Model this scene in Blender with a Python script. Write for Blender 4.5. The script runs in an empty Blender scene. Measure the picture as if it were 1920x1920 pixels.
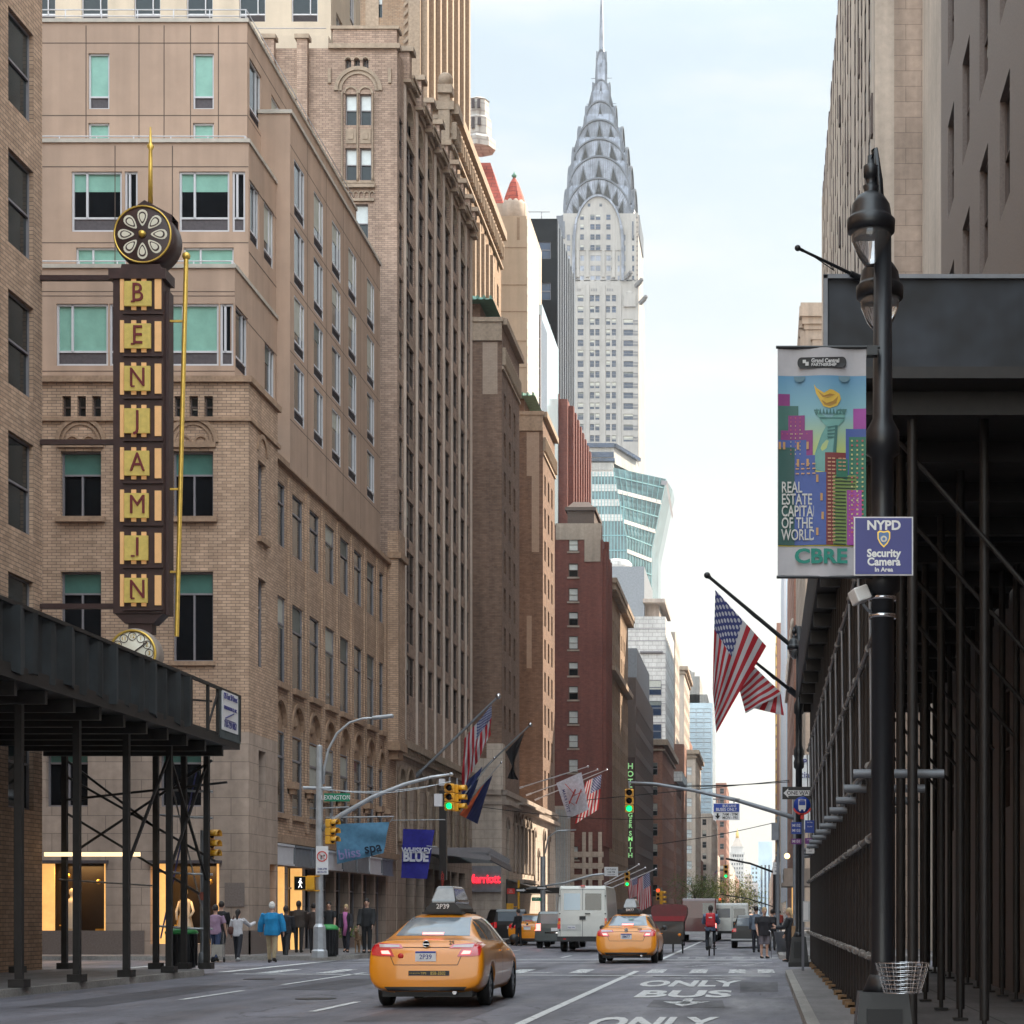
import bpy, math, random
from mathutils import Vector, Matrix
from mathutils.bvhtree import BVHTree
R = math.radians
random.seed(7)
SC = bpy.context.scene
COL = SC.collection

# ---------------------------------------------------------------- camera
F, VX, HY, EYE = 3500.0, 1430.0, 1714.0, 1.5      # metric calibration of the street: camera 1.5 m above the bus lane
cam_d = bpy.data.cameras.new('camera')
cam = bpy.data.objects.new('camera', cam_d); COL.objects.link(cam); SC.camera = cam
cam.location = (0, 0, EYE); cam.rotation_euler = (R(90), 0, 0)
cam_d.sensor_width = 36; cam_d.lens = 36 * F / 1920
cam_d.shift_x = -(VX - 960) / 1920; cam_d.shift_y = (HY - 960) / 1920
cam_d.clip_start = 0.1; cam_d.clip_end = 9000

# ---------------------------------------------------------------- sun, sky, exposure
SUN_AZ, SUN_EL = 33.0, 36.0      # azimuth measured from +X (west) towards +Y (down the street)
sd = Vector((math.cos(R(SUN_AZ)) * math.cos(R(SUN_EL)), math.sin(R(SUN_AZ)) * math.cos(R(SUN_EL)), math.sin(R(SUN_EL))))
sun_l = bpy.data.lights.new('sun', 'SUN'); sun_l.energy = 5.0; sun_l.angle = R(0.6); sun_l.color = (1.0, .87, .68)
sun = bpy.data.objects.new('sun', sun_l); COL.objects.link(sun)
sun.rotation_euler = sd.to_track_quat('Z', 'Y').to_euler()
w = bpy.data.worlds.new('World'); SC.world = w; w.use_nodes = True
nt = w.node_tree; nt.nodes.clear()
sky = nt.nodes.new('ShaderNodeTexSky'); sky.sky_type = 'NISHITA'; sky.sun_disc = False
sky.sun_elevation = R(SUN_EL); sky.sun_rotation = R(90 - SUN_AZ); sky.air_density = 1.0; sky.dust_density = 3.5; sky.ozone_density = 1.0
tc = nt.nodes.new('ShaderNodeTexCoord')
mp = nt.nodes.new('ShaderNodeMapping'); mp.inputs['Scale'].default_value = (1.0, 1.0, 4.2)
nz = nt.nodes.new('ShaderNodeTexNoise'); nz.inputs['Scale'].default_value = 5.5; nz.inputs['Detail'].default_value = 6; nz.inputs['Roughness'].default_value = .55
rp = nt.nodes.new('ShaderNodeValToRGB'); rp.color_ramp.elements[0].position = .38; rp.color_ramp.elements[1].position = .78
rp.color_ramp.elements[0].color = (.80, .80, .80, 1); rp.color_ramp.elements[1].color = (1, 1, 1, 1)
mx = nt.nodes.new('ShaderNodeMixRGB'); vr = nt.nodes.new('ShaderNodeValToRGB'); vr.color_ramp.elements[0].position = .09; vr.color_ramp.elements[0].color = (.90, .87, .76, 1); vr.color_ramp.elements[1].position = .40; vr.color_ramp.elements[1].color = (.63, .75, .83, 1)
vb = nt.nodes.new('ShaderNodeMixRGB'); vb.inputs['Color2'].default_value = (.80, .81, .78, 1)
vs_ = nt.nodes.new('ShaderNodeVectorMath'); vs_.operation = 'SCALE'; vs_.inputs['Scale'].default_value = 8.0
hs = nt.nodes.new('ShaderNodeHueSaturation'); hs.inputs['Saturation'].default_value = .7
bg = nt.nodes.new('ShaderNodeBackground'); bg.inputs['Strength'].default_value = .13
wo = nt.nodes.new('ShaderNodeOutputWorld')
L = nt.links.new
L(tc.outputs['Generated'], mp.inputs['Vector']); L(mp.outputs['Vector'], nz.inputs['Vector']); L(nz.outputs['Fac'], rp.inputs['Fac'])
L(rp.outputs['Color'], mx.inputs['Fac']); L(sky.outputs['Color'], hs.inputs['Color']); L(hs.outputs['Color'], mx.inputs['Color1'])
rp2 = nt.nodes.new('ShaderNodeValToRGB'); rp2.color_ramp.elements[0].position = .46; rp2.color_ramp.elements[1].position = .66; rp2.color_ramp.elements[1].color = (.75, .75, .75, 1); L(nz.outputs['Fac'], rp2.inputs['Fac'])
sz = nt.nodes.new('ShaderNodeSeparateXYZ'); L(tc.outputs['Generated'], sz.inputs[0])
mz = nt.nodes.new('ShaderNodeMapRange'); L(sz.outputs[2], mz.inputs['Value'])
mz.inputs['From Min'].default_value = .42; mz.inputs['From Max'].default_value = .85; mz.inputs['To Min'].default_value = .069; mz.inputs['To Max'].default_value = .15   # veil brighter overhead than near the horizon
# unseen sky behind the viewer (north) brightened to light the north-facing walls
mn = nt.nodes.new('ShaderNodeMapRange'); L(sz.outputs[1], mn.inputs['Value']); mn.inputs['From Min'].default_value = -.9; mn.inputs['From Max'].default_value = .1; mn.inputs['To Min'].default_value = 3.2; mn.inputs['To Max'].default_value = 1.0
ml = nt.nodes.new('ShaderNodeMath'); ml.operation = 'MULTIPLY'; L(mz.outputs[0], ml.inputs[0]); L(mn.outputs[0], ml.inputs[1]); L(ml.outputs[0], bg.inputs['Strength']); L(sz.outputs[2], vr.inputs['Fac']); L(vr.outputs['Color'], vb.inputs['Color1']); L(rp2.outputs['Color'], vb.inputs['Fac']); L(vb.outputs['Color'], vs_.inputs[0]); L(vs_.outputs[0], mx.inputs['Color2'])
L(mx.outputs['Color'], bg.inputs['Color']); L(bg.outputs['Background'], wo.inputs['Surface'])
SC.view_settings.view_transform = 'Standard'; SC.view_settings.look = 'None'
SC.view_settings.exposure = 1.12; SC.view_settings.gamma = 1.0; SC.view_settings.use_curve_mapping = False
SC.cycles.max_bounces = 6; SC.cycles.diffuse_bounces = 4; SC.cycles.glossy_bounces = 3; SC.cycles.transmission_bounces = 4
SC.cycles.transparent_max_bounces = 6; SC.cycles.caustics_reflective = False; SC.cycles.caustics_refractive = False
SC.cycles.volume_bounces = 0

# ---------------------------------------------------------------- helpers
def P(px, py, d):                  # a point d metres down the street, measured off the survey picture
  return Vector(((px - VX) * d / F, d, EYE + (HY - py) * d / F))
WL = {}                            # world location of every root
def tag(o, label=None, cat=None, group=None, kind=None):
  if label: o['label'] = label
  if cat: o['category'] = cat
  if group: o['group'] = group
  if kind: o['kind'] = kind
  return o
def empty(name, loc, label, cat, group=None, rz=0):
  o = bpy.data.objects.new(name, None); COL.objects.link(o); o.location = loc; o.rotation_euler = (0, 0, rz)
  o.empty_display_size = .3; WL[o.name] = Vector(loc)
  return tag(o, label, cat, group)
def copy_tree(o, parent=None):
  c = o.copy(); COL.objects.link(c); c.parent = parent; WL[c.name] = Vector(c.location)
  for ch in list(o.children): copy_tree(ch, c)
  return c
def frame(x, y, z=0, rot=0):       # local frame: X along, -Y outward, Z up
  return Matrix.Translation((x, y, z)) @ Matrix.Rotation(R(rot), 4, 'Z')

class MB:
  def __init__(s, T=None): s.v = []; s.f = []; s.m = []; s.sm = []; s.T = T; s.uv = None
  def add(s, vs, fs, m=0, smooth=False):
    b = len(s.v)
    s.v += [tuple(s.T @ Vector(p)) for p in vs] if s.T else [tuple(p) for p in vs]
    for f in fs:
      s.f.append(tuple(i + b for i in f)); s.m.append(m); s.sm.append(smooth)
    return s
  def join(s, o, T=None, mo=0):
    b = len(s.v)
    s.v += [tuple(T @ Vector(p)) for p in o.v] if T else list(o.v)
    s.f += [tuple(i + b for i in f) for f in o.f]; s.m += [m + mo for m in o.m]; s.sm += o.sm
    return s
  def box(s, x0, y0, z0, x1, y1, z1, m=0):
    if x0 > x1: x0, x1 = x1, x0
    if y0 > y1: y0, y1 = y1, y0
    if z0 > z1: z0, z1 = z1, z0
    return s.add([(x0,y0,z0),(x1,y0,z0),(x1,y1,z0),(x0,y1,z0),(x0,y0,z1),(x1,y0,z1),(x1,y1,z1),(x0,y1,z1)],
          [(0,3,2,1),(4,5,6,7),(0,1,5,4),(1,2,6,5),(2,3,7,6),(3,0,4,7)], m)
  def quad(s, a, b, c, d, m=0): return s.add([a, b, c, d], [(0, 1, 2, 3)], m)
  def cyl(s, p0, p1, r0, r1=None, n=12, m=0, cap=True, smooth=True):
    p0, p1 = Vector(p0), Vector(p1); r1 = r0 if r1 is None else r1
    z = (p1 - p0).normalized(); x = z.orthogonal().normalized(); y = z.cross(x)
    vs = []
    for p, r in ((p0, r0), (p1, r1)):
      for i in range(n):
        a = 2 * math.pi * i / n; vs.append(p + x * (r * math.cos(a)) + y * (r * math.sin(a)))
    s.add(vs, [(i, (i + 1) % n, n + (i + 1) % n, n + i) for i in range(n)], m, smooth)
    if cap:
      s.add(vs[:n], [tuple(reversed(range(n)))], m); s.add(vs[n:], [tuple(range(n))], m)
    return s
  def tube(s, pts, r, n=8, m=0, smooth=True):
    pts = [Vector(p) for p in pts]; k = len(pts); rr = r if isinstance(r, (list, tuple)) else [r] * k
    up = Vector((0, 0, 1)); vs = []; px = None
    for i, p in enumerate(pts):
      t = (pts[min(i + 1, k - 1)] - pts[max(i - 1, 0)]).normalized()
      x = (px - t * px.dot(t)).normalized() if px else (t.cross(up) if abs(t.z) < .95 else t.cross(Vector((1, 0, 0)))).normalized()
      px = x; y = t.cross(x)
      for j in range(n):
        a = 2 * math.pi * j / n; vs.append(p + x * (rr[i] * math.cos(a)) + y * (rr[i] * math.sin(a)))
    fs = [(i * n + j, i * n + (j + 1) % n, (i + 1) * n + (j + 1) % n, (i + 1) * n + j) for i in range(k - 1) for j in range(n)]
    fs += [tuple(reversed(range(n))), tuple(range((k - 1) * n, k * n))]
    return s.add(vs, fs, m, smooth)
  def lathe(s, prof, c=(0, 0, 0), n=24, m=0, smooth=True, axis='Z'):
    vs = []; c = Vector(c)
    for r, z in prof:
      for j in range(n):
        a = 2 * math.pi * j / n
        q = (r * math.cos(a), r * math.sin(a), z) if axis == 'Z' else (r * math.cos(a), z, r * math.sin(a))
        vs.append(c + Vector(q))
    k = len(prof); rg = k == 4 and prof[0][0] == prof[3][0] and prof[1][0] == prof[2][0]
    fs = [(i * n + j, i * n + (j + 1) % n, ((i + 1) % k) * n + (j + 1) % n, ((i + 1) % k) * n + j) for i in range(k if rg else k - 1) for j in range(n)]
    if not rg: fs += [tuple(reversed(range(n))), tuple(range((k - 1) * n, k * n))]
    return s.add(vs, fs, m, smooth)
  def prism(s, poly, a, b, axis='Y', m=0):   # poly of (u,v): axis Y -> (x,z); X -> (y,z); Z -> (x,y)
    def q(u, v, t): return {'Y': (u, t, v), 'X': (t, u, v), 'Z': (u, v, t)}[axis]
    n = len(poly)
    vs = [q(u, v, a) for u, v in poly] + [q(u, v, b) for u, v in poly]
    return s.add(vs, [tuple(range(n)), tuple(reversed(range(n, 2 * n)))] + [(i, i + n, (i + 1) % n + n, (i + 1) % n) for i in range(n)], m)
  def ball(s, c, r, n=12, m=0, sc=(1, 1, 1)):
    k = max(5, n // 2); prof = [(r * math.sin(math.pi * i / k), -r * math.cos(math.pi * i / k)) for i in range(k + 1)]
    o = MB(); o.lathe([(max(a, 1e-4), b) for a, b in prof], n=n, m=m)
    return s.join(o, (s.T or Matrix()) @ Matrix.Translation(c) @ Matrix.Diagonal((*sc, 1)))
  def bar(s, a, b, w, h=None, m=0):           # square section bar between two points
    a, b = Vector(a), Vector(b); h = h or w; t = (b - a).normalized()
    x = t.cross(Vector((0, 0, 1))) if abs(t.z) < .98 else t.cross(Vector((0, 1, 0))); x.normalize(); y = x.cross(t)
    vs = [p + x * (i * w / 2) + y * (j * h / 2) for p in (a, b) for i, j in ((-1, -1), (1, -1), (1, 1), (-1, 1))]
    return s.add(vs, [(3, 2, 1, 0), (4, 5, 6, 7), (0, 1, 5, 4), (1, 2, 6, 5), (2, 3, 7, 6), (3, 0, 4, 7)], m)
  def mesh(s, name, mats, origin=None):
    me = bpy.data.meshes.new(name); o = Vector(origin) if origin is not None else None
    vs = [(p[0] - o.x, p[1] - o.y, p[2] - o.z) for p in s.v] if o else s.v
    me.from_pydata(vs, [], s.f)
    for m in (mats if isinstance(mats, (list, tuple)) else [mats]): me.materials.append(m)
    me.polygons.foreach_set('material_index', s.m); me.polygons.foreach_set('use_smooth', s.sm)
    box_uv(me, s.uv)
    me.update(); return me
  def build(s, name, mats, parent=None, loc=None, world=True, **kw):
    org = WL.get(parent.name) if (parent and world) else (loc if loc is not None else None)
    o = bpy.data.objects.new(name, s.mesh(name, mats, org)); COL.objects.link(o)
    if parent: o.parent = parent
    elif loc is not None: o.location = loc
    WL[o.name] = Vector(org) if org is not None else Vector((0, 0, 0))
    if parent and world: o.location = (0, 0, 0)
    return tag(o, **kw)
def box_uv(me, custom=None):        # metric box-projected UVs
  uvl = me.uv_layers.new(name='UVMap').data
  if custom:
    for l in me.loops: uvl[l.index].uv = custom[l.vertex_index]
    return
  vs = me.vertices; lp = me.loops; out = [0.0] * (2 * len(lp))
  for p in me.polygons:
    n = p.normal; ax, ay, az = abs(n.x), abs(n.y), abs(n.z)
    for i in p.loop_indices:
      c = vs[lp[i].vertex_index].co
      if az > ax and az > ay: u, v = c.x, c.y
      elif ax > ay: u, v = c.y, c.z
      else: u, v = c.x, c.z
      out[2 * i] = u; out[2 * i + 1] = v
  uvl.foreach_set('uv', out)

TMP = bpy.data.scenes.new('tmp_eval')
def tmp_dg():
  with bpy.context.temp_override(scene=TMP, view_layer=TMP.view_layers[0]):
    dg = bpy.context.evaluated_depsgraph_get(); dg.update(); return dg
def bake(mb, mods, name='baked', mats=()):    # evaluate modifiers into plain geometry, returned as MB
  me = mb.mesh('t', list(mats)); o = bpy.data.objects.new('t', me); TMP.collection.objects.link(o)
  extra = []
  for t, kw in mods:
    md = o.modifiers.new(t, t)
    for k, val in kw.items():
      if k == 'cutter':
        co = bpy.data.objects.new('c', val.mesh('c', [])); TMP.collection.objects.link(co); md.object = co; extra.append(co)
      else: setattr(md, k, val)
  dg = tmp_dg()
  ev = bpy.data.meshes.new_from_object(o.evaluated_get(dg))
  r = MB(); r.v = [tuple(q.co) for q in ev.vertices]; r.f = [tuple(p.vertices) for p in ev.polygons]
  r.m = [p.material_index for p in ev.polygons]; r.sm = [p.use_smooth for p in ev.polygons]
  for q in [o] + extra: bpy.data.objects.remove(q)
  bpy.data.meshes.remove(ev)
  return r
_tx = {}
def text_mb(s, size=1, bold=0.0, extrude=.004, align='CENTER', shear=0, sx=1.0):
  k = (s, bold, align, shear)
  if k not in _tx:
    c = bpy.data.curves.new('t', 'FONT'); c.body = s; c.size = 1; c.offset = bold; c.extrude = .02; c.align_x = align; c.align_y = 'CENTER'; c.shear = shear; c.resolution_u = 3
    o = bpy.data.objects.new('t', c); TMP.collection.objects.link(o)
    dg = tmp_dg()
    ev = bpy.data.meshes.new_from_object(o.evaluated_get(dg))
    r = MB(); r.v = [tuple(q.co) for q in ev.vertices]; r.f = [tuple(p.vertices) for p in ev.polygons]
    r.m = [0] * len(r.f); r.sm = [False] * len(r.f)
    bpy.data.objects.remove(o); bpy.data.meshes.remove(ev); _tx[k] = r
  o = _tx[k]; r = MB()
  r.v = [(p[0] * size * sx, p[1] * size, p[2] / .02 * extrude) for p in o.v]; r.f = list(o.f); r.m = list(o.m); r.sm = list(o.sm)
  return r
def put_text(mb, s, c, size, rot=0, bold=.0, m=0, flat=False, align='CENTER', ext=.004, shear=0, sx=1.0):
  t = text_mb(s, size, bold, ext, align, shear, sx)
  T = Matrix.Translation(c) @ (Matrix() if flat else Matrix.Rotation(R(rot), 4, 'Z') @ Matrix.Rotation(R(90), 4, 'X'))
  return mb.join(t, (mb.T or Matrix()) @ T, m)

# ---------------------------------------------------------------- materials
def mat(name, col, rough=.6, metal=0., var=.12, scale=3., bump=0., brick=None, emit=None, es=1., streak=0., ior=None, coat=0., coord='UV', trans=0., stone=None, detail=4, mort=.11, corr=None, alpha=None):
  m = bpy.data.materials.new(name); m.use_nodes = True; n = m.node_tree.nodes; l = m.node_tree.links.new
  b = n['Principled BSDF']; b.inputs['Roughness'].default_value = rough; b.inputs['Metallic'].default_value = metal
  if ior: b.inputs['IOR'].default_value = ior
  if coat: b.inputs['Coat Weight'].default_value = coat; b.inputs['Coat Roughness'].default_value = .04
  if trans: b.inputs['Transmission Weight'].default_value = trans
  if alpha is not None: b.inputs['Alpha'].default_value = alpha
  if emit:
    b.inputs['Emission Color'].default_value = (*emit, 1); b.inputs['Emission Strength'].default_value = es
  t = n.new('ShaderNodeTexCoord'); src = t.outputs[coord]
  c = n.new('ShaderNodeRGB'); c.outputs[0].default_value = (*col, 1); out = c.outputs[0]; h = None
  def mixc(a, bb, fac, mode='MIX'):
    x = n.new('ShaderNodeMix'); x.data_type = 'RGBA'; x.blend_type = mode
    if isinstance(fac, (int, float)): x.inputs[0].default_value = fac
    else: l(fac, x.inputs[0])
    for k, q in ((6, a), (7, bb)):
      if isinstance(q, tuple): x.inputs[k].default_value = (*q, 1)
      else: l(q, x.inputs[k])
    return x.outputs[2]
  if brick:
    bt = n.new('ShaderNodeTexBrick'); l(src, bt.inputs['Vector']); bt.inputs['Scale'].default_value = 1
    bw, bh, c2, mc = brick
    bt.inputs['Brick Width'].default_value = bw; bt.inputs['Row Height'].default_value = bh; bt.inputs['Mortar Size'].default_value = bh * mort
    bt.inputs['Mortar Smooth'].default_value = .3; bt.inputs['Bias'].default_value = -.25
    bt.inputs['Color1'].default_value = (*col, 1); bt.inputs['Color2'].default_value = (*c2, 1); bt.inputs['Mortar'].default_value = (*mc, 1)
    out = bt.outputs['Color']; h = bt.outputs['Fac']
  if var:
    z = n.new('ShaderNodeTexNoise'); z.inputs['Scale'].default_value = scale; z.inputs['Detail'].default_value = detail; z.inputs['Roughness'].default_value = .6; l(src, z.inputs['Vector'])
    mr = n.new('ShaderNodeMapRange'); mr.inputs['From Min'].default_value = .3; mr.inputs['From Max'].default_value = .7
    mr.inputs['To Min'].default_value = 1 - var; mr.inputs['To Max'].default_value = 1 + var; l(z.outputs['Fac'], mr.inputs['Value'])
    out = mixc(out, mr.outputs[0], 1.0, 'MULTIPLY')
  if streak:
    mpn = n.new('ShaderNodeMapping'); mpn.inputs['Scale'].default_value = (1.6, .09, 1); l(src, mpn.inputs['Vector'])
    z = n.new('ShaderNodeTexNoise'); z.inputs['Scale'].default_value = 1.; z.inputs['Detail'].default_value = 5; l(mpn.outputs[0], z.inputs['Vector'])
    mr = n.new('ShaderNodeMapRange'); mr.inputs['From Min'].default_value = .35; mr.inputs['From Max'].default_value = .7
    mr.inputs['To Min'].default_value = 1.05; mr.inputs['To Max'].default_value = 1 - streak; l(z.outputs['Fac'], mr.inputs['Value'])
    out = mixc(out, mr.outputs[0], 1.0, 'MULTIPLY')
    z2 = n.new('ShaderNodeTexNoise'); z2.inputs['Scale'].default_value = .14; z2.inputs['Detail'].default_value = 3; l(src, z2.inputs['Vector'])
    mr2 = n.new('ShaderNodeMapRange'); mr2.inputs['From Min'].default_value = .35; mr2.inputs['From Max'].default_value = .65
    mr2.inputs['To Min'].default_value = 1 - streak * .6; mr2.inputs['To Max'].default_value = 1 + streak * .4; l(z2.outputs['Fac'], mr2.inputs['Value'])
    out = mixc(out, mr2.outputs[0], 1.0, 'MULTIPLY')
  l(out, b.inputs['Base Color'])
  if bump:
    bp = n.new('ShaderNodeBump'); bp.inputs['Strength'].default_value = bump; bp.inputs['Distance'].default_value = .01
    if h is not None:
      iv = n.new('ShaderNodeMath'); iv.operation = 'SUBTRACT'; iv.inputs[0].default_value = 1; l(h, iv.inputs[1]); l(iv.outputs[0], bp.inputs['Height'])
    else:
      z3 = n.new('ShaderNodeTexNoise'); z3.inputs['Scale'].default_value = scale * 6; z3.inputs['Detail'].default_value = 4; l(src, z3.inputs['Vector']); l(z3.outputs['Fac'], bp.inputs['Height'])
    l(bp.outputs[0], b.inputs['Normal'])
  return m
m_ = {}
def MT(k, *a, **kw):
  m_[k] = mat(k, *a, **kw); return m_[k]
tan2, mort = (.36, .235, .135), (.30, .24, .18)
MT('brick_tan', (.55, .365, .25), .85, brick=(.3, .1, (.36, .225, .15), (.19, .135, .10)), streak=.25, var=.10, bump=.4)
MT('brick_hotel', (.47, .325, .25), .85, brick=(.3, .1, (.29, .19, .145), (.20, .145, .11)), streak=.28, var=.12, bump=.4)
MT('brick_brown', (.23, .14, .10), .88, brick=(.34, .11, (.15, .082, .052), (.13, .095, .075)), streak=.22, var=.18, bump=.3)
MT('brick_shelton', (.35, .24, .165), .88, brick=(.34, .12, (.28, .17, .105), (.2, .15, .11)), streak=.25, var=.15, bump=.3)
MT('brick_red', (.20, .062, .048), .88, brick=(.36, .12, (.145, .042, .036), (.14, .08, .07)), streak=.18, var=.15)
MT('brick_far', (.32, .15, .10), .9, brick=(.5, .2, (.26, .11, .08), (.25, .16, .12)), streak=.15)
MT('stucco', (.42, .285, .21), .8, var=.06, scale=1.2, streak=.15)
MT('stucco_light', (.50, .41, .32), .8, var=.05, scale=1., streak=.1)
MT('seam', (.10, .07, .055), .9)
MT('coping', (.48, .42, .36), .7, var=.12, streak=.15)
MT('stone', (.42, .315, .25), .8, brick=(1.2, .6, (.36, .27, .215), (.20, .15, .12)), var=.12, streak=.3, bump=.2, mort=.02)
MT('stone_light', (.52, .43, .36), .8, brick=(1.2, .6, (.47, .39, .33), (.30, .24, .20)), var=.12, streak=.25, mort=.02)
MT('trim', (.36, .27, .20), .8, var=.2, scale=5, streak=.2)
MT('terracotta', (.36, .23, .15), .85, var=.22, scale=7, streak=.25)
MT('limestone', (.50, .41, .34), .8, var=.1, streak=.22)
MT('pier_light', (.60, .49, .42), .8, var=.12, streak=.3)
MT('shade_cream', (.42, .41, .36), .6, var=.1)
MT('shade_dark', (.12, .13, .12), .5, var=.2)
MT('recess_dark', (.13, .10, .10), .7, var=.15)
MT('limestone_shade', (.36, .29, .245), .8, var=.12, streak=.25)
MT('white_brick', (.58, .55, .52), .8, var=.06, streak=.2, brick=(1.6, .8, (.54, .51, .48), (.42, .38, .36)))
MT('concrete', (.36, .34, .32), .85, var=.15, streak=.25)
MT('granite', (.16, .125, .11), .5, var=.2, scale=20)
MT('glass', (.016, .022, .024), .06, var=.6, scale=.35, ior=1.5)
MT('glass_dark', (.009, .010, .012), .12, var=.3, scale=.5, ior=1.22)
MT('glass_green', (.08, .19, .16), .10, var=.25, scale=.8, ior=1.5)
MT('curtain_green', (.22, .42, .34), .35, var=.12, scale=2, ior=1.6)
MT('glass_blue', (.018, .034, .07), .1, var=.6, scale=.3, ior=1.5)
MT('glass_teal', (.07, .13, .14), .1, var=.6, scale=.25, ior=1.6)
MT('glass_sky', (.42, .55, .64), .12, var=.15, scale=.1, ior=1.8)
MT('blind_pane', (.55, .58, .58), .25, var=.15, scale=1.2, ior=1.6)
MT('frame_white', (.55, .53, .55), .5, var=.06)
MT('frame_steel', (.12, .12, .14), .5, var=.1)
MT('frame_grey', (.22, .20, .21), .5, var=.08)
MT('frame_brown', (.10, .07, .06), .6, var=.1)
MT('grille', (.075, .06, .065), .6, var=.2, scale=9)
MT('metal_grey', (.20, .21, .23), .5, metal=.3, var=.15)
MT('metal_silver', (.42, .43, .45), .42, metal=.55, var=.15, scale=4)
MT('black_paint', (.007, .0065, .008), .38, var=.2, coord='Object', ior=1.5)
MT('lamp_black', (.006, .007, .010), .42, var=.15, coord='Object', coat=.1)
MT('pipe_black', (.014, .011, .010), .55, var=.35, scale=6, coord='Object')
MT('pipe_grey', (.20, .185, .175), .45, metal=.4, var=.3, scale=7, coord='Object')
MT('netting', (.022, .027, .03), .75, var=.6, scale=1.3, streak=.5)
MT('ply_black', (.016, .02, .028), .6, var=.95, scale=1.2, detail=2, streak=.4)
MT('wood', (.22, .13, .065), .8, var=.3, scale=10, coord='Object')
MT('steel_crown', (.19, .20, .235), .33, metal=.6, var=.4, scale=.3, streak=.45)
MT('steel_dark', (.08, .085, .10), .4, metal=.6, var=.2, scale=.3)
MT('chrysler_brick', (.30, .28, .265), .85, var=.05, scale=.3, streak=.12)
MT('chrysler_grey', (.14, .135, .14), .85, var=.1, scale=.3)
MT('copper_green', (.13, .27, .215), .7, var=.2, scale=3)
MT('tile_red', (.42, .085, .055), .75, var=.2, scale=2, brick=(1.5, .5, (.36, .07, .05), (.22, .05, .04)))
MT('gold', (.72, .47, .10), .35, metal=.6, var=.15, scale=6, coord='Object')
MT('sign_brown', (.045, .020, .018), .45, var=.25, scale=3)
MT('sign_yellow', (.50, .38, .10), .5, var=.16, scale=6, emit=(.7, .48, .12), es=.08)
MT('sign_lamp', (.66, .38, .18), .5, emit=(1, .55, .2), es=.10, var=.08)
MT('sign_red', (.16, .015, .02), .5)
MT('cream', (.74, .68, .55), .5, var=.06)
MT('white_paint', (.78, .78, .76), .45, var=.05)
MT('black_matte', (.012, .012, .013), .8, var=.1)
MT('shop_black', (.02, .016, .015), .35, var=.2)
MT('signal_yellow', (.70, .34, .02), .4, var=.1, coat=.2, coord='Object')
MT('light_green', (.0, .5, .25), .4, emit=(.0, 1, .22), es=.9, var=0)
MT('light_red', (.6, .02, .01), .4, emit=(1, .05, .02), es=1.5, var=0)
MT('light_white', (.9, .9, .9), .4, emit=(1, .96, .9), es=1.2, var=0)
MT('light_warm', (.9, .6, .3), .4, emit=(1, .55, .18), es=3, var=0)
MT('shop_warm', (.75, .45, .16), .5, emit=(1, .52, .16), es=.42, var=.3, scale=1.5)
MT('neon_red', (.6, .01, .02), .4, emit=(1, .02, .04), es=1.2, var=0)
MT('neon_green', (.3, .8, .3), .4, emit=(.55, 1, .45), es=.16, var=0)
MT('sign_green', (.0, .20, .10), .45, var=.05)
MT('sign_white', (.72, .70, .70), .45, var=.05)
MT('sign_blue', (.015, .05, .30), .45, var=.05)
MT('sign_navy', (.045, .05, .22), .4, var=.06)
MT('sign_purple', (.16, .03, .20), .45, var=.05)
MT('sign_redp', (.6, .03, .02), .45, var=.05)
MT('taxi_yellow', (.80, .265, .002), .3, var=.04, coat=.8, coord='Object')
MT('car_white', (.62, .61, .57), .4, var=.05, coat=.5, coord='Object')
MT('car_black', (.006, .006, .008), .3, coat=.6, coord='Object')
MT('car_grey', (.075, .085, .085), .3, metal=.4, coat=1., coord='Object')
MT('car_red', (.09, .006, .01), .3, coat=.8, coord='Object')
MT('car_glass', (.02, .023, .027), .04, var=0, ior=1.7, coord='Object')
MT('car_glass_light', (.16, .20, .24), .05, var=.1, ior=2.2, coord='Object')  # sky reflection of the rear windows put into a pale glass colour
MT('rubber', (.014, .013, .013), .75, var=.2, scale=10, coord='Object')
MT('plastic_black', (.018, .018, .02), .5, coord='Object')
MT('chrome', (.6, .6, .62), .15, metal=1., coord='Object')
MT('rim', (.33, .33, .35), .3, metal=.8, coord='Object')
MT('tail_red', (.22, .004, .008), .15, coat=1., coord='Object', emit=(1, .02, .03), es=.12, var=0)
MT('tail_lit', (.6, .02, .02), .2, emit=(1, .16, .14), es=2.6, var=0)
MT('tail_clear', (.42, .34, .34), .12, coat=1., coord='Object')
MT('amber', (.8, .25, .02), .3, coord='Object')
MT('silver_red', (.6, .6, .6), .3, metal=.6, coord='Object')
MT('skin', (.50, .29, .21), .55, var=.08, coord='Object')
MT('skin_dark', (.12, .065, .045), .55, coord='Object')
MT('hair_dark', (.018, .012, .01), .6, coord='Object')
MT('hair_blond', (.42, .29, .15), .6, coord='Object')
MT('hair_white', (.65, .62, .58), .7, coord='Object')
MT('leaf', (.13, .17, .035), .7, var=.4, scale=.6, coord='Object')
MT('leaf_lit', (.30, .32, .04), .7, var=.4, scale=.6, coord='Object')
MT('bark', (.06, .045, .035), .9, coord='Object')
_cl = {}
def cloth(c, r=.85):
  if c not in _cl: _cl[c] = mat('cloth', c, r, var=.18, scale=5, coord='Object', bump=.15)
  return _cl[c]
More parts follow.
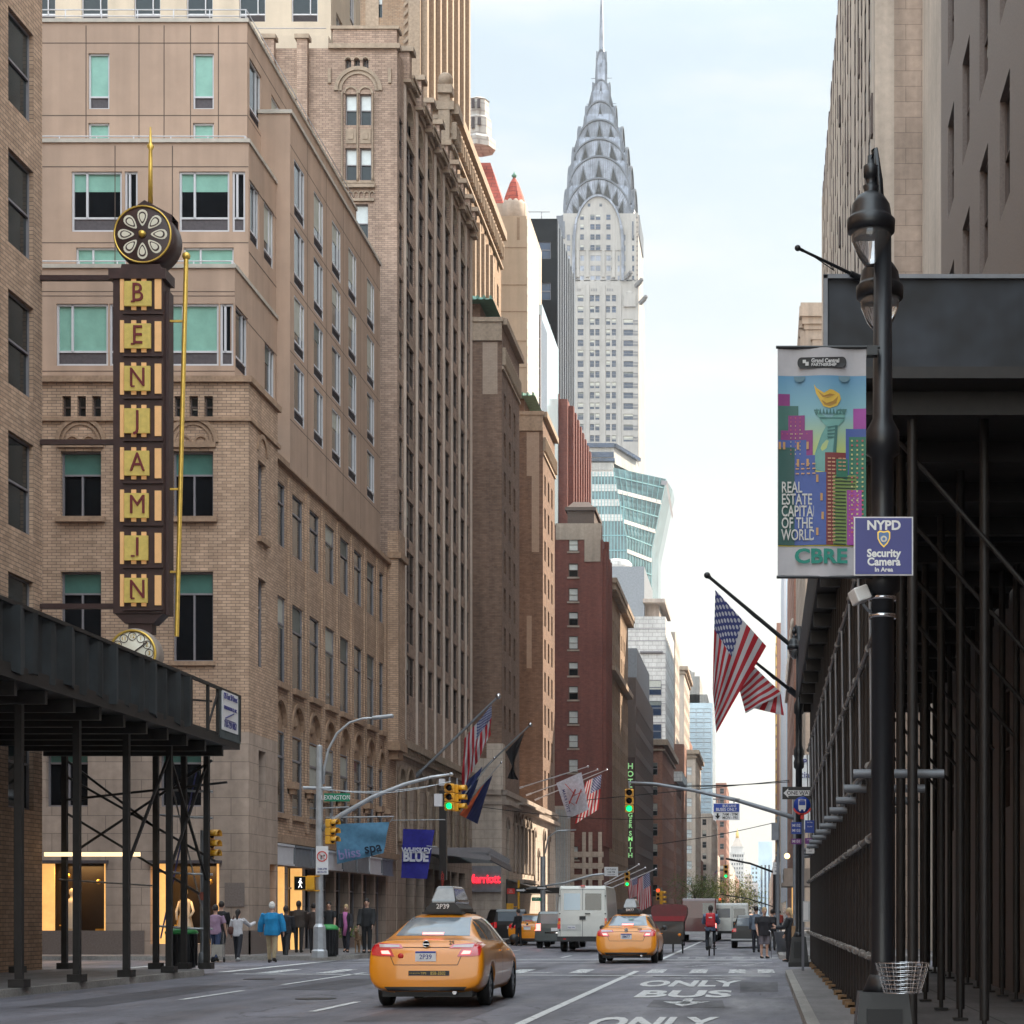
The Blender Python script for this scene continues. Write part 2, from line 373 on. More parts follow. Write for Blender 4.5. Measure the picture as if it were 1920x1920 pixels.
# ---------------------------------------------------------------- ground, road, pavements, markings
def struct(mb, name, mats): return mb.build(name, mats, kind='structure')
def ground_mat(name, col, kind):
  m = bpy.data.materials.new(name); m.use_nodes = True; n = m.node_tree.nodes; l = m.node_tree.links.new
  b = n['Principled BSDF']; t = n.new('ShaderNodeTexCoord'); src = t.outputs['UV']
  def noise(sc, sx=1, sy=1, det=5, rough=.6):
    mpn = n.new('ShaderNodeMapping'); mpn.inputs['Scale'].default_value = (sx, sy, 1); l(src, mpn.inputs['Vector'])
    z = n.new('ShaderNodeTexNoise'); z.inputs['Scale'].default_value = sc; z.inputs['Detail'].default_value = det; z.inputs['Roughness'].default_value = rough
    l(mpn.outputs[0], z.inputs['Vector']); return z.outputs['Fac']
  def rng(v, a, b2, lo, hi):
    r = n.new('ShaderNodeMapRange'); r.inputs['From Min'].default_value = a; r.inputs['From Max'].default_value = b2
    r.inputs['To Min'].default_value = lo; r.inputs['To Max'].default_value = hi; l(v, r.inputs['Value']); return r.outputs[0]
  def mul(a, bb):
    x = n.new('ShaderNodeMix'); x.data_type = 'RGBA'; x.blend_type = 'MULTIPLY'; x.inputs[0].default_value = 1
    for k, q in ((6, a), (7, bb)):
      if isinstance(q, tuple): x.inputs[k].default_value = (*q, 1)
      else: l(q, x.inputs[k])
    return x.outputs[2]
  out = mul(col, rng(noise(18, det=8, rough=.8), .3, .7, .62, 1.38))          # aggregate grain
  out = mul(out, rng(noise(.35, 1.6, .22), .35, .65, .62, 1.25))     # long wheel-track stains
  out = mul(out, rng(noise(1.1, 1, .5), .4, .7, 1.1, .8))
  if kind == 'road':
    v = n.new('ShaderNodeTexVoronoi'); v.feature = 'DISTANCE_TO_EDGE'; v.inputs['Scale'].default_value = .16
    nn = n.new('ShaderNodeTexNoise'); nn.inputs['Scale'].default_value = .8; nn.inputs['Detail'].default_value = 6; l(src, nn.inputs['Vector'])
    ad = n.new('ShaderNodeVectorMath'); ad.operation = 'MULTIPLY_ADD'; l(nn.outputs['Color'], ad.inputs[0]); ad.inputs[1].default_value = (2.4, 2.4, 0); l(src, ad.inputs[2])
    l(ad.outputs[0], v.inputs['Vector'])
    out = mul(out, rng(v.outputs['Distance'], .0, .006, .3, 1))    # cracks
  if kind == 'walk':
    bt = n.new('ShaderNodeTexBrick'); l(src, bt.inputs['Vector']); bt.inputs['Scale'].default_value = 1; bt.offset = 0
    bt.inputs['Brick Width'].default_value = 1.5; bt.inputs['Row Height'].default_value = 1.5; bt.inputs['Mortar Size'].default_value = .018
    bt.inputs['Color1'].default_value = (1, 1, 1, 1); bt.inputs['Color2'].default_value = (.82, .82, .82, 1); bt.inputs['Mortar'].default_value = (.35, .35, .35, 1)
    out = mul(out, bt.outputs['Color'])
    v = n.new('ShaderNodeTexVoronoi'); v.inputs['Scale'].default_value = 3.1; l(src, v.inputs['Vector'])
    out = mul(out, rng(v.outputs['Distance'], .05, .09, .6, 1))      # gum spots
  l(out, b.inputs['Base Color'])
  l(rng(noise(.6, 1.5, .3), .35, .65, .42 if kind == 'road' else .6, .75), b.inputs['Roughness'])
  bp = n.new('ShaderNodeBump'); bp.inputs['Strength'].default_value = .35; bp.inputs['Distance'].default_value = .008
  l(noise(60, det=3), bp.inputs['Height']); l(bp.outputs[0], b.inputs['Normal'])
  return m
m_['asphalt'] = ground_mat('asphalt', (.15, .145, .17), 'road')
m_['asphalt_patch'] = ground_mat('asphalt_patch', (.075, .072, .085), 'road')
m_['pavement'] = ground_mat('pavement', (.20, .185, .185), 'walk')
m_['kerb_stone'] = ground_mat('kerb_stone', (.30, .28, .26), 'kerb')
def paint_mat(name='road_paint', wear=.5):      # worn thermoplastic: holes show the asphalt below
  m = bpy.data.materials.new(name); m.use_nodes = True; n = m.node_tree.nodes; l = m.node_tree.links.new
  b = n['Principled BSDF']; b.inputs['Base Color'].default_value = (.66, .66, .66, 1); b.inputs['Roughness'].default_value = .6
  t = n.new('ShaderNodeTexCoord'); z = n.new('ShaderNodeTexNoise'); z.inputs['Scale'].default_value = 7; z.inputs['Detail'].default_value = 9; z.inputs['Roughness'].default_value = .75
  l(t.outputs['Object'], z.inputs['Vector'])
  r = n.new('ShaderNodeMapRange'); r.inputs['From Min'].default_value = wear - .04; r.inputs['From Max'].default_value = wear + .04
  r.inputs['To Min'].default_value = 0.12; r.inputs['To Max'].default_value = .95; l(z.outputs['Fac'], r.inputs['Value']); l(r.outputs[0], b.inputs['Alpha'])
  return m
m_['paint'] = paint_mat('road_paint', .40); m_['paint_worn'] = paint_mat('road_paint_worn', .47)

XL, XR = -13.6, .55            # kerb lines
FL, FR = -17.6, 4.35           # building lines
g = MB(); g.box(-1500, -60, -2, 1500, 3500, -.012); struct(g, 'ground', m_['pavement'])
g = MB(); n = 0
g.quad((XL - .1, -30, 0), (XR + .1, -30, 0), (XR + .1, 2600, 0), (XL - .1, 2600, 0)); struct(g, 'road', m_['asphalt'])
cross = [(47, 60.5), (113.5, 125.5), (160, 173), (245, 258), (330, 342), (405, 420), (485, 497), (565, 580), (650, 665)]
for k, (a, b) in enumerate(cross):
  g = MB(); g.quad((-90, a, -.004), (XL - .1, a, -.004), (XL - .1, b, -.004), (-90, b, -.004)); g.quad((XR + .1, a, -.004), (90, a, -.004), (90, b, -.004), (XR + .1, b, -.004))
  struct(g, 'cross_street', m_['asphalt'])
def pavement(x0, x1, y0, y1, kerb_x):
  g = MB(); s = 1 if kerb_x == x1 else -1; r = 1.8
  def corner(poly_in, inset):
    pts = []
    ks = kerb_x - s * inset; r2 = r - inset
    far = x0 if s > 0 else x1
    pts.append((far, y0 + inset));
    for i in range(7):
      a = math.pi / 2 * i / 6; pts.append((ks - s * (r2 - r2 * math.sin(a)), y0 + inset + r2 - r2 * math.cos(a)))
    for i in range(7):
      a = math.pi / 2 * i / 6; pts.append((ks - s * (r2 - r2 * math.cos(a)), y1 - inset - r2 + r2 * math.sin(a)))
    pts.append((far, y1 - inset)); return pts if s > 0 else pts[::-1]
  g.prism(corner(0, .16), -.01, .149, 'Z')
  struct(g, 'pavement', m_['pavement'])
  g = MB(); g.prism(corner(0, 0), -.01, .142, 'Z'); struct(g, 'kerb', m_['kerb_stone'])
ys = [-30] + [v for c in cross for v in c] + [1400]
for i in range(0, len(ys), 2):
  pavement(-60 if i < 8 else -40, XL, ys[i], ys[i + 1], XL); pavement(XR, 40, ys[i], ys[i + 1], XR)
# dark repair patches and manholes
rr = random.Random(3)
g = MB()
for x, y, a, b in ((-5.8, 26, 1.6, 5), (-1.9, 30, 1.3, 2.4), (-9.6, 37, 1.2, 6), (-.5, 36, .8, 5), (-4.6, 44, 1.5, 3), (-8, 50, 2, 2.5), (-2.4, 20, 1.7, 2.6), (-12, 30, 1.2, 9)):
  g.add([(x + rr.uniform(-.1, .1), y, .004), (x + a, y + rr.uniform(-.2, .2), .004), (x + a + rr.uniform(-.1, .1), y + b, .004), (x, y + b + rr.uniform(-.2, .3), .004)], [(0, 1, 2, 3)])
struct(g, 'road_patch', m_['asphalt_patch'])
for x, y in ((-7.9, 33.0), (-2.3, 45), (-11.6, 43), (-5.5, 71)):
  g = MB(); g.lathe([(.0001, .008), (.30, .008), (.31, .0085), (.36, .0085), (.36, .0005)], (x, y, 0), n=28)
  tag(g.build('manhole_cover', mat('cast_iron', (.045, .043, .043), .45, metal=.6, var=.4, scale=30), None, loc=(x, y, 0)),
    'round cast iron manhole cover %s' % {33.0: 'beside the near taxi in the roadway', 45: 'in the bus lane short of the stop line', 43: 'near the left kerb of the roadway', 71: 'in the roadway beyond the crossing'}[y], 'manhole cover', 'manhole covers in the roadway')
def mark(mb, x0, y0, x1, y1, wd):
  d = Vector((x1 - x0, y1 - y0, 0)); t = d.normalized(); p = Vector((-t.y, t.x, 0)) * wd / 2; a = Vector((x0, y0, .009)); b = Vector((x1, y1, .009))
  mb.add([a - p, b - p, b + p, a + p], [(0, 1, 2, 3)])
def marking(name, mb, worn=False): return mb.build(name, m_['paint_worn' if worn else 'paint'], kind='structure')
g = MB(); mark(g, -3.3, 8, -3.3, 49, .15); mark(g, -3.35, 62, -3.35, 108, .15); mark(g, -3.35, 128, -3.35, 158, .15); marking('bus_lane_line', g)
g = MB()
for x, seg in ((-10.15, [(20, 24), (32.6, 36.5), (39.5, 47.6)]), (-6.9, [(19.5, 23), (28.6, 31.8), (39, 42)])):
  for a, b in seg: mark(g, x, a, x, b, .13)
for y in range(64, 300, 11):
  if not any(a - 2 < y < b for a, b in cross): mark(g, -10.15, y, -10.15, y + 3.2, .12); mark(g, -6.9, y, -6.9, y + 3.2, .12)
marking('lane_line', g)
g = MB(); mark(g, -13.2, 46.6, .2, 44.9, .30); mark(g, -13.3, 61.5, .1, 61.5, .3); marking('stop_line', g)
g = MB()
for x in (-12.6, -11.1, -9.4, -7.9, -6.3, -4.7, -2.75, -1.65, -.65, .1):
  for (a, b) in ((47.2, 50.4),): g.quad((x - .22, a, .009), (x + .22, a, .009), (x + .18, b, .009), (x - .24, b, .009))
marking('crossing', g, True)
g = MB()
for y in (57.4, 60.6): mark(g, -13.3, y, .3, y, .22)
for y in (126.5, 129.5, 109.5, 112.5): mark(g, -13.3, y, .3, y, .25)
for x in (-13.9, -17.6): mark(g, x, 48, x + .1, 60, .28)
for y in (50.6, 53.4): mark(g, -60, y, -14.4, y + .3, .12)
marking('crossing_line', g)
g = MB()
for k in range(6): mark(g, -2.9 + k * .62, 63.5, -2.5 + k * .62, 63.5, .9)
mark(g, -2.2, 53, -1.0, 56.5, .1); mark(g, -.6, 54.0, .1, 57.5, .08); mark(g, -2.8, 66, -.6, 66.3, .12); mark(g, -1.3, 55, .5, 53.2, .1)
mark(g, -6.6, 46.8, -5.4, 47.9, .35)
marking('worn_marking', g, True)
def road_text(s, cx, cy, wdt, length):
  t = text_mb(s, 1, .035, .0008); xs = [p[0] for p in t.v]; yy = [p[1] for p in t.v]; o = MB()
  sx = wdt / (max(xs) - min(xs)); sy = length / (max(yy) - min(yy)); mxx = (max(xs) + min(xs)) / 2; myy = (max(yy) + min(yy)) / 2
  o.v = [(cx + (p[0] - mxx) * sx, cy + (p[1] - myy) * sy, .0095 + p[2]) for p in t.v]; o.f = t.f; o.m = t.m; o.sm = t.sm
  marking('road_lettering', o, cy > 44)
road_text('ONLY', -1.55, 40.2, 2.15, 3.6); road_text('BUS', -1.45, 35.0, 1.75, 3.2); road_text('ONLY', -1.5, 25.6, 1.75, 3.0);
g = MB(); g.add([(-1.38, 31.0, .009), (-1.22, 31.0, .009), (-1.22, 33, .009), (-1.38, 33, .009)], [(0, 1, 2, 3)]); g.add([(-1.7, 31.9, .009), (-1.3, 30.2, .009), (-.9, 31.9, .009)], [(0, 1, 2)]); marking('lane_arrow', g, True)
g = MB()
for a, b in ((-2.2, -1.15), (-1.9, -.9)): mark(g, a, 43.6, b, 43.2, .25)
marking('worn_marking', g, True)
# steel drain grating by the kerb
# ---------------------------------------------------------------- facade tools
def wall(mb, u0, u1, z0, z1, ops, depth=.25, mw=0, mr=None, y=0.0):
  """wall in local frame (outward -Y) with rectangular openings [(a,b,c,d)] and their reveals"""
  mr = mw if mr is None else mr
  us = sorted({u0, u1, *[round(v, 4) for o in ops for v in (o[0], o[1])]}); zs = sorted({z0, z1, *[round(v, 4) for o in ops for v in (o[2], o[3])]})
  us = [v for v in us if u0 <= v <= u1]; zs = [v for v in zs if z0 <= v <= z1]
  iu = {v: i for i, v in enumerate(us)}; iz = {v: i for i, v in enumerate(zs)}
  hole = [[False] * len(zs) for _ in us]
  for a, b, c, d in ops:
    a, b, c, d = [round(v, 4) for v in (a, b, c, d)]
    for i in range(iu.get(max(a, u0), 0), iu.get(min(b, u1), len(us) - 1)):
      for j in range(iz.get(max(c, z0), 0), iz.get(min(d, z1), len(zs) - 1)): hole[i][j] = True
  nz_ = len(zs)
  mb.add([(u, y, z) for u in us for z in zs], [], 0)
  base = len(mb.v) - len(us) * nz_
  for i in range(len(us) - 1):
    for j in range(nz_ - 1):
      if not hole[i][j]:
        mb.f.append((base + i * nz_ + j, base + (i + 1) * nz_ + j, base + (i + 1) * nz_ + j + 1, base + i * nz_ + j + 1)); mb.m.append(mw); mb.sm.append(False)
  for a, b, c, d in ops:
    q = y + depth
    mb.quad((a, y, c), (a, y, d), (a, q, d), (a, q, c), mr); mb.quad((b, y, d), (b, y, c), (b, q, c), (b, q, d), mr)
    mb.quad((a, y, d), (b, y, d), (b, q, d), (a, q, d), mr); mb.quad((b, y, c), (a, y, c), (a, q, c), (b, q, c), mr)
def arch_poly(a, b, zs, rise, n=10):      # opening head polygon points from (a,zs) over the arch to (b,zs)
  c = (a + b) / 2; r = (b - a) / 2
  return [(c - r * math.cos(math.pi * i / n), zs + rise * math.sin(math.pi * i / n)) for i in range(n + 1)]
def spandrel(mb, a, b, zs, zt, rise, y0, y1, m=0, n=10):      # fills the corners above an arched head inside a rectangular opening
  pts = arch_poly(a, b, zs, rise, n)
  for i in range(n):
    (p, q), (r, s) = pts[i], pts[i + 1]
    mb.quad((p, y0, q), (r, y0, s), (r, y0, zt), (p, y0, zt), m); mb.quad((p, y0, q), (p, y1, q), (r, y1, s), (r, y0, s), m)
def arch_ring(mb, c, zs, r0, r1, y0, y1, m=0, n=14, a0=0, a1=180):
  for i in range(n):
    t0, t1 = R(a0 + (a1 - a0) * i / n), R(a0 + (a1 - a0) * (i + 1) / n)
    q = [(c + r * math.cos(t), zs + r * math.sin(t)) for t, r in ((t0, r0), (t0, r1), (t1, r1), (t1, r0))]
    mb.quad(*[(u, y0, v) for u, v in q], m)
    mb.quad((q[1][0], y0, q[1][1]), (q[1][0], y1, q[1][1]), (q[2][0], y1, q[2][1]), (q[2][0], y0, q[2][1]), m)
    mb.quad((q[0][0], y0, q[0][1]), (q[3][0], y0, q[3][1]), (q[3][0], y1, q[3][1]), (q[0][0], y1, q[0][1]), m)
# window templates: dict of (name, MB, materials) ; local frame x 0..w, z 0..h, y 0 at glass plane, -Y outward
_wt = {}
def win_tpl(kind, w, h):
  k = (kind, round(w, 2), round(h, 2))
  if k in _wt: return _wt[k]
  if '#' in kind:            # same window with a roller shade drawn part of the way down
    base, v = kind.split('#'); f0, g0_, fr, gl, fm, gm, exm = win_tpl(base, w, h); f_, mm = ((.35, 'shade_cream'), (.62, 'shade_cream'), (.3, 'shade_dark'))[int(v)]
    g2 = MB().join(gl); ms = (gm if isinstance(gm, list) else [gm]) + [m_[mm]]; g2.quad((.06, -.012, h * (1 - f_)), (w - .06, -.012, h * (1 - f_)), (w - .06, -.012, h - .05), (.06, -.012, h - .05), len(ms) - 1)
    if base == 'two': g2.m.pop(); g2.f.pop(); g2.sm.pop(); c = w / 2; g2.quad((.06, -.012, h * (1 - f_)), (c - .12, -.012, h * (1 - f_)), (c - .12, -.012, h - .05), (.06, -.012, h - .05), len(ms) - 1)
    _wt[k] = (f0, g2.mesh('pane', ms), fr, g2, fm, ms, exm); return _wt[k]
  fr = MB(); gl = MB(); t = .05; ex = []
  gm = m_['glass']; fm = m_['frame_white']
  def fbox(a, b, c, d, y0=-.06, y1=.02): fr.box(a, y0, b, c, y1, d)
  if kind in ('dh', 'dh_dark', 'dh_blind', 'dh_brown'):
    fm = {'dh': m_['frame_grey'], 'dh_dark': m_['frame_brown'], 'dh_blind': m_['frame_grey'], 'dh_brown': m_['frame_brown']}[kind]
    for q in ((0, 0, t, h), (w - t, 0, w, h), (t, 0, w - t, t), (t, h - t, w - t, h), (t, h * .5 - t / 2, w - t, h * .5 + t / 2)): fbox(q[0], q[1], q[2], q[3])
    gl.quad((t, 0, t), (w - t, 0, t), (w - t, 0, h * .5), (t, 0, h * .5)); gl.quad((t, -.03, h * .5), (w - t, -.03, h * .5), (w - t, -.03, h - t), (t, -.03, h - t), 1 if kind == 'dh_blind' else 0)
    gm = [m_['glass'], m_['blind_pane']]
  elif kind == 'two':        # pair of narrow lights in one bay
    gm = m_['glass_dark']
    fm = m_['frame_brown']; c = w / 2
    for q in ((0, 0, t, h), (w - t, 0, w, h), (t, 0, w - t, t), (t, h - t, w - t, h), (c - .12, 0, c + .12, h)): fbox(*q)
    for a, b in ((t, c - .12), (c + .12, w - t)):
      fbox(a, h * .52, b, h * .52 + .04); gl.quad((a, 0, t), (b, 0, t), (b, 0, h - t), (a, 0, h - t))
  elif kind == 'ptac':       # casement over a louvred unit
    gh = .38
    for q in ((0, 0, t, h), (w - t, 0, w, h), (t, h - t, w - t, h), (t, gh, w - t, gh + .07), (w * .68, gh, w * .68 + .05, h), (t, 0, w - t, .04)): fbox(*q)
    gl.quad((t, 0, gh), (w - t, 0, gh), (w - t, 0, h - t), (t, 0, h - t))
    v = MB(); v.quad((t, -.005, 0.04), (w - t, -.005, 0.04), (w - t, -.005, gh), (t, -.005, gh))
    for i in range(5): v.box(t, -.035, .07 + i * .06, w - t, -.008, .09 + i * .06)
    ex.append(('louvre', v, m_['grille']))
  elif kind == 'slot':       # tall office light with transom
    fm = m_['frame_grey']
    for q in ((0, 0, t, h), (w - t, 0, w, h), (t, 0, w - t, t), (t, h - t, w - t, h), (t, h * .68, w - t, h * .68 + .07)): fbox(*q)
    gl.quad((t, 0, t), (w - t, 0, t), (w - t, 0, h - t), (t, 0, h - t))
  else:                      # plain far window
    fm = m_['frame_grey'] if kind != 'blue' else m_['frame_steel']; t = .06
    for q in ((0, 0, t, h), (w - t, 0, w, h), (t, 0, w - t, t), (t, h - t, w - t, h), (t, h * .48, w - t, h * .55)): fbox(*q)
    gl.quad((t, 0, t), (w - t, 0, t), (w - t, 0, h - t), (t, 0, h - t)); gm = m_['glass_blue'] if kind == 'blue' else m_['glass_sky'] if kind == 'sky' else m_['blind_pane'] if kind == 'blind' else m_['glass']
  f_me = fr.mesh('window', fm); g_me = gl.mesh('pane', gm); exm = [(n, v.mesh(n, mm), v, mm) for n, v, mm in ex]
  _wt[k] = (f_me, g_me, fr, gl, fm, gm, exm); return _wt[k]
def put_windows(root, items, detail=True, limit=100, name='window'):
  """items: (frame matrix, u, z, w, h, kind, inset). Nearest `limit` become parts, the rest one stuff part."""
  def dist(it):
    p = it[0] @ Vector((it[1], 0, it[2])); return p.y + abs(p.z) * .1
  items = sorted(items, key=dist); rest = MB(); mats = []
  rl = WL[root.name]
  for i, (T, u, z, w, h, kind, ins) in enumerate(items):
    if kind in ('ptac', 'slot', 'two', 'dh_dark', 'plain', 'blue'):
      v = random.Random(i * 13 + int(z * 7)).randrange(7)
      if v < 3: kind = kind + '#%d' % v
    f_me, g_me, fr, gl, fm, gm, exm = win_tpl(kind, w, h)
    W = T @ Matrix.Translation((u, ins, z))
    if i < limit:
      o = bpy.data.objects.new(name, f_me); COL.objects.link(o); o.parent = root
      o.matrix_basis = Matrix.Translation(-rl) @ W
      if detail:
        c = bpy.data.objects.new('pane', g_me); COL.objects.link(c); c.parent = o
        for n_, me_, _, _ in exm:
          c = bpy.data.objects.new(n_, me_); COL.objects.link(c); c.parent = o
      else:
        k = ('j', kind, round(w, 2), round(h, 2))
        if k not in _wt:
          j = MB(); j.join(fr).join(gl, None, 1); _wt[k] = j.mesh('window', [fm] + (gm if isinstance(gm, list) else [gm]))
        o.data = _wt[k]
    else:
      gms = gm if isinstance(gm, list) else [gm]
      for src, mm in ((fr, [fm]), (gl, gms)) + tuple((v, [mm]) for _, _, v, mm in exm):
        for q in mm:
          if q not in mats: mats.append(q)
        b = len(rest.v); rest.v += [tuple(W @ Vector(p)) for p in src.v]; rest.f += [tuple(k + b for k in f) for f in src.f]
        rest.m += [mats.index(mm[min(q, len(mm) - 1)]) for q in src.m]; rest.sm += src.sm
  if rest.f: rest.build(name + '_rows', mats, root, kind='stuff')
def part(root, name, mb, mats, **kw): return mb.build(name, mats, root, **kw)
def bld(name, label, cat, x, y, group=None): return empty(name, (x, y, 0), label, cat, group)
# ---------------------------------------------------------------- generic massing block
def face_items(T, a, b, z0, z1, s, items, mb, mw, depth=.2):
  ops = []
  if s:
    ph, ww, hh, fh = s['p'], s['w'], s['h'], s['f']; n = int((b - a - s.get('m', .4) * 2 + (ph - ww)) / ph)
    st = (a + b) / 2 - ((n - 1) * ph + ww) / 2; z = z0 + s.get('zs', 1.)
    while z + hh < z1 - s.get('top', .8):
      for i in range(n):
        u = st + i * ph
        if s.get('skip') and random.Random(i * 77 + int(z * 10)).random() < s['skip']: continue
        ops.append((u, u + ww, z, z + hh)); k = s['k']
        if isinstance(k, tuple): k = random.Random(i * 31 + int(z * 7)).choice(k)
        items.append((T, u, z, ww, hh, k, depth * .8))
      z += fh
  mb.T = T; wall(mb, a, b, z0, z1, ops, depth, mw)
  mb.T = None
  return ops
def massing(root, x0, x1, y0, y1, z0, z1, wm, side='L', W=None, N=None, detail=False, name='wall', roof=True, limit=100, items=None, depth=.2):
  mb = MB(); own = items is None; items = [] if own else items
  Tn = frame(0, y0); face_items(Tn, x0, x1, z0, z1, N, items, mb, 0, depth)
  if side == 'L': Tw = frame(x1, 0, 0, 90); face_items(Tw, y0, y1, z0, z1, W, items, mb, 0, depth)
  else: Tw = frame(x0, 0, 0, -90); face_items(Tw, -y1, -y0, z0, z1, W, items, mb, 0, depth)
  e = .45
  mb.box(x0 + e, y0 + e, z0 + .01, x1 - e, y1 - e, z1 - .3)
  mb.quad((x0, y0, z1), (x1, y0, z1), (x1, y1, z1), (x0, y1, z1)); mb.quad((x0, y1, z0), (x0, y1, z1), (x1, y1, z1), (x1, y1, z0))
  if side == 'L': mb.quad((x0, y0, z0), (x0, y0, z1), (x0, y1, z1), (x0, y1, z0))
  else: mb.quad((x1, y0, z0), (x1, y1, z0), (x1, y1, z1), (x1, y0, z1))
  o = part(root, name, mb, wm)
  if own: put_windows(root, items, detail, limit)
  return items
def ledge(mb, x0, x1, y0, y1, z0, z1, o=.15, m=0):          # string course around a block's near faces (left side)
  mb.box(x0, y0 - o, z0, x1 + o, y1, z1, m)

# ================================================================ A: hotel with brick podium and stucco upper floors
A = bld('hotel_building', 'brown stucco hotel on a tan brick podium at the far corner of the side street', 'building', -17.2, 62.5)
items = []; TN = frame(0, 62.5); TW = frame(-17.6, 0, 0, 90); TP = frame(-17.2, 0, 0, 90)
brick = MB(); stone = MB(); trim = MB()
nX = [(-19.75 - 3.75 * k, -18.4 - 3.75 * k) for k in range(6)]
opsN = [(a, b, 9.96, 12.97) for a, b in nX] + [(a, b, 14.8, 17.0) for a, b in nX] + [(a + .05 + .5 * j, a + .34 + .5 * j, 18.15, 18.85) for a, b in nX for j in range(3)]
brick.T = TN; wall(brick, -45, -17.2, 7.6, 19.3, opsN, .3)
for a, b in nX:
  items += [(TN, a, 9.96, b - a, 3.01, 'office', .22), (TN, a, 14.8, b - a, 2.2, 'office2', .22)]
  for j in range(3): items.append((TN, a + .05 + .5 * j, 18.15, .29, .7, 'dh_dark', .2))
  trim.T = TN; c = (a + b) / 2
  arch_ring(trim, c, 17.3, .72, .86, -.07, 0); arch_ring(trim, c, 17.3, .58, .66, -.04, 0); arch_ring(trim, c - .28, 17.3, .18, .25, -.05, 0); arch_ring(trim, c + .28, 17.3, .18, .25, -.05, 0)
  trim.box(a - .1, -.09, 17.12, b + .1, .02, 17.3); trim.box(a - .15, -.16, 14.62, b + .15, .02, 14.8); trim.box(a - .08, -.1, 9.82, b + .08, .02, 9.96)
# corner pier, west side
opsP = [(63.65, 64.6, 9.95, 13.0), (63.65, 64.6, 14.4, 17.0)]
brick.T = TP; wall(brick, 62.5, 66.2, 7.6, 19.3, opsP, .3)
items += [(TP, 63.65, 9.95, .95, 3.05, 'slot', .22), (TP, 63.65, 14.4, .95, 2.6, 'slot', .22)]
trim.T = TP; arch_ring(trim, 64.12, 17.3, .5, .66, -.06, 0); trim.box(63.5, -.15, 14.2, 64.75, .02, 14.38)
# west side podium
cols = [(67.2 + 2.63 * k, 68.85 + 2.63 * k) for k in range(8)]; cols[-1] = (85.65, 86.65)
opsW = [(a, b, 9.95, 13.1) for a, b in cols] + [(a, b, 14.95, 17.25) for a, b in cols] + [(a, b, 5.2, 9.35) for a, b in cols]
brick.T = TW; wall(brick, 66.2, 89.6, 4.15, 17.9, opsW, .16)
for k, (a, b) in enumerate(cols):
  items += [(TW, a, 9.95, b - a, 3.15, 'slot', .11), (TW, a, 14.95, b - a, 2.3, 'slot', .11), (TW, a, 5.2, b - a, 3.0, 'slot', .12)]
  trim.T = TW; spandrel(trim, a, b, 8.45, 9.36, .82, -.012, .3, 0)
  trim.quad((a, .12, 8.2), (b, .12, 8.2), (b, .12, 9.35), (a, .12, 9.35)); arch_ring(trim, (a + b) / 2, 8.5, (b - a) / 2 - .02, (b - a) / 2 + .13, -.07, 0)
  trim.ball(((a + b) / 2, .10, 8.72), .22, 10, sc=(1, .4, 1)); trim.box(a, .1, 8.1, b, .26, 8.25)
  trim.box(a - .12, -.18, 9.72, b + .12, .02, 9.93); trim.box(a - .1, -.14, 5.0, b + .1, .02, 5.18)
  brick.T = TW; e = b + .32 if k < 7 else b + .2
  for q in (e, e + .34): brick.box(q, -.06, 4.6, q + .1, .02, 17.6)
  brick.box(e + .1, -.05, 4.6, e + .34, .02, 17.7)
  trim.box(e - .1, -.30, 6.15, e + .55, .0, 6.4); trim.box(e, -.22, 5.95, e + .45, .0, 6.15)
  if k % 2 == 0 or True: items.append((TW, (a + b) / 2 - .2, 14.2, .4, .45, 'vent', .05))
brick.T = None; trim.T = None
ledge(trim, -45, -17.2, 62.5, 66.3, 19.3, 19.5, .12); ledge(trim, -45, -17.2, 62.5, 66.3, 18.0, 18.14, .095); trim.box(-17.9, 66.2, 17.9, -17.42, 89.6, 18.1)
trim.box(-17.62, 66.3, 4.1, -17.42, 89.6, 4.35)
for y in (87.6,):       # corner pavilion pier with corbel
  brick.box(-17.6, y, 9.6, -17.1, y + 1.7, 19.5); trim.box(-17.6, y - .1, 18.2, -16.95, y + 1.8, 18.5); trim.box(-17.6, y - .05, 9.2, -17.0, y + 1.75, 9.6); trim.box(-17.6, y + .3, 8.8, -17.15, y + 1.4, 9.2)
part(A, 'brick_wall', brick, m_['brick_tan']); part(A, 'terracotta_trim', trim, m_['terracotta'])
# stone base
stone.T = TN; so = [(-20.5, -18.2, .5, 3.25), (-24.4, -22.0, .5, 3.25), (-20.2, -18.8, 5.1, 7.0), (-24.0, -22.6, 5.1, 7.0), (-28.5, -26.0, .5, 3.25)]
wall(stone, -45, -17.2, 0, 7.6, so, .45)
items += [(TN, -20.2, 5.1, 1.4, 1.9, 'office', .3), (TN, -24.0, 5.1, 1.4, 1.9, 'office', .3)]
stone.T = TP; wall(stone, 62.5, 66.2, 0, 7.6, [(65.15, 66.0, 0.05, 3.25), (63.7, 64.6, 5.15, 7.1)], .45); items.append((TP, 63.7, 5.15, .9, 1.95, 'slot', .3))
stone.T = TW; sb = [(66.5 + 2.63 * k, 68.75 + 2.63 * k, .05, 3.25) for k in range(8)]; wall(stone, 66.2, 89.6, 0, 4.15, sb, .5)
stone.T = None; stone.box(-17.6, 66.19, 0, -17.2, 66.2, 7.6)
part(A, 'stone_base', stone, m_['stone'])
q = MB(); q.box(-45, 62.44, 0, -20.7, 62.5, .95); q.box(-18.1, 62.44, 0, -17.14, 62.5, .95); q.box(-17.2, 62.44, 0, -17.14, 65.1, .95); q.box(-18.0, 62.46, 1.75, -17.35, 62.5, 2.55); part(A, 'granite_plinth', q, m_['granite'])
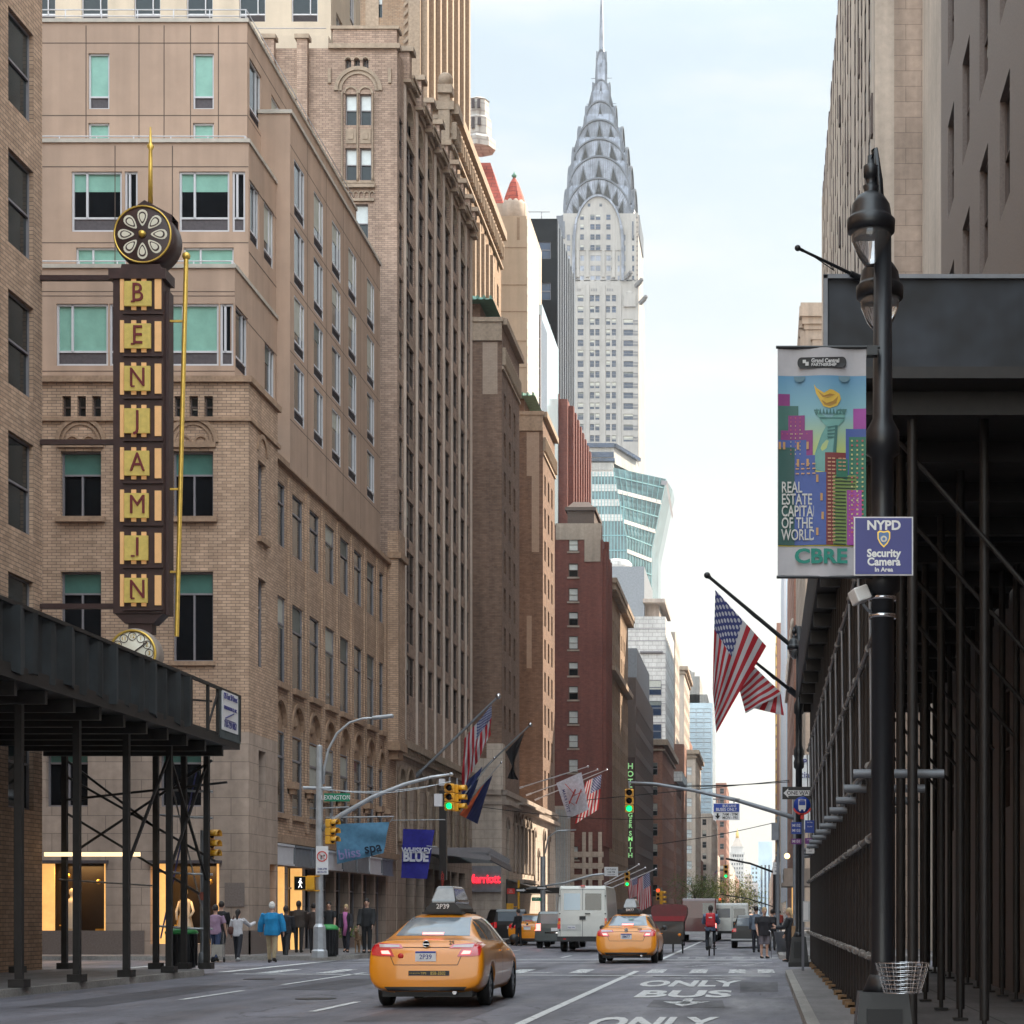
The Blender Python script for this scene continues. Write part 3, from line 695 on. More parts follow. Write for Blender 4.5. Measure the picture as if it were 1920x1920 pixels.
for k in range(8):
  a = 66.5 + 2.63 * k
  f = MB(); f.box(-17.6, a - .1, 3.3, -17.28, a + 2.25, 4.0); f.box(-17.29, a - .14, 3.26, -17.24, a + 2.29, 3.34); f.box(-17.29, a - .14, 3.96, -17.24, a + 2.29, 4.04)
  part(A, 'shop_fascia', f, m_['metal_grey'] if k % 3 else m_['frame_white'])
  d = MB(); d.quad((-18.05, a, .05), (-18.05, a + 2.25, .05), (-18.05, a + 2.25, 3.25), (-18.05, a, 3.25))
  part(A, 'shop_window', d, m_['glass_dark']); d = MB(); [d.box(-18.02, a + t_, .05, -17.95, a + t_ + .06, 3.25) for t_ in (0, .7, 1.4, 2.19)]; d.box(-18.02, a, 2.45, -17.95, a + 2.25, 2.52); part(A, 'shop_frame', d, m_['frame_grey'])
  s_ = MB(); s_.box(-18.0, a + 2.0, .05, -17.6, a + 2.2, 3.24)
  if k < 2: part(A, 'lit_shop_reveal', s_, m_['shop_warm'])  # orange shop light put into the reveal as a glow
c_ = MB(); c_.box(-17.64, 65.2, .05, -17.3, 65.25, 3.2); part(A, 'lit_shop_reveal', c_, m_['shop_warm'])
for ci, (a, b) in enumerate([(-20.5, -18.2), (-24.4, -22.0), (-28.5, -26.0)]):       # shop display window: lit box with a mannequin
  d = MB(); d.quad((a, 63.9, .5), (b, 63.9, .5), (b, 63.9, 3.25), (a, 63.9, 3.25)); d.quad((a, 62.95, .5), (a, 62.95, 3.25), (a, 63.9, 3.25), (a, 63.9, .5)); part(A, 'display_back', d, m_['shop_black'])
  d = MB(); d.box(a, 62.99, .5, a + .5, 63.05, 3.2); part(A, 'lit_display_panel', d, m_['shop_warm']); d = MB(); d.box(b - .22, 62.99, .5, b, 63.05, 3.2); part(A, 'lit_display_panel', d, m_['shop_warm'])
  d = MB(); d.box(a, 62.9, .35, b, 63.9, .5); part(A, 'display_sill', d, m_['cream'])
  d = MB(); d.box(a, 62.6, 3.27, b, 62.94, 4.05); d.box(a - .08, 62.32, 3.2, b + .1, 62.62, 3.3); part(A, 'shop_fascia', d, m_['grille'])
  d = MB(); x = (a + b) / 2 - .25
  d.lathe([(.001, .9), (.22, .92), (.28, 1.05), (.17, 1.55), (.2, 1.85), (.17, 1.98), (.05, 2.05), (.05, 2.12), (.09, 2.2), (.08, 2.33), (.001, 2.38)], (x, 63.35, 0), 14)
  d.tube([(x - .19, 63.35, 1.93), (x - .28, 63.3, 1.6), (x - .25, 63.25, 1.3)], .045); d.tube([(x + .19, 63.35, 1.93), (x + .3, 63.3, 1.6), (x + .2, 63.2, 1.4)], .045)
  part(A, 'mannequin', d, m_['cream']); d = MB(); d.box(a + .55, 63.3, 1.1, a + .95, 63.8, 1.14); d.box(a + .6, 63.4, 1.14, a + .8, 63.6, 1.45); d.box(b - .7, 63.5, .5, b - .35, 63.8, 1.0); d.ball((b - .55, 63.4, 2.6), .09, 8); d.ball((a + .8, 63.4, 2.8), .09, 8); part(A, 'display_items', d, m_['gold'])
  ll = bpy.data.lights.new('shop_light', 'AREA'); ll.energy = 26; ll.size = 1.2; ll.color = (1, .55, .2); lo = bpy.data.objects.new('shop_light', ll); COL.objects.link(lo); lo.location = ((a + b) / 2, 63.2, 3.15); lo.parent = A; lo.location = lo.location - Vector(WL[A.name])
# extra window kinds for A
def add_tpl(kind, w, h, fr, gl, fm, gm, exm=()):
  _wt[(kind, round(w, 2), round(h, 2))] = (fr.mesh('window', fm), gl.mesh('pane', gm), fr, gl, fm, gm, [(n, v.mesh(n, mm), v, mm) for n, v, mm in exm])
def office_tpl(kind, w, h, shade):
  fr = MB(); t = .06
  for qq in ((0, 0, t, h), (w - t, 0, w, h), (t, 0, w - t, t), (t, h - t, w - t, h), (t, h - shade - t, w - t, h - shade), (w * .5 - .03, t, w * .5 + .03, h - shade - t)): fr.box(qq[0], -.07, qq[1], qq[2], .02, qq[3])
  gl = MB(); gl.quad((t, 0, t), (w - t, 0, t), (w - t, 0, h - shade), (t, 0, h - shade)); gl.quad((t, 0, h - shade), (w - t, 0, h - shade), (w - t, 0, h - t), (t, 0, h - t), 1)
  add_tpl(kind, w, h, fr, gl, m_['frame_grey'], [m_['glass_dark'], m_['glass_green']])
office_tpl('office', 1.35, 3.01, .7); office_tpl('office2', 1.35, 2.2, .75); office_tpl('office', 1.4, 1.9, .4)
fr = MB(); [fr.box(0, -.03, .02 + i * .07, .4, 0, .05 + i * .07) for i in range(6)]; gl = MB(); gl.quad((0, 0, 0), (.4, 0, 0), (.4, 0, .45), (0, 0, .45)); add_tpl('vent', .4, .45, fr, gl, m_['grille'], m_['black_matte'])
def curtain_tpl(kind, w, h, gm):
  fr = MB(); t = .07; g0 = .45
  for qq in ((0, 0, t, h), (w - t, 0, w, h), (t, 0, w - t, t), (t, h - t, w - t, h), (t, g0, w - t, g0 + t), (w * .28, g0, w * .28 + t, h)): fr.box(qq[0], -.07, qq[1], qq[2], .02, qq[3])
  gl = MB(); gl.quad((t, 0, g0), (w - t, 0, g0), (w - t, 0, h * .68), (t, 0, h * .68), 1 if kind == 'corner_half' else 0)
  gl.quad((t, 0, h * .68), (w - t, 0, h * .68), (w - t, 0, h - t), (t, 0, h - t))
  v = MB(); v.box(t, -.04, t, w - t, -.005, g0); add_tpl(kind, w, h, fr, gl, m_['frame_white'], [gm, m_['glass_dark']], [('louvre', v, m_['grille'])])
curtain_tpl('corner', 1.75, 2.1, m_['curtain_green']); curtain_tpl('corner_half', 1.75, 2.1, m_['curtain_green']); curtain_tpl('corner_dark', .45, 2.1, m_['glass_dark']); curtain_tpl('corner', .75, 2.1, m_['curtain_green'])
# stucco floors
def sblock(x0, x1, y0, y1, z0, z1, opn, opw):
  mb = MB(); mb.T = frame(0, y0); wall(mb, x0, x1, z0, z1, opn, .18); mb.T = frame(x1, 0, 0, 90); wall(mb, y0, y1, z0, z1, opw, .18); mb.T = None
  mb.box(x0 + .4, y0 + .4, z0, x1 - .4, y1 - .4, z1 - .2); mb.quad((x0, y0, z1), (x1, y0, z1), (x1, y1, z1), (x0, y1, z1)); mb.quad((x1, y1, z0), (x0, y1, z0), (x0, y1, z1), (x1, y1, z1))
  part(A, 'stucco_wall', mb, m_['stucco'])
  c = MB(); c.box(x0, y0 - .06, z1, x1 + .06, y1, z1 + .13); part(A, 'coping', c, m_['coping'])
rep = lambda L_, n=6, dx=3.75: [(a - dx * k, b - dx * k, c, d) for k in range(n) for a, b, c, d in L_]
# lowest projecting floor
o = rep([(-20.2, -18.45, 20.1, 22.2), (-18.4, -17.95, 20.1, 22.2)]); ow = [(63.4, 64.9, 20.1, 22.2)]
sblock(-45, -17.9, 63.3, 68.8, 19.45, 23.4, o, ow + [(67.1, 68.5, 20.0, 22.1)])
TD = frame(0, 63.3); TDW = frame(-17.9, 0, 0, 90)
items += [(TD, a, c, b - a, 2.1, 'corner' if b - a > 1 else 'corner_dark', .12) for a, b, c, d in o] + [(TDW, 63.4, 20.1, 1.5, 2.1, 'ptac', .12), (TDW, 67.1, 20.0, 1.4, 2.1, 'ptac', .12)]
# second block
o = rep([(-20.35, -18.6, 25.3, 27.4), (-18.5, -18.05, 25.3, 27.4), (-20.2, -18.45, 23.5, 24.75)]); ow = [(65.3, 66.5, 25.1, 27.2), (67.1, 68.5, 25.1, 27.2), (65.3, 66.5, 22.5, 24.6), (67.1, 68.5, 22.5, 24.6)]
sblock(-45, -17.9 - .03, 65.1, 68.8, 23.5, 28.4, o, [x for x in ow if x[2] > 23.6])
TC = frame(0, 65.1)
items += [(TC, a, c, b - a, 2.1, 'corner_half' if b - a > 1 else 'corner_dark', .12) for a, b, c, d in o if d - c > 2] + [(TC, a, 23.5, 1.75, 1.25, 'plainw', .12) for a, b, c, d in o if d - c < 2]
fr = MB(); gl = MB(); [fr.box(*b_) for b_ in ((0, -.06, 0, .06, .02, 1.25), (1.69, -.06, 0, 1.75, .02, 1.25), (0, -.06, 1.19, 1.75, .02, 1.25), (.55, -.06, 0, .61, .02, 1.25), (.06, -.06, 0, 1.69, .02, .05))]; gl.quad((.06, 0, .05), (1.69, 0, .05), (1.69, 0, 1.2), (.06, 0, 1.2)); add_tpl('plainw', 1.75, 1.25, fr, gl, m_['frame_white'], m_['curtain_green'])
TCW = frame(-17.93, 0, 0, 90); items += [(TCW, a, c, b - a, d - c, 'ptac', .12) for a, b, c, d in ow if c > 23.6]
# set back top block
o = rep([(-20.45, -19.7, 30.4, 32.4), (-20.45, -19.7, 28.45, 29.9)]); ow = [(67.3 + 3.0 * k, 68.9 + 3.0 * k, 30.3, 32.4) for k in range(6)]
sblock(-45, -18.5, 67.0, 85.0, 28.0, 33.5, o, ow)
TU = frame(0, 67.0); TUW = frame(-18.5, 0, 0, 90)
items += [(TU, a, c, .75, d - c, 'gl' if d - c > 1.8 else 'gs', .12) for a, b, c, d in o] + [(TUW, a, c, b - a, d - c, 'ptac', .12) for a, b, c, d in ow]
for kd, hh in (('gl', 2.0), ('gs', 1.45)):
  fr = MB(); gl = MB(); [fr.box(*b_) for b_ in ((0, -.06, 0, .06, .02, hh), (.69, -.06, 0, .75, .02, hh), (0, -.06, hh - .06, .75, .02, hh), (.06, -.06, 0, .69, .02, .05), (.06, -.06, .42, .69, .02, .48))]
  gl.quad((.06, 0, .45), (.69, 0, .45), (.69, 0, hh - .06), (.06, 0, hh - .06)); gl.quad((.06, -.01, .05), (.69, -.01, .05), (.69, -.01, .45), (.06, -.01, .45), 1); add_tpl(kd, .75, hh, fr, gl, m_['frame_white'], [m_['curtain_green'], m_['grille']])
# long street face
mcols = [69.4, 72.45, 75.5, 78.5, 82.2]; ow = []
for r_ in range(5):
  zt = 29.6 - 2.53 * r_
  for c in mcols: ow.append((c, c + 1.55, zt - 2.1, zt))
mainw = [q for q in ow if q[2] > 17.95]
mb = MB(); mb.T = frame(-17.42, 0, 0, 90); wall(mb, 68.8, 85.0, 17.95, 31.0, mainw, .1); mb.T = frame(0, 68.8); wall(mb, -18.6, -17.42, 17.95, 31.0, [], .2); mb.T = None
mb.box(-18.6, 69.3, 18, -17.9, 84.9, 30.8); mb.quad((-18.6, 68.8, 31), (-17.42, 68.8, 31), (-17.42, 85, 31), (-18.6, 85, 31)); mb.quad((-17.42, 85, 17.95), (-45, 85, 17.95), (-45, 85, 31), (-17.42, 85, 31)); part(A, 'stucco_wall', mb, m_['stucco'])
c = MB(); c.box(-18.6, 68.74, 31.0, -17.34, 85, 31.14); part(A, 'coping', c, m_['coping'])
TM = frame(-17.42, 0, 0, 90); items += [(TM, a, c_, b - a, d - c_, 'ptac', .07) for a, b, c_, d in mainw]
sm = MB()
for r_ in range(6):
  z = 29.6 + .25 - 2.53 * r_
  if z > 18.2: sm.box(-17.42, 68.8, z, -17.416, 85, z + .03); (z < 28.3 and sm.box(-17.93 if z > 23.4 else -17.9, 65.15 if z > 23.4 else 63.4, z - .2, -17.92 if z > 23.4 else -17.895, 68.8, z - .17))
for u in (71.4, 74.5, 77.5, 80.9, 84.3): sm.box(-17.42, u, 18.2, -17.416, u + .03, 31)
for z in (32.75, 30.15, 28.2): sm.box(-45, 66.995, z, -18.5, 67.0, z + .03); sm.box(-18.5, 67, z, -18.495, 85, z + .03)
for x in (-19.55, -20.55, -21.5, -22.4, -24.3, -26.2, -28): sm.box(x, 66.994, 28, x + .03, 67.0, 33.4)
for x in (-20.6, -22.6): sm.box(x, 65.094, 23.6, x + .03, 65.1, 28.3)
for z in (27.55, 24.9): sm.box(-45, 65.095, z, -17.93, 65.1, z + .03)
for z in (22.45, 19.9, 22.6): sm.box(-45, 63.295, z, -17.9, 63.3, z + .025)
part(A, 'panel_joints', sm, m_['seam'], kind='stuff')
put_windows(A, items, True, 150)
for (z, y, x1, y1) in ((23.53, 63.3, -17.95, 65.0), (28.53, 65.1, -18.0, 67), (33.63, 67.0, -18.5, 85)):
  rl = MB();
  for h in ((.22, .45) if z > 30 else (.2,)): rl.tube([(-45, y + .25, z + h), (x1 - .1, y + .25, z + h), (x1 - .1, y1 - .1, z + h)], .022, 6)
  for k in range(9): rl.tube([(x1 - .12 - 1.3 * k, y + .25, z), (x1 - .12 - 1.3 * k, y + .25, z + (.45 if z > 30 else .2))], .02, 6)
  part(A, 'terrace_rail', rl, m_['frame_white'])
# stucco tower behind, its sunlit tone put into a paler stucco
T_ = bld('setback_tower', 'stucco tower block, painted in its sunlit tone, rising behind the brown stucco hotel', 'building', -22.2, 96)
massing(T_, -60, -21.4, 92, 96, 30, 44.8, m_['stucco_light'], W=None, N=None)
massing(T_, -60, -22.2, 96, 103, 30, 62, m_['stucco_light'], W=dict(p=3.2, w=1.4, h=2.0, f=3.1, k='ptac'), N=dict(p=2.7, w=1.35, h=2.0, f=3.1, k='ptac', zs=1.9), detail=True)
rl = MB(); rl.tube([(-60, 92.3, 45.3), (-21.6, 92.3, 45.3)], .025, 6); part(T_, 'terrace_rail', rl, m_['frame_white'])

# ================================================================ B: tall brick hotel, 9 bays
B = bld('brick_hotel', 'tall tan brick hotel with closely set pilasters and stepped pier caps beside the stucco hotel', 'building', -17.6, 89.9)
items = []; br = MB(); tr = MB(); TN = frame(0, 89.9); TW = frame(-17.6, 0, 0, 90)
H = 43.2; rows = [12.4 + 2.58 * k for k in range(11)]
bays = [(92.2 + 2.67 * k, 94.25 + 2.67 * k) for k in range(7)]
ops = [(a, b, z, z + 1.95) for z in rows for a, b in bays] + [(a, b, z, z + 1.95) for z in rows for a, b in ((90.4, 91.3), (111.0, 111.9))]
top = [(a + .15, b - .15, 40.2, 42.0) for a, b in bays]
arc = [(a + .2, b - .2, 5.0, 8.7) for a, b in [(90.1, 91.9)] + bays + [(110.6, 112.4)]]
br.T = TW; wall(br, 89.9, 113, 9.9, H, ops + top, .16)
for a, b, c, d in ops:
  items.append((TW, a, c, b - a, d - c, 'two' if b - a > 1.5 else 'dh_dark', .12));
for a, b in bays:
  for z in rows:
    tr.T = TW; tr.box(a, .02, z - .62, b, .12, z - .12)
    br.T = TW
    items.append((TW, a + .15, z - .5, .4, .45, 'vent', .0))
  tr.T = TW; spandrel(tr, a + .15, b - .15, 41.2, 42.02, .75, -.02, .35); items.append((TW, a + .15, 40.2, b - a - .3, 1.8, 'arched', .3))
  tr.box(a, -.12, 42.3, b, .3, 42.6); tr.box(a, -.05, 39.7, b, .1, 40.0)
pr_ = MB()
for k in range(9):          # piers with caps
  c = [91.75, 94.9, 97.55, 100.2, 102.9, 105.55, 108.2, 110.55, 112.55][k]
  br.T = TW; pr_.T = TW; pr_.box(c - .10, -.08, 9.9, c + .10, .0, H + .9); pr_.box(c - .22, -.03, 9.9, c + .22, .0, H + .2)
  tr.T = TW; br.box(c - .3, -.3, H - .9, c + .3, .3, H + .6); tr.box(c - .4, -.5, H + .55, c + .4, .3, H + .8); tr.box(c - .34, -.38, H - .95, c + .34, .1, H - .8)
  if k < 8:
    tr.box(c + .35, -.42, 42.75, c + 2.3, .05, 42.9)
    for j in range(9): tr.box(c + .4 + j * .21, -.36, 42.55, c + .48 + j * .21, .0, 42.75)
br.T = TN; nops = [(-20.1, -19.55, 39.5, 41.0), (-19.4, -18.85, 39.5, 41.0), (-20.1, -19.55, 36.85, 38.4), (-19.4, -18.85, 36.85, 38.4), (-19.75, -19.0, 33.9, 35.7)] + [(-20.1 + .42 * j, -19.82 + .42 * j, 42.05, 42.7) for j in range(3)] \
  + [(-23.0 - 1.6 * j, -22.4 - 1.6 * j, 38.6 - 2.6 * q, 40.3 - 2.6 * q) for j in range(5) for q in range(3)]
wall(br, -45, -17.6, 9.9, H, nops, .3)
for a, b, c, d in nops: items.append((TN, a, c, b - a, d - c, 'arched' if c > 42 else 'dh_blind', .22))
for kd in ('arched',):
  for w_, h_ in ((1.75, 1.8), (.28, .65)):
    fr = MB(); gl = MB(); fr.box(0, -.04, 0, .05, .02, h_); fr.box(w_ - .05, -.04, 0, w_, .02, h_); fr.box(w_ / 2 - .04, -.04, 0, w_ / 2 + .04, .02, h_); gl.quad((0, 0, 0), (w_, 0, 0), (w_, 0, h_), (0, 0, h_)); add_tpl('arched', w_, h_, fr, gl, m_['frame_brown'], m_['glass'])
tr.T = TN
for r0, r1, yy in ((.98, 1.16, -.10), (.80, .90, -.06), (.90, .98, -.03)): arch_ring(tr, -19.47, 41.15, r0, r1, yy, 0, n=18)
for cx in (-19.82, -19.12): arch_ring(tr, cx, 41.02, .27, .36, -.06, 0);
tr.box(-20.3, -.05, 36.7, -18.7, .0, 36.8); tr.box(-20.35, -.18, 36.45, -18.65, .0, 36.62); tr.box(-20.3, -.1, 35.82, -18.7, .0, 35.95)
for j in range(6): arch_ring(tr, -20.1 + .26 * j, 36.2, .07, .12, -.08, 0, n=6); tr.box(-20.25 + .26 * j, -.08, 35.95, -20.2 + .26 * j, 0, 36.2)
for x in (-20.25, -19.5, -18.78): tr.lathe([(.06, 36.8), (.05, 37), (.05, 41.0), (.07, 41.05)], (x, -.04, 0), 8)
for x in (-19.82, -19.12): tr.box(x - .25, -.05, 38.6, x + .25, 0, 39.3); tr.box(x - .12, -.08, 38.8, x + .12, 0, 39.1)
for j in range(3): arch_ring(tr, -19.96 + .42 * j, 42.6, .14, .2, -.05, 0, n=8)
tr.box(-20.9, -.16, H - .05, -17.45, .3, H + .18); br.box(-20.7, -.02, H + .18, -17.62, .6, H + .9); tr.box(-20.8, -.1, H + .9, -17.5, .7, H + 1.05)
for x in (-17.95, -20.85): tr.box(x - .07, -.1, 41.5, x + .07, 0, 42.2)
for j in range(7): x = -22.0 - 1.6 * j; br.box(x - .35, -.35, 30, x + .15, 0, H + .3); tr.box(x - .45, -.45, H + .3, x + .25, .1, H + .5); tr.box(x - 1.4, -.14, 40.7, x - .4, 0, 41.2); [arch_ring(tr, x - 1.25 + .26 * q, 40.55, .07, .12, -.1, 0, n=5) for q in range(4)]
br.T = None; tr.T = None
br.box(-44, 90.4, 0, -18.2, 112.9, H - .1); br.quad((-45, 89.9, H), (-17.6, 89.9, H), (-17.6, 113, H), (-45, 113, H)); br.quad((-17.6, 113, 0), (-45, 113, 0), (-45, 113, H), (-17.6, 113, H))
pr_.T = None; part(B, 'pilasters', pr_, m_['pier_light']); part(B, 'brick_wall', br, m_['brick_hotel']); part(B, 'terracotta_trim', tr, m_['trim'])
put_windows(B, [it for it in items if it[5] != 'vent'], False, 100); vv = [it for it in items if it[5] == 'vent']; put_windows(B, vv, False, 40, 'vent')
st = MB(); st.T = TW; so = [(a - .1, b + .1, 0.1, 3.9) for a, b in bays]; wall(st, 89.9, 113, 0, 9.9, so + arc, .45); tr = MB()
for a, b, c, d in arc:
  tr.T = TW; spandrel(tr, a, b, 7.9, 8.72, .75, -.012, .4); arch_ring(tr, (a + b) / 2, 7.9, (b - a) / 2, (b - a) / 2 + .16, -.08, 0);
  tr.lathe([(.12, 5.0), (.09, 5.2), (.08, 7.6), (.13, 7.9)], (a - .22, -.1, 0), 8); tr.box(a - .1, -.2, 4.85, b + .1, 0, 5.0)
tr.box(89.9, -.35, 9.6, 113, 0, 9.95); tr.box(89.9, -.2, 9.2, 113, 0, 9.35)
for j in range(40): tr.box(90 + .57 * j, -.25, 9.35, 90.2 + .57 * j, 0, 9.6)
tr.T = None; st.T = TN; wall(st, -45, -17.6, 0, 9.9, [], .4); st.T = None
part(B, 'stone_base', st, m_['stone']); part(B, 'arcade_trim', tr, m_['trim'])
gi = [(TW, a, 5.0, b - a, 3.7, 'slot', .34) for a, b, c, d in arc]; put_windows(B, gi, True)
d = MB(); [d.quad((-18.05, a - .1, .1), (-18.05, b + .1, .1), (-18.05, b + .1, 3.9), (-18.05, a - .1, 3.9)) for a, b in bays]; part(B, 'lobby_glass', d, m_['glass_dark'])
cn = MB()          # fluted glass entrance canopy
for j in range(13):
  y = 96.6 + .62 * j; cn.box(-17.55, y, 4.7 - .03 * j, -14.1, y + .05, 4.95 - .03 * j, 1); cn.add([(-17.5, y + .05, 4.9 - .03 * j), (-14.15, y + .05, 4.35 - .03 * j), (-14.15, y + .62, 4.35 - .03 * j), (-17.5, y + .62, 4.9 - .03 * j)], [(0, 1, 2, 3), (3, 2, 1, 0)], 0)
  cn.ball((-14.2, y + .3, 4.55 - .03 * j), .12, 8, 1)
cn.bar((-14.12, 96.5, 4.4), (-14.12, 104.6, 4.0), .12, .2, 1); cn.bar((-17.5, 96.6, 4.8), (-14.12, 96.6, 4.4), .12, .25, 1)
part(B, 'entrance_canopy', cn, [m_['copper_green'], m_['frame_grey']])
# ================================================================ C: brown brick hotel with two street wings (one building)
C = bld('brick_hotel', 'dark brown brick hotel with two street wings, copper roofed penthouses and a high rear tower', 'building', -17.6, 126)
m_['brick_new'] = mat('brick_new', (.36, .27, .21), .85, brick=(.3, .1, (.32, .23, .18), (.26, .2, .16)), var=.08)
items = []; br = MB(); tr = MB()
for wi, (ya, yb, zt) in enumerate(((126, 135, 41.6), (149.5, 158, 41.6))):
  TN = frame(0, ya); TW = frame(-17.6, 0, 0, 90)
  W = [(ya + u, ya + u + .95, 11.5 + 2.65 * k, 13.1 + 2.65 * k) for u in (1.0, 3.5, 5.9) for k in range(10)]
  br.T = TW; wall(br, ya, yb, 9.9, zt, W, .3); items += [(TW, a, c, .95, 1.6, 'dh_dark', .2) for a, b, c, d in W]
  N = [(-25.5 - 3.2 * j, -24.6 - 3.2 * j, 12 + 2.65 * k, 13.6 + 2.65 * k) for j in range(4) for k in range(10)]
  br.T = TN; wall(br, -40, -17.6, 9.9, zt, N, .3); items += [(TN, a, c, .9, 1.6, 'dh_blind', .2) for a, b, c, d in N]
  br.box(-20.35, -.25, 9.9, -20.05, 0, 37.5)       # projecting pilaster
  tr.T = TW; tr.box(ya, -.35, zt - .3, yb, 0, zt + .15); tr.box(ya, -.12, 38.3, yb, 0, 38.5)
  for j in range(16): arch_ring(tr, ya + .4 + .54 * j, 39.6, .14, .26, -.2, 0, n=6); tr.box(ya + .1 + .54 * j, -.25, 38.6, ya + .2 + .54 * j, 0, 39.7)
  tr.T = TN; tr.box(-40, -.12, zt - 1.4, -17.6, 0, zt - .15); tr.box(-40, -.2, zt - .15, -17.5, 0, zt + .15)
  br.T = tr.T = None
  br.box(-39.6, ya + .4, 9.9, -18.1, yb - .1, zt - .2); br.quad((-40, ya, zt), (-17.6, ya, zt), (-17.6, yb, zt), (-40, yb, zt)); br.quad((-17.6, yb, 9.9), (-40, yb, 9.9), (-40, yb, zt), (-17.6, yb, zt))
  br.box(-26, ya + 1.5, zt, -19.3, yb - 1, zt + 1.6)
  cp = MB(); cp.add([(-27, ya + .6, zt + 1.6), (-18.3, ya + .6, zt + 1.6), (-18.3, yb - .2, zt + 1.6), (-27, yb - .2, zt + 1.6), (-25, ya + 3, zt + 2.7), (-20.4, ya + 3, zt + 2.7), (-20.4, yb - 3, zt + 2.7), (-25, yb - 3, zt + 2.7)], [(0, 3, 2, 1), (0, 1, 5, 4), (1, 2, 6, 5), (2, 3, 7, 6), (3, 0, 4, 7), (4, 5, 6, 7)])
  for j in range(20): cp.box(-26.9 + j * .44, ya + .55, zt + 1.62, -26.75 + j * .44, ya + 3, zt + 1.85)
  part(C, 'copper_roof', cp, m_['copper_green'])
  for bx4 in ((-18.9, 36.6, -17.9, 40.1),) + (((-18.5, 30.5, -17.9, 36.6), (-18.9, 21.2, -18.5, 25.4)) if wi else ()):
   pt = MB(); pt.box(bx4[0], ya - .012, bx4[1], bx4[2], ya, bx4[3]); part(C, 'brick_repair', pt, m_['brick_new'])
part(C, 'brick_wall', br, m_['brick_brown']); part(C, 'cornice', tr, m_['trim'])
st = MB(); tr = MB(); TN = frame(0, 126); TW = frame(-17.6, 0, 0, 90); st.T = TN
wall(st, -40, -17.6, 0, 9.9, [(-20.9, -20.3, 4.7, 6.6), (-19.9, -19.6, .9, 2.2)], .3); items += [(TN, -20.9, 4.7, .6, 1.9, 'dh_dark', .2)]
so = [(128.2, 129.4, 3.2, 8.0)] + [(132 + 2.1 * k, 133.5 + 2.1 * k, 4.6, 8.6) for k in range(5)] + [(143.5, 144.6, 3.2, 8.0), (146, 147, 3.2, 6.5), (149.5, 151, 4.0, 8.2), (153, 154.4, 4.0, 8.2)]
st.T = TW; wall(st, 126, 158, 0, 9.9, so, .45)
for a, b, c, d in so:
  spandrel(st, a, b, d - (b - a) / 2 - .02, d + .01, (b - a) / 2, -.012, .4); items.append((TW, a, c, b - a, d - c, 'slot', .3))
  tr.T = TW; arch_ring(tr, (a + b) / 2, d - (b - a) / 2, (b - a) / 2, (b - a) / 2 + .2, -.1, 0)
tr.T = TW; tr.box(126, -.5, 8.9, 158, 0, 9.2); tr.box(126, -.35, 9.55, 158, 0, 9.9)
for j in range(60): tr.box(126.1 + .53 * j, -.3, 9.2, 126.3 + .53 * j, 0, 9.55)
for j in range(6): tr.lathe([(.14, 4.4), (.1, 4.6), (.1, 7.6), (.16, 7.9)], (131.7 + 2.1 * j, -.15, 0), 8)
tr.box(131.2, -.9, 3.7, 143, 0, 3.95); tr.box(131.2, -.9, 9.2, 143, 0, 9.35)
tr.T = TN; tr.box(-40, -.25, 9.55, -17.6, 0, 9.9); tr.box(-40, -.12, 8.9, -17.6, 0, 9.1)
tr.T = st.T = None; st.box(-39.5, 126.4, 0, -18.2, 157.9, 9.8); st.box(-20.3, 125.7, 9.9, -18.1, 127, 12.0); st.quad((-40, 126, 9.9), (-17.6, 126, 9.9), (-17.6, 158, 9.9), (-40, 158, 9.9)); st.box(-18.6, 125.75, 9.9, -17.5, 126.9, 13.0)
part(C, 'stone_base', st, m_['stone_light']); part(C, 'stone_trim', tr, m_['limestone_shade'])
sg = MB(); sg.box(-22.5, 125.8, 3.0, -17.65, 126, 4.75); part(C, 'sign_band', sg, m_['metal_grey'])
sg = MB(); put_text(sg, 'Marriott', (-18.78, 125.72, 3.85), .82, 0, .02, ext=.04, sx=.78); part(C, 'sign_letters', sg, m_['neon_red'])
mq = MB(); mq.add([(-17.6, 128, 3.9), (-15, 128, 3.1), (-15, 133, 3.1), (-17.6, 133, 3.9)], [(0, 1, 2, 3)]); mq.box(-17.6, 133.6, 3.0, -14.4, 142, 3.4); mq.box(-17.6, 128, .1, -17.5, 133, 3.9); part(C, 'street_marquee', mq, m_['shop_black'])
# upper massing behind the wings
it = massing(C, -34, -22, 132, 157, 9.9, 58.6, m_['brick_shelton'], W=dict(p=2.35, w=.95, h=1.75, f=2.9, k='dh_dark', zs=1.5), N=dict(p=2.8, w=.9, h=1.75, f=2.9, k='dh_blind', zs=1.5), items=[])
items += it
it = massing(C, -60, -26, 142, 166, 40, 96, m_['brick_shelton'], W=dict(p=2.9, w=1.0, h=2.1, f=3.2, k='dh_dark', zs=.9), N=dict(p=5.4, w=1.15, h=2.1, f=3.2, k='dh_blind', zs=.9), items=[])
items += it
tr = MB(); tr.T = frame(-22, 0, 0, 90); tr.box(132, -.5, 58.1, 157, 0, 58.8); tr.box(132, -.2, 55.7, 157, 0, 55.9)
for j in range(32): arch_ring(tr, 132.4 + .78 * j, 57.3, .22, .36, -.32, 0, n=6); tr.box(132 + .78 * j, -.35, 56.3, 132.16 + .78 * j, 0, 57.3)
for j in range(9): tr.box(133.0 + 2.35 * j + .9, -.3, 12, 133.0 + 2.35 * j + 1.5, 0, 54.6) if j < 8 else None
tr.T = frame(0, 132); tr.box(-34, -.3, 58.3, -21.8, 0, 58.9)
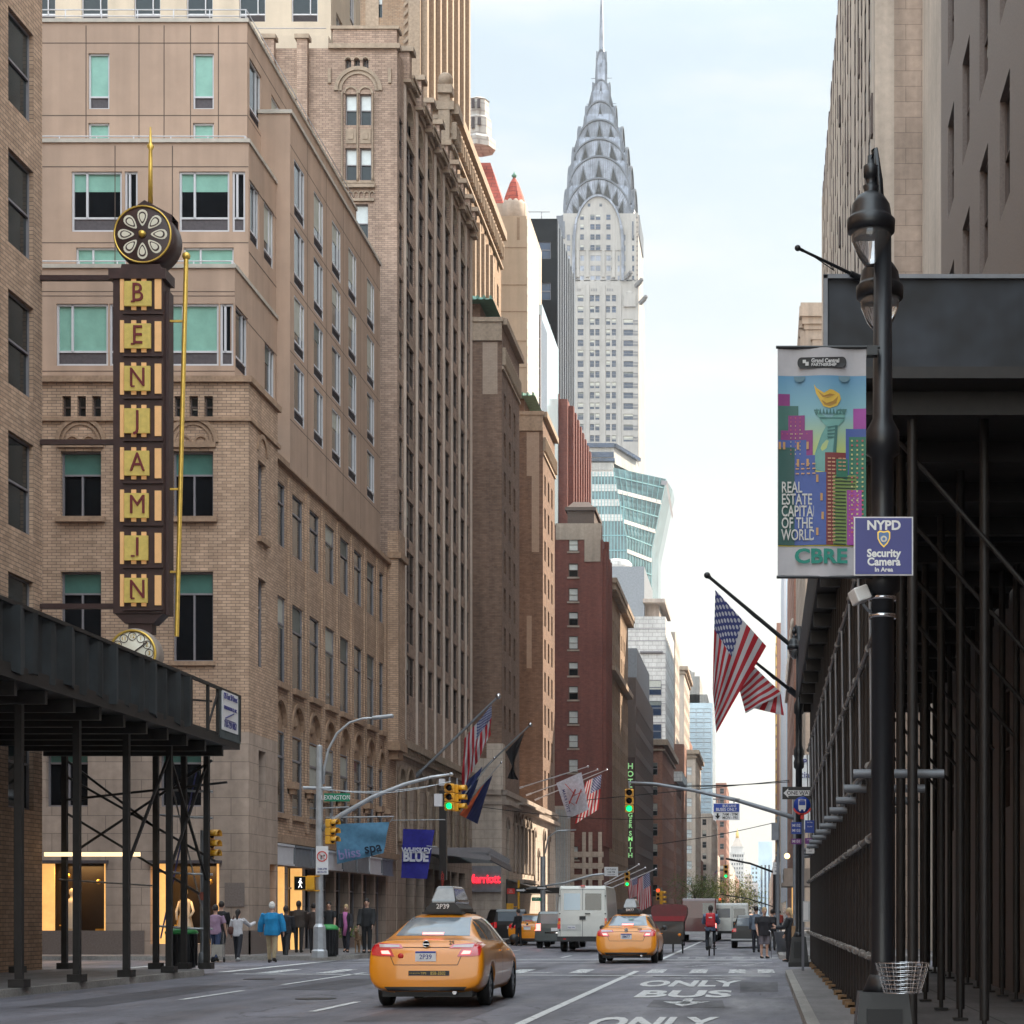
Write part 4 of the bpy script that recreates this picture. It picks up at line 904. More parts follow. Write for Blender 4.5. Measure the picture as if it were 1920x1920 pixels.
for j in range(9): x = -33 + 1.25 * j; tr.add([(x, -.1, 56.4), (x + 1.1, -.1, 56.4), (x + .55, -.1, 55.3)], [(0, 1, 2)]); tr.add([(x, -.1, 56.7), (x + 1.1, -.1, 56.7), (x + .55, -.1, 57.7)], [(0, 1, 2)])
tr.box(-34, -.12, 57.7, -22.6, 0, 58.0); tr.box(-22.9, -.25, 56.1, -22.1, 0, 59.9)
tr.T = frame(-26, 0, 0, 90)
for j in range(8): tr.box(142.2 + 2.9 * j, -.45, 58, 142.9 + 2.9 * j, 0, 96)
tr.T = frame(0, 142); tr.box(-26.9, -.3, 58, -26.0, 0, 96); tr.box(-30.2, -.08, 62, -29.2, 0, 80); tr.box(-60, -.15, 79.2, -26, 0, 79.6)
for j in range(24): tr.add([(-27.3, -.12, 58.5 + j * .7), (-26.95, -.12, 58.9 + j * .7), (-26.95, -.12, 59.2 + j * .7), (-27.3, -.12, 58.8 + j * .7)], [(0, 1, 2, 3)])
tr.T = None; tr.ball((-22.4, 131.9, 60.4), .55, 10); tr.box(-22.9, 131.5, 59.4, -21.9, 132.4, 60.0)
part(C, 'upper_trim', tr, m_['trim']); put_windows(C, items, False, 100)

# ================================================================ red roofed tower, beige slab, glass and dark towers
D = bld('cupola_tower', 'pale tower with red tiled pyramid roof, white cupola and small conical turret', 'building', -25, 190)
d = MB(); pts = P(1010, 420, 190); X0, X1 = P(870, 0, 190).x, P(942, 0, 190).x
def z_at(py, dd): return EYE + (HY - py) * dd / F
zb = z_at(372, 190); zt_ = z_at(268, 190)
d.box(X0 - 8, 190, 30, P(985, 0, 190).x, 204, zb - .5); d.lathe([(1.3, zb - 3.2), (1.3, zb - .6), (1.1, zb - .2)], (P(963, 0, 190).x, 190.5, 0), 10)
part(D, 'wall', d, m_['limestone'])
rf = MB(); a, b = P(800, 0, 190).x, P(948, 0, 190).x; c1, c2 = P(846, 0, 190).x, P(906, 0, 190).x
rf.add([(a, 190, zb - 1.2), (b, 190, zb - 1.2), (b, 204, zb - 1.2), (a, 204, zb - 1.2), (c1, 195, zt_), (c2, 195, zt_), (c2, 199, zt_), (c1, 199, zt_)], [(0, 1, 5, 4), (1, 2, 6, 5), (2, 3, 7, 6), (3, 0, 4, 7), (4, 5, 6, 7)])
rf.lathe([(1.15, zb - .4), (.95, zb + .4), (.45, z_at(340, 190)), (.06, z_at(328, 190))], (P(963, 0, 190).x, 190.5, 0), 12, smooth=False); part(D, 'tiled_roof', rf, m_['tile_red'])
cu = MB(); cx = P(896, 0, 192).x; zz = lambda p_: z_at(p_, 192)
cu.lathe([(1.75, zz(278)), (1.75, zz(262)), (1.35, zz(255)), (1.3, zz(222)), (1.1, zz(218)), (1.05, zz(188)), (1.15, zz(187)), (.7, zz(182)), (.1, zz(178))], (cx, 192.5, 0), 8, smooth=False); part(D, 'cupola', cu, m_['white_brick'])
fn = MB(); fn.lathe([(.15, z_at(330, 190)), (.3, z_at(326, 190)), (.1, z_at(322, 190)), (.02, z_at(318, 190))], (P(963, 0, 190).x, 190.5, 0), 8); part(D, 'finial', fn, m_['copper_green'])
for px_, pa, pb in ((889, 192, 208), (900, 192, 208), (889, 225, 246), (901, 226, 240)):
  q = MB(); x = P(px_, 0, 192).x; q.box(x - .16, 191.2 - .05, zz(pb), x + .16, 191.35, zz(pa)); part(D, 'louvre', q, m_['grille'])
E = bld('slab_tower', 'plain beige slab tower with its sunlit side painted pale, roof turret behind it', 'building', -22, 174)
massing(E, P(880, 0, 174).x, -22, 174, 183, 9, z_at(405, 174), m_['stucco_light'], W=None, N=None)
q = MB(); [q.box(-30, 173.97, z, -22, 174, z + .08) for z in (z_at(y_, 174) for y_ in (465, 535, 585, 640, 690))]; q.box(-22.9, 173.96, z_at(450, 174), -22.65, 174, z_at(408, 174)); part(E, 'panel_joints', q, m_['trim'], kind='stuff')
part(E, 'sunlit_side_wall', MB().box(-22, 174, 9, -21.93, 183, z_at(405, 174) - .3), m_['white_brick'])  # sunlight on the side painted in as a thin pale sheet
Gt = bld('glass_tower', 'slim white and blue glass building squeezed between the beige slab and the dark ribbed tower', 'building', P(1026, 0, 190).x, 190)
massing(Gt, P(985, 0, 190).x, P(1013, 0, 190).x, 190, 196, 9, z_at(590, 190), m_['glass_blue'])
xg = P(1016, 0, 196).x; q = MB(); q.quad((xg, 196, 9), (xg, 212, 9), (xg, 212, z_at(592, 200)), (xg, 196, z_at(592, 200))); q.box(xg - 3, 196, 9, xg - .02, 212, z_at(592, 200) - .1); part(Gt, 'glass_wall', q, m_['glass_sky'])
q = MB(); [q.box(P(1000 + j * 3.2, 0, 189.9).x, 189.85, 9, P(1000 + j * 3.2, 0, 189.9).x + .08, 190, z_at(592, 190)) for j in range(5)]; [q.box(P(1000, 0, 190).x, 189.9, z, P(1013, 0, 190).x, 190, z + .1) for z in range(12, 62, 3)]; part(Gt, 'mullions', q, m_['frame_white'], kind='stuff')
K = bld('dark_tower', 'dark glass tower with close vertical ribs on its street side', 'building', -25, 227)
zk = z_at(410, 227)
massing(K, -40, -25, 227, 249, 20, zk, m_['glass_dark'], W=None, N=dict(p=2.3, w=1.95, h=2.1, f=5.0, k='blue', zs=1.2), limit=60)
q = MB(); [q.box(-25, 227.4 + j * 2.7, 20, -24.9, 227.6 + j * 2.7, zk) for j in range(8)]; part(K, 'ribs', q, m_['metal_grey'], kind='stuff')
q = MB(); [q.tube([(-39 + j * 3, 228, zk), (-39 + j * 3, 228, zk + 1.2)], .06, 5) for j in range(5)]; q.tube([(-39, 228, zk + 1.2), (-26, 228, zk + 1.2)], .05, 5); part(K, 'roof_rail', q, m_['metal_grey'])
# red brick hotel
Rh = bld('red_brick_hotel', 'dark red brick hotel with a single column of blind lit windows facing up the street', 'building', -17.6, 205)
xl = P(1040, 0, 205).x; zr = z_at(985, 205)
xw = P(1066, 0, 205).x; xw2 = P(1084, 0, 205).x
mb = MB(); items = []; TN = frame(0, 205); TW = frame(-17.6, 0, 0, 90)
zs_ = [z_at(y_, 205) for y_ in (1034, 1082, 1128, 1173, 1218, 1267, 1312, 1358, 1403, 1449, 1612)]
ops = [(xw, xw2, z, z + 1.5) for z in zs_]
mb.T = TN; wall(mb, -60, -17.6, 0, zr, ops, .3); wl = ['dh_blind'] * 11; items += [(TN, a, c, b - a, 1.5, 'plate' if (i in (1, 3, 5, 6)) else 'blindfull', .2) for i, (a, b, c, d) in enumerate(ops)]
for kd, lo in (('plate', .55), ('blindfull', .1)):
  fr = MB(); gl = MB(); w_ = xw2 - xw; [fr.box(*b_) for b_ in ((0, -.1, 0, .08, .02, 1.5), (w_ - .08, -.1, 0, w_, .02, 1.5), (0, -.1, 1.42, w_, .02, 1.5), (0, -.1, 0, w_, .02, .07), (.08, -.08, .72, w_ - .08, 0, .77))]
  gl.quad((.08, 0, .07), (w_ - .08, 0, .07), (w_ - .08, 0, lo * 1.5), (.08, 0, lo * 1.5)); gl.quad((.08, -.01, lo * 1.5), (w_ - .08, -.01, lo * 1.5), (w_ - .08, -.01, 1.42), (.08, -.01, 1.42), 1); add_tpl(kd, w_, 1.5, fr, gl, m_['frame_brown'], [m_['glass_dark'], m_['blind_pane']])
tr = MB(); tr.T = TN
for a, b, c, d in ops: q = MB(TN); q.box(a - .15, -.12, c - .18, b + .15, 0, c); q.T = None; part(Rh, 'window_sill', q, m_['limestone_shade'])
for x0 in (-28, -22.6): pass
wc = [(206.6 + 1.95 * k, 207.5 + 1.95 * k, 12 + 2.75 * j, 13.7 + 2.75 * j) for k in range(4) for j in range(11)]
mb.T = TW; wall(mb, 205, 214, 0, zr - 3, wc, .3); items += [(TW, a, c, .9, 1.7, 'dh_dark', .2) for a, b, c, d in wc]
for k in range(5): mb.box(205.5 + 1.95 * k, -.35, 9, 206.1 + 1.95 * k, 0, zr - 2.5)
mb.T = None; mb.box(-59, 205.4, 0, -18.1, 213.9, zr - .3); mb.box(-60, 205, zr - .3, -18.4, 213, zr); mb.quad((-17.6, 214, 0), (-60, 214, 0), (-60, 214, zr), (-17.6, 214, zr))
x0, x1 = P(1043, 0, 212).x, P(1064, 0, 212).x; zu = z_at(748, 212)
massing(Rh, x0 - 12, x1, 212, 236, zr - 1, zu, m_['brick_red'], W=dict(p=3, w=1.0, h=6, f=8, k='slot'), N=None, name='upper_wall')
q = MB(); [q.box(x1, 213 + j * 3, zr, x1 + .6, 214 + j * 3, zu - .5) for j in range(8)]; q.box(x0, 211.8, zu - 1.6, x1 - .9, 212, zu + .5); part(Rh, 'upper_trim', q, m_['brick_red'])
q = MB(); q.box(P(1064, 0, 206).x, 206, zr, P(1114, 0, 206).x, 213, z_at(955, 206)); q.box(P(1060, 0, 206).x, 205.6, z_at(958, 206), P(1118, 0, 206).x, 213.3, z_at(952, 206)); q.add([(P(1062, 0, 206).x, 206, z_at(952, 206)), (P(1114, 0, 206).x, 206, z_at(952, 206)), (P(1100, 0, 206).x, 209, z_at(930, 206)), (P(1070, 0, 206).x, 209, z_at(930, 206))], [(0, 1, 2, 3)]); part(Rh, 'penthouse', q, m_['frame_brown'])
for z0, z1, xa, xb in ((zr - 1.6, zr + .2, 1042, 1128), (zr - 4, zr - 1.6, 1096, 1126)): tr.box(P(xa, 0, 205).x, -.1, z0, P(xb, 0, 205).x, 0, z1)
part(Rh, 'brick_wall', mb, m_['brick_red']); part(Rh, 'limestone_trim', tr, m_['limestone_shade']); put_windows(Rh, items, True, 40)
st = MB(); st.T = frame(0, 204.8)
for j in range(6): st.box(P(1070, 0, 205).x, -.1, 1.5 + j * 1.25, P(1132, 0, 205).x, 0, 2.1 + j * 1.25)
for x in (1070, 1092, 1104, 1122): st.box(P(x, 0, 205).x, -.14, 0, P(x + 7, 0, 205).x, 0, 10.5)
st.T = None; st.box(P(1042, 0, 204).x, 200, 0, P(1069, 0, 204).x, 204.5, z_at(1515, 204)); part(Rh, 'stone_base', st, m_['stone_light'])
q = MB(); [q.box(P(1043, 0, 200).x + j * .17, 199.9, .5, P(1043, 0, 200).x + j * .17 + .06, 200.05, z_at(1518, 200)) for j in range(9)]; part(Rh, 'metal_slats', q, m_['metal_silver'], kind='stuff')
Lh = bld('corniced_building', 'narrow tan office building with dentilled cornice next to the red brick hotel', 'building', -17.6, 216)
zl = 39.5; massing(Lh, -34, -17.6, 214.1, 244, 0, zl, m_['brick_shelton'], W=dict(p=2.5, w=1.0, h=1.8, f=2.85, k='dh_dark', zs=3), N=None)
q = MB(); q.box(-34, 214, zl, -16.7, 244, zl + .6); part(Lh, 'string_course', MB().box(-18, 214, 29.5, -16.9, 244, 30.1), m_['trim']); [q.box(-17.6, 214.3 + j * 1.2, zl - .7, -16.8, 214.8 + j * 1.2, zl) for j in range(25)]; part(Lh, 'cornice', q, m_['trim'])
# hotel with vertical neon sign
Hs = bld('sign_hotel', 'low dark fronted hotel carrying a vertical green neon sign', 'building', -17.6, 259)
massing(Hs, -40, -17.6, 259, 300, 0, z_at(1270, 259), m_['frame_brown'], W=dict(p=2.5, w=1.6, h=2.3, f=3.4, k='plain'), N=dict(p=2.3, w=1.7, h=1.9, f=5.3, k='blue', zs=2))
massing(Hs, -40, -18.2, 270, 300, 20, z_at(1200, 262), m_['metal_grey'], W=None, N=None, name='rear_wall')
Ns = empty('neon_sign', (-16.9, 258.4, 7.5), 'tall vertical dark sign with green neon letters on the low dark hotel', 'sign')
za, zb2 = z_at(1622, 258), z_at(1420, 258); xs = P(1182, 0, 258).x
q = MB(); q.box(xs - .62, 258, za, xs + .68, 258.5, zb2); q.bar((xs, 258.6, za + 3), (xs - 1, 259.2, za + 3), .2); part(Ns, 'panel', q, m_['sign_brown'])
q = MB(); ys_ = [1437, 1453, 1469, 1485, 1501, None, 1516, 1532, 1548, None, 1566, 1579, 1592, 1604, 1617]
for k, ch in enumerate('HOTEL'): put_text(q, ch, (xs, 257.95, z_at(1437 + k * 14.6, 258)), 1.1, 0, .02, ext=.03)
for k, ch in enumerate('ROGER'): put_text(q, ch, (xs, 257.95, z_at(1509 + k * 10, 258)), .86, 0, .02, ext=.03)
for k, ch in enumerate('SMITH'): put_text(q, ch, (xs, 257.95, z_at(1563 + k * 10.3, 258)), .9, 0, .02, ext=.03)
part(Ns, 'letters', q, m_['neon_green'])

# ================================================================ far row on the left (east side of the street)
def far(name, label, pl, pr, d0, d1, ptop, wm, W, N, xs=None, base=0, cat='building', extra=None, detail=False):
  x1 = P(pr, 0, d0).x; x0 = P(pl, 0, d0).x - 4; b = bld(name, label, cat, x1, d0)
  massing(b, x0, x1, d0, d1, base, z_at(ptop, d0), m_[wm], W=W, N=N, limit=60, detail=detail)
  if extra: extra(b, x0, x1, d0, d1, z_at(ptop, d0))
  return b
Wd = dict(p=3.0, w=1.3, h=2.0, f=3.4, k='plain')
def cornice(b, x0, x1, d0, d1, z):
  q = MB(); q.box(x0, d0 - .8, z - .2, x1 + .9, d1, z + .7); q.box(x0, d0 - .4, z - 1.1, x1 + .4, d1, z - .8); part(b, 'cornice', q, m_['trim'])
far('stone_row_building', 'brown stone building with heavy cornice beyond the neon sign hotel', 1226, 1242, 303, 342, 1395, 'brick_far', dict(p=2.6, w=1.2, h=2.0, f=3.3, k='plain'), dict(p=2.6, w=1.2, h=2.0, f=3.3, k='plain'), extra=cornice)
wt = far('white_tower', 'tall white panelled tower with one column of windows at its corner', 1175, 1248, 345, 378, 1156, 'white_brick', dict(p=3.4, w=1.6, h=1.9, f=4.2, k='plain'), None, extra=None)
items = []
xe = P(1240, 0, 345).x
for k in range(13): items.append((frame(0, 345), xe - 2.6, 38.5 - 4.3 * k + 4 if k else 42, 2.6, 2.7, 'blue', -.05))
put_windows(wt, [i for i in items if i[2] > 2], False, 50)
q = MB(); [q.box(P(1175, 0, 345).x, 344.96, z_at(y_, 345), P(1248, 0, 345).x, 345, z_at(y_, 345) + .12) for y_ in (1180, 1202, 1226, 1253, 1285, 1320, 1355, 1390)]; q.box(P(1200, 0, 345).x, 344.5, z_at(1224, 345), P(1243, 0, 345).x, 345, z_at(1221, 345)); part(wt, 'panel_joints', q, m_['frame_grey'], kind='stuff')
gb = far('grey_block', 'flat topped purple grey block behind the tall white tower', 1152, 1208, 372, 400, 1062, 'metal_grey', None, None)
q = MB(); q.box(P(1206, 0, 372).x, 371, z_at(1131, 372), P(1247, 0, 372).x, 395, z_at(1124, 372)); q.box(P(1208, 0, 374).x, 374, z_at(1156, 374), P(1236, 0, 374).x, 395, z_at(1131, 374)); part(gb, 'roof_slab', q, m_['limestone_shade'])
q = MB(); x = P(1162, 0, 376).x; q.lathe([(3.2, z_at(1075, 376)), (3.2, z_at(1050, 376)), (2.6, z_at(1045, 376)), (.2, z_at(1040, 376))], (x - 1, 380, 0), 20); part(gb, 'water_tank', q, m_['white_brick'])
far('ivory_tower', 'ivory stepped tower with small turrets behind the tall white tower', 1255, 1266, 400, 420, 1185, 'limestone', dict(p=3, w=1.2, h=2, f=3.6, k='plain'), None)
far('stepped_tower', 'slender pale tower with stepped roofline and cornice', 1262, 1283, 452, 485, 1255, 'limestone', Wd, dict(p=2.6, w=1.3, h=2.2, f=4, k='plain'), extra=cornice)
def cap1(b, x0, x1, d0, d1, z):
  q = MB(); q.box(x0 + 3, d0, z, x1 - .6, d1 - 8, z + 3.5); q.box(x0 + 4.4, d0 + 3, z + 3.5, x1 - 2, d1 - 10, z + 6.5); part(b, 'roof_block', q, m_['limestone'])
far('pinnacle_tower', 'pale pinnacled tower seen above the slender stepped tower', 1263, 1274, 500, 520, 1228, 'limestone', Wd, None, extra=cap1)
far('brown_block', 'plain brown brick block with two small windows near its top', 1252, 1282, 388, 404, 1395, 'brick_far', dict(p=4, w=1.2, h=2, f=4, k='plain'), dict(p=5, w=2.2, h=3.2, f=5.2, k='plain', zs=2.8))
far('balcony_building', 'narrow modern building with stacked glass bays under a white cap', 1251, 1268, 362, 385, 1450, 'brick_far', dict(p=2.5, w=1.4, h=2.3, f=3.4, k='sky'), dict(p=1.6, w=1.45, h=2.6, f=3.3, k='sky', m=0), extra=lambda b, x0, x1, d0, d1, z: part(b, 'white_cap', MB().box(x0, d0 - .6, z - 1.6, x1 + 1.2, d1, z + .3), m_['white_brick']))
far('beige_building', 'beige building with cream window heads and a bracketed cornice', 1288, 1304, 440, 478, 1412, 'limestone', Wd, dict(p=2.6, w=1.7, h=1.9, f=3.7, k='blind'), extra=cornice)
gl_ = far('glass_high_rise', 'pale green glass high rise with grey plant block and cranes on its roof', 1284, 1336, 600, 640, 1318, 'glass_sky', None, dict(p=2.4, w=2.2, h=2.6, f=3.2, k='sky', m=0))
q = MB(); q.box(P(1284, 0, 600).x, 600, z_at(1318, 600), P(1312, 0, 600).x, 630, z_at(1268, 600)); q.box(P(1284, 0, 600).x, 600, z_at(1318, 600), P(1326, 0, 600).x, 625, z_at(1302, 600)); q.bar(P(1285, 1253, 600), P(1296, 1260, 600), .5); q.box(P(1290, 0, 600).x, 602, z_at(1268, 600), P(1302, 0, 600).x, 606, z_at(1259, 600)); q.bar(P(1285, 1253, 600), P(1287, 1268, 600), .4); part(gl_, 'plant_block', q, m_['concrete'])
far('brown_tower', 'tan tower with chimney in front of the glass high rise', 1283, 1292, 505, 530, 1385, 'brick_far', Wd, dict(p=3, w=1.2, h=2, f=4, k='plain'))
far('cream_tower', 'cream tower with regular dark windows at the far end of the left row', 1318, 1334, 560, 640, 1525, 'limestone', Wd, dict(p=2.3, w=1.2, h=1.8, f=3.4, k='plain'))
far('rose_tower', 'rosy brick tower with flat top, last high one before the white clock tower', 1336, 1362, 760, 820, 1468, 'brick_far', Wd, dict(p=3, w=1.6, h=2.2, f=4.5, k='plain'))
fl = [(1300, 480, 560, 1600), (1336, 640, 750, 1590), (1352, 820, 950, 1600), (1368, 960, 1150, 1618), (1378, 1160, 1380, 1640), (1388, 1400, 1700, 1660)]
for k, (pr, a, b, pt) in enumerate(fl):
  far('row_house', ['low tan building beside the beige one on the far left row', 'low pink building below the cream tower', 'low brown building below the rose tower', 'small pale far building right of the rose tower base', 'tiny far building left of the clock tower base', 'farthest tiny building of the left row'][k], pr - 8, pr, a, b, pt, ['brick_far', 'limestone', 'brick_far', 'limestone', 'brick_far', 'limestone'][k], Wd if k < 3 else None, None)
# left gap between cross streets
far('corner_building', 'red brick corner building opposite the narrow modern building', 1226, 1246, 343, 361, 1560, 'brick_far', Wd, None)

# ---------------------------------------------------------------- faceted office tower with flared crown
O = bld('flared_office_tower', 'blue green glass office tower whose faceted crown flares outwards', 'building', P(1150, 0, 520).x, 520)
def PP(x, y, d): return tuple(P(x, y, d))
q = MB(); Z = lambda y: z_at(y, 520); X = lambda x: P(x, 0, 520).x
# body: front plane then chamfer towards the street and a street face
def loop(z, xa, xb, xc, back=560): return [(X(1060), 520, z), (X(xa), 520, z), (X(xb), 534, z), (X(xc), 548, z), (X(xc), back, z), (X(1060), back, z)]
lv = [(Z(1500), 1172, 1215, 1222), (Z(1010), 1175, 1215, 1224), (Z(1000), 1172, 1218, 1226), (Z(876), 1148, 1243, 1252)]
def lvx(z):
  for i in range(3):
    z0, a0, b0, c0 = lv[i]; z1, a1, b1, c1 = lv[i + 1]
    if z <= z1 or i == 2:
      t = (z - z0) / (z1 - z0); return a0 + (a1 - a0) * t, b0 + (b1 - b0) * t, c0 + (c1 - c0) * t
vs = []; fs = []; zl_ = [Z(1500)]
while zl_[-1] < Z(876) - 1.2: zl_.append(zl_[-1] + 2.0)
zl_.append(Z(876))
for z in zl_: vs += loop(z, *lvx(z))
for i in range(len(zl_) - 1):
  for j in range(6): fs.append((i * 6 + j, i * 6 + (j + 1) % 6, (i + 1) * 6 + (j + 1) % 6, (i + 1) * 6 + j))
q.add(vs, fs, 0); q.add(vs[-6:], [(0, 1, 2, 3, 4, 5)], 0); part(O, 'glass_wall', q, m_['glass_teal'])
q = MB(); q2 = MB(); q3 = MB()
z = Z(1480); k = 0
while z < Z(878):
  a, b, c = lvx(z); a2, b2, c2 = lvx(z + .35)
  hb = 1.9 if z > Z(1010) and k % 1 == 0 else .35
  if z > Z(1000): q.box(X(1062), 519.8, z, X(a) - .1, 520, z + 1.9, 0)
  else: q2.box(X(1062), 519.8, z, X(a) - .1, 520, z + .3)
  p0 = Vector((X(a), 520, z)); p1 = Vector((X(b), 534, z)); nrm = Vector((14, -(X(b) - X(a)), 0)).normalized() * .2
  (q2 if k % 2 else q).bar(p0 + nrm * .5, p1 + nrm * .5, .3, .3 if k % 2 else 1.1); z += 4.15; k += 1
for i in range(16): x = X(1085 + i * 6); q2.box(x, 519.75, Z(1480), x + .22, 519.95, Z(940 if 1085 + i * 6 > 1152 else 885)) if 1085 + i * 6 < 1172 else None
for t in [i / 9 for i in range(10)]:
  for i in range(1, 3):
    (z0, a0, b0, _), (z1, a1, b1, _) = lv[i], lv[i + 1]
    q2.bar((X(a0 + (b0 - a0) * t) + .15, 520 + 14 * t - .15, z0), (X(a1 + (b1 - a1) * t) + .15, 520 + 14 * t - .15, z1), .14)
  q2.bar((X(1172 + (1215 - 1172) * t) + .15, 520 + 14 * t - .15, Z(1480)), (X(1175 + 40 * t) + .15, 520 + 14 * t - .15, Z(1010)), .14)
part(O, 'spandrels', q, m_['white_brick']); part(O, 'mullions', q2, mat('mullion_teal', (.16, .32, .34), .5, var=.1), kind='stuff')
q = MB(); q.box(X(1060), 519.6, Z(882), X(1150), 534, Z(868));
q.add([(X(1060), 521, Z(868)), (X(1152), 521, Z(868)), (X(1190), 535, Z(868)), (X(1190), 555, Z(868)), (X(1060), 555, Z(868)), (X(1060), 521, Z(836)), (X(1150), 521, Z(836)), (X(1186), 535, Z(836)), (X(1186), 555, Z(836)), (X(1060), 555, Z(836))], [(0, 1, 6, 5), (1, 2, 7, 6), (2, 3, 8, 7), (5, 6, 7, 8, 9)])
part(O, 'upper_drum', q, m_['concrete'])
q = MB(); q.box(X(1058), 519.3, Z(866), X(1153), 521, Z(860)); q.box(X(1058), 520.3, Z(838), X(1152), 522, Z(830)); q.bar((X(1152), 520.6, Z(834)), (X(1192), 535, Z(838)), 1, 1); q.box(X(1060), 520.7, Z(856), X(1150), 521, Z(846)); part(O, 'crown_bands', q, m_['glass_blue'])
q = MB(); q.add([(X(1215), 533, Z(876)), (X(1247), 533, Z(882)), (X(1254), 545, Z(930)), (X(1252), 545, Z(938)), (X(1245), 533, Z(890)), (X(1215), 533, Z(884))], [(0, 1, 2, 3, 4, 5)]); part(O, 'cornice_edge', q, m_['frame_grey'])

# ---------------------------------------------------------------- art deco skyscraper with nested steel arches
Cy = bld('art_deco_skyscraper', 'pale brick skyscraper topped with nested steel arches and a needle spire', 'skyscraper', P(1122, 0, 600).x, 613)
D0 = 600.0; X = lambda x, d=D0: P(x, 0, d).x; Z = lambda y, d=D0: z_at(y, d); cx = X(1122); sc_ = D0 / F
items = []
mb = MB()
def cblock(xa, xb, d0, d1, za, zb): mb.box(xa, d0, za, xb, d1, zb)
xl, xr = X(1036), X(1197)
sm = MB()
nb = MB(); ops = []
wx = [(1078, 1094), (1105, 1124), (1136, 1155)]
rowsY = [555 + 19.6 * k for k in range(16)]; rowsY = [553, 574, 597, 617, 637, 656, 676, 696, 716, 735, 755, 775, 795, 816]
fl_ = []
for y_ in rowsY:
  for a, b in ((1083, 1094), (1106, 1114), (1116, 1124), (1136, 1144), (1147, 1155), (1060, 1068), (1070, 1078)):
    ops.append((X(a), X(b), Z(y_ + 12), Z(y_)))
  if y_ > 580: ops.append((X(1169), X(1187), Z(y_ + 12), Z(y_ + 1)))
nb.T = frame(0, D0); wall(nb, xl, xr, 20, Z(527), ops, .5)
TT = frame(0, D0)
for a, b, c, d in ops:
  items.append((TT, a, c, b - a, d - c, 'blue', .3))
# upper shaft
ops = []
uy = [403, 421, 440, 460, 479, 498, 517]
for y_ in uy[0:]:
  for a, b in ((1088, 1095), (1107, 1115), (1117, 1126), (1137, 1145)): ops.append((X(a), X(b), Z(y_ + 10), Z(y_)))
  for a, b in ((1063, 1069), (1073, 1077), (1158, 1162), (1167, 1173), (1185, 1189)):
    if y_ > 425: ops.append((X(a), X(b), Z(y_ + 11), Z(y_)))
ops += [(X(1102), X(1108), Z(388), Z(382)), (X(1124), X(1130), Z(388), Z(382))]
wall(nb, X(1056), X(1192), Z(527), Z(400), [o_ for o_ in ops if o_[3] < Z(400)], .5); items += [(TT, a, c, b - a, d - c, 'blue', .3) for a, b, c, d in ops if d < Z(400)]
nb.T = None
nb.box(xl + .5, D0 + 1, 20, xr - .02, D0 + 32, Z(527) - .1); nb.box(X(1056) + .5, D0 + 1, Z(527), X(1192), D0 + 26, Z(405))
nb.box(xl, D0, Z(527), xr, D0 + 32, Z(525)); nb.box(X(1190), D0 + 3, Z(527), X(1195), D0 + 28, Z(392))
for x in (1098, 1128, 1158): nb.box(X(x), D0 - .35, 20, X(x) + 1.2, D0, Z(535))
for x in (1081, 1099, 1129, 1148): nb.box(X(x), D0 - .4, Z(520), X(x) + .9, D0, Z(402))
part(Cy, 'brick_wall', nb, m_['chrysler_brick'])
q = MB(); gx = MB()
for y_ in rowsY[2:]: q.box(X(1187), D0 - .05, Z(y_ + 12), X(1196), D0 + .3, Z(y_ + 8)); q.box(X(1187), D0 - .05, Z(y_ + 6), X(1196), D0 + .3, Z(y_ + 3))
for y_ in uy: q.box(X(1079), D0 - .06, Z(y_ + 7), X(1087), D0, Z(y_ + 4)); q.box(X(1146), D0 - .06, Z(y_ + 7), X(1154), D0, Z(y_ + 4))
for y_ in range(400, 525, 9): q.box(X(1191), D0 + 2.9, Z(y_ + 3), X(1195), D0 + 3, Z(y_))
for a, b in ((1082, 1090), (1108, 1121), (1138, 1151)):
  for j in range(4): q.box(X(a) + j * (X(b) - X(a)) / 4, D0 - .05, Z(546), X(a) + (j + .55) * (X(b) - X(a)) / 4, D0, Z(541))
part(Cy, 'dark_brick_bands', q, m_['chrysler_grey'], kind='stuff')
q = MB()          # side eagles
for (px_, py_, s) in ((1192, 537, 1), (1172, 523, -1), (1200, 569, 1)):
  q = MB(); p = P(px_, py_, 599); q.bar(p, p + Vector((1.8, -2.2, 1.0)), 1.0, 1.1); q.ball(p + Vector((2.0, -2.4, 1.3)), .7, 8); part(Cy, 'eagle_gargoyle', q, m_['chrysler_grey'])

q = MB(); q.box(X(1170), D0 - .8, Z(576), X(1192), D0, Z(552)); q.lathe([(X(1192) - X(1181), Z(556)), (X(1190) - X(1181), Z(548)), (.5, Z(540))], (X(1181), D0 + 1.2, 0), 14); part(Cy, 'corner_bay', q, m_['chrysler_brick'])
# nested arches, a cross vault: each tier is extruded along both axes around the tower centre
tiers = [(430, 368, 46, 11.6), (448, 333, 67, 10.9), (378, 289, 60, 9.7), (328, 253, 54, 8.5), (276, 213, 44, 6.8), (224, 172, 30, 4.5), (176, 126, 18, 2.6), (132, 66, 10.5, 1.35)]
cyy = D0 + 11.6
def archpts(hw, zb, zt, n=24, e=.8): return [(-hw * math.cos(math.pi * i / n), zb + (zt - zb) * (math.sin(math.pi * i / n)) ** e) for i in range(n + 1)]
def solid_arch(m_b, hw, zb, zt, dep, mi, n=24):
  pts = archpts(hw, zb, zt, n)
  for rot in (0, 90):
    T = Matrix.Translation((cx, cyy, 0)) @ Matrix.Rotation(R(rot), 4, 'Z')
    o = MB(); o.prism([(a, b) for a, b in pts], -dep, dep, 'Y', mi); m_b.join(o, T)
crown = MB(); rib = MB(); tri = MB()
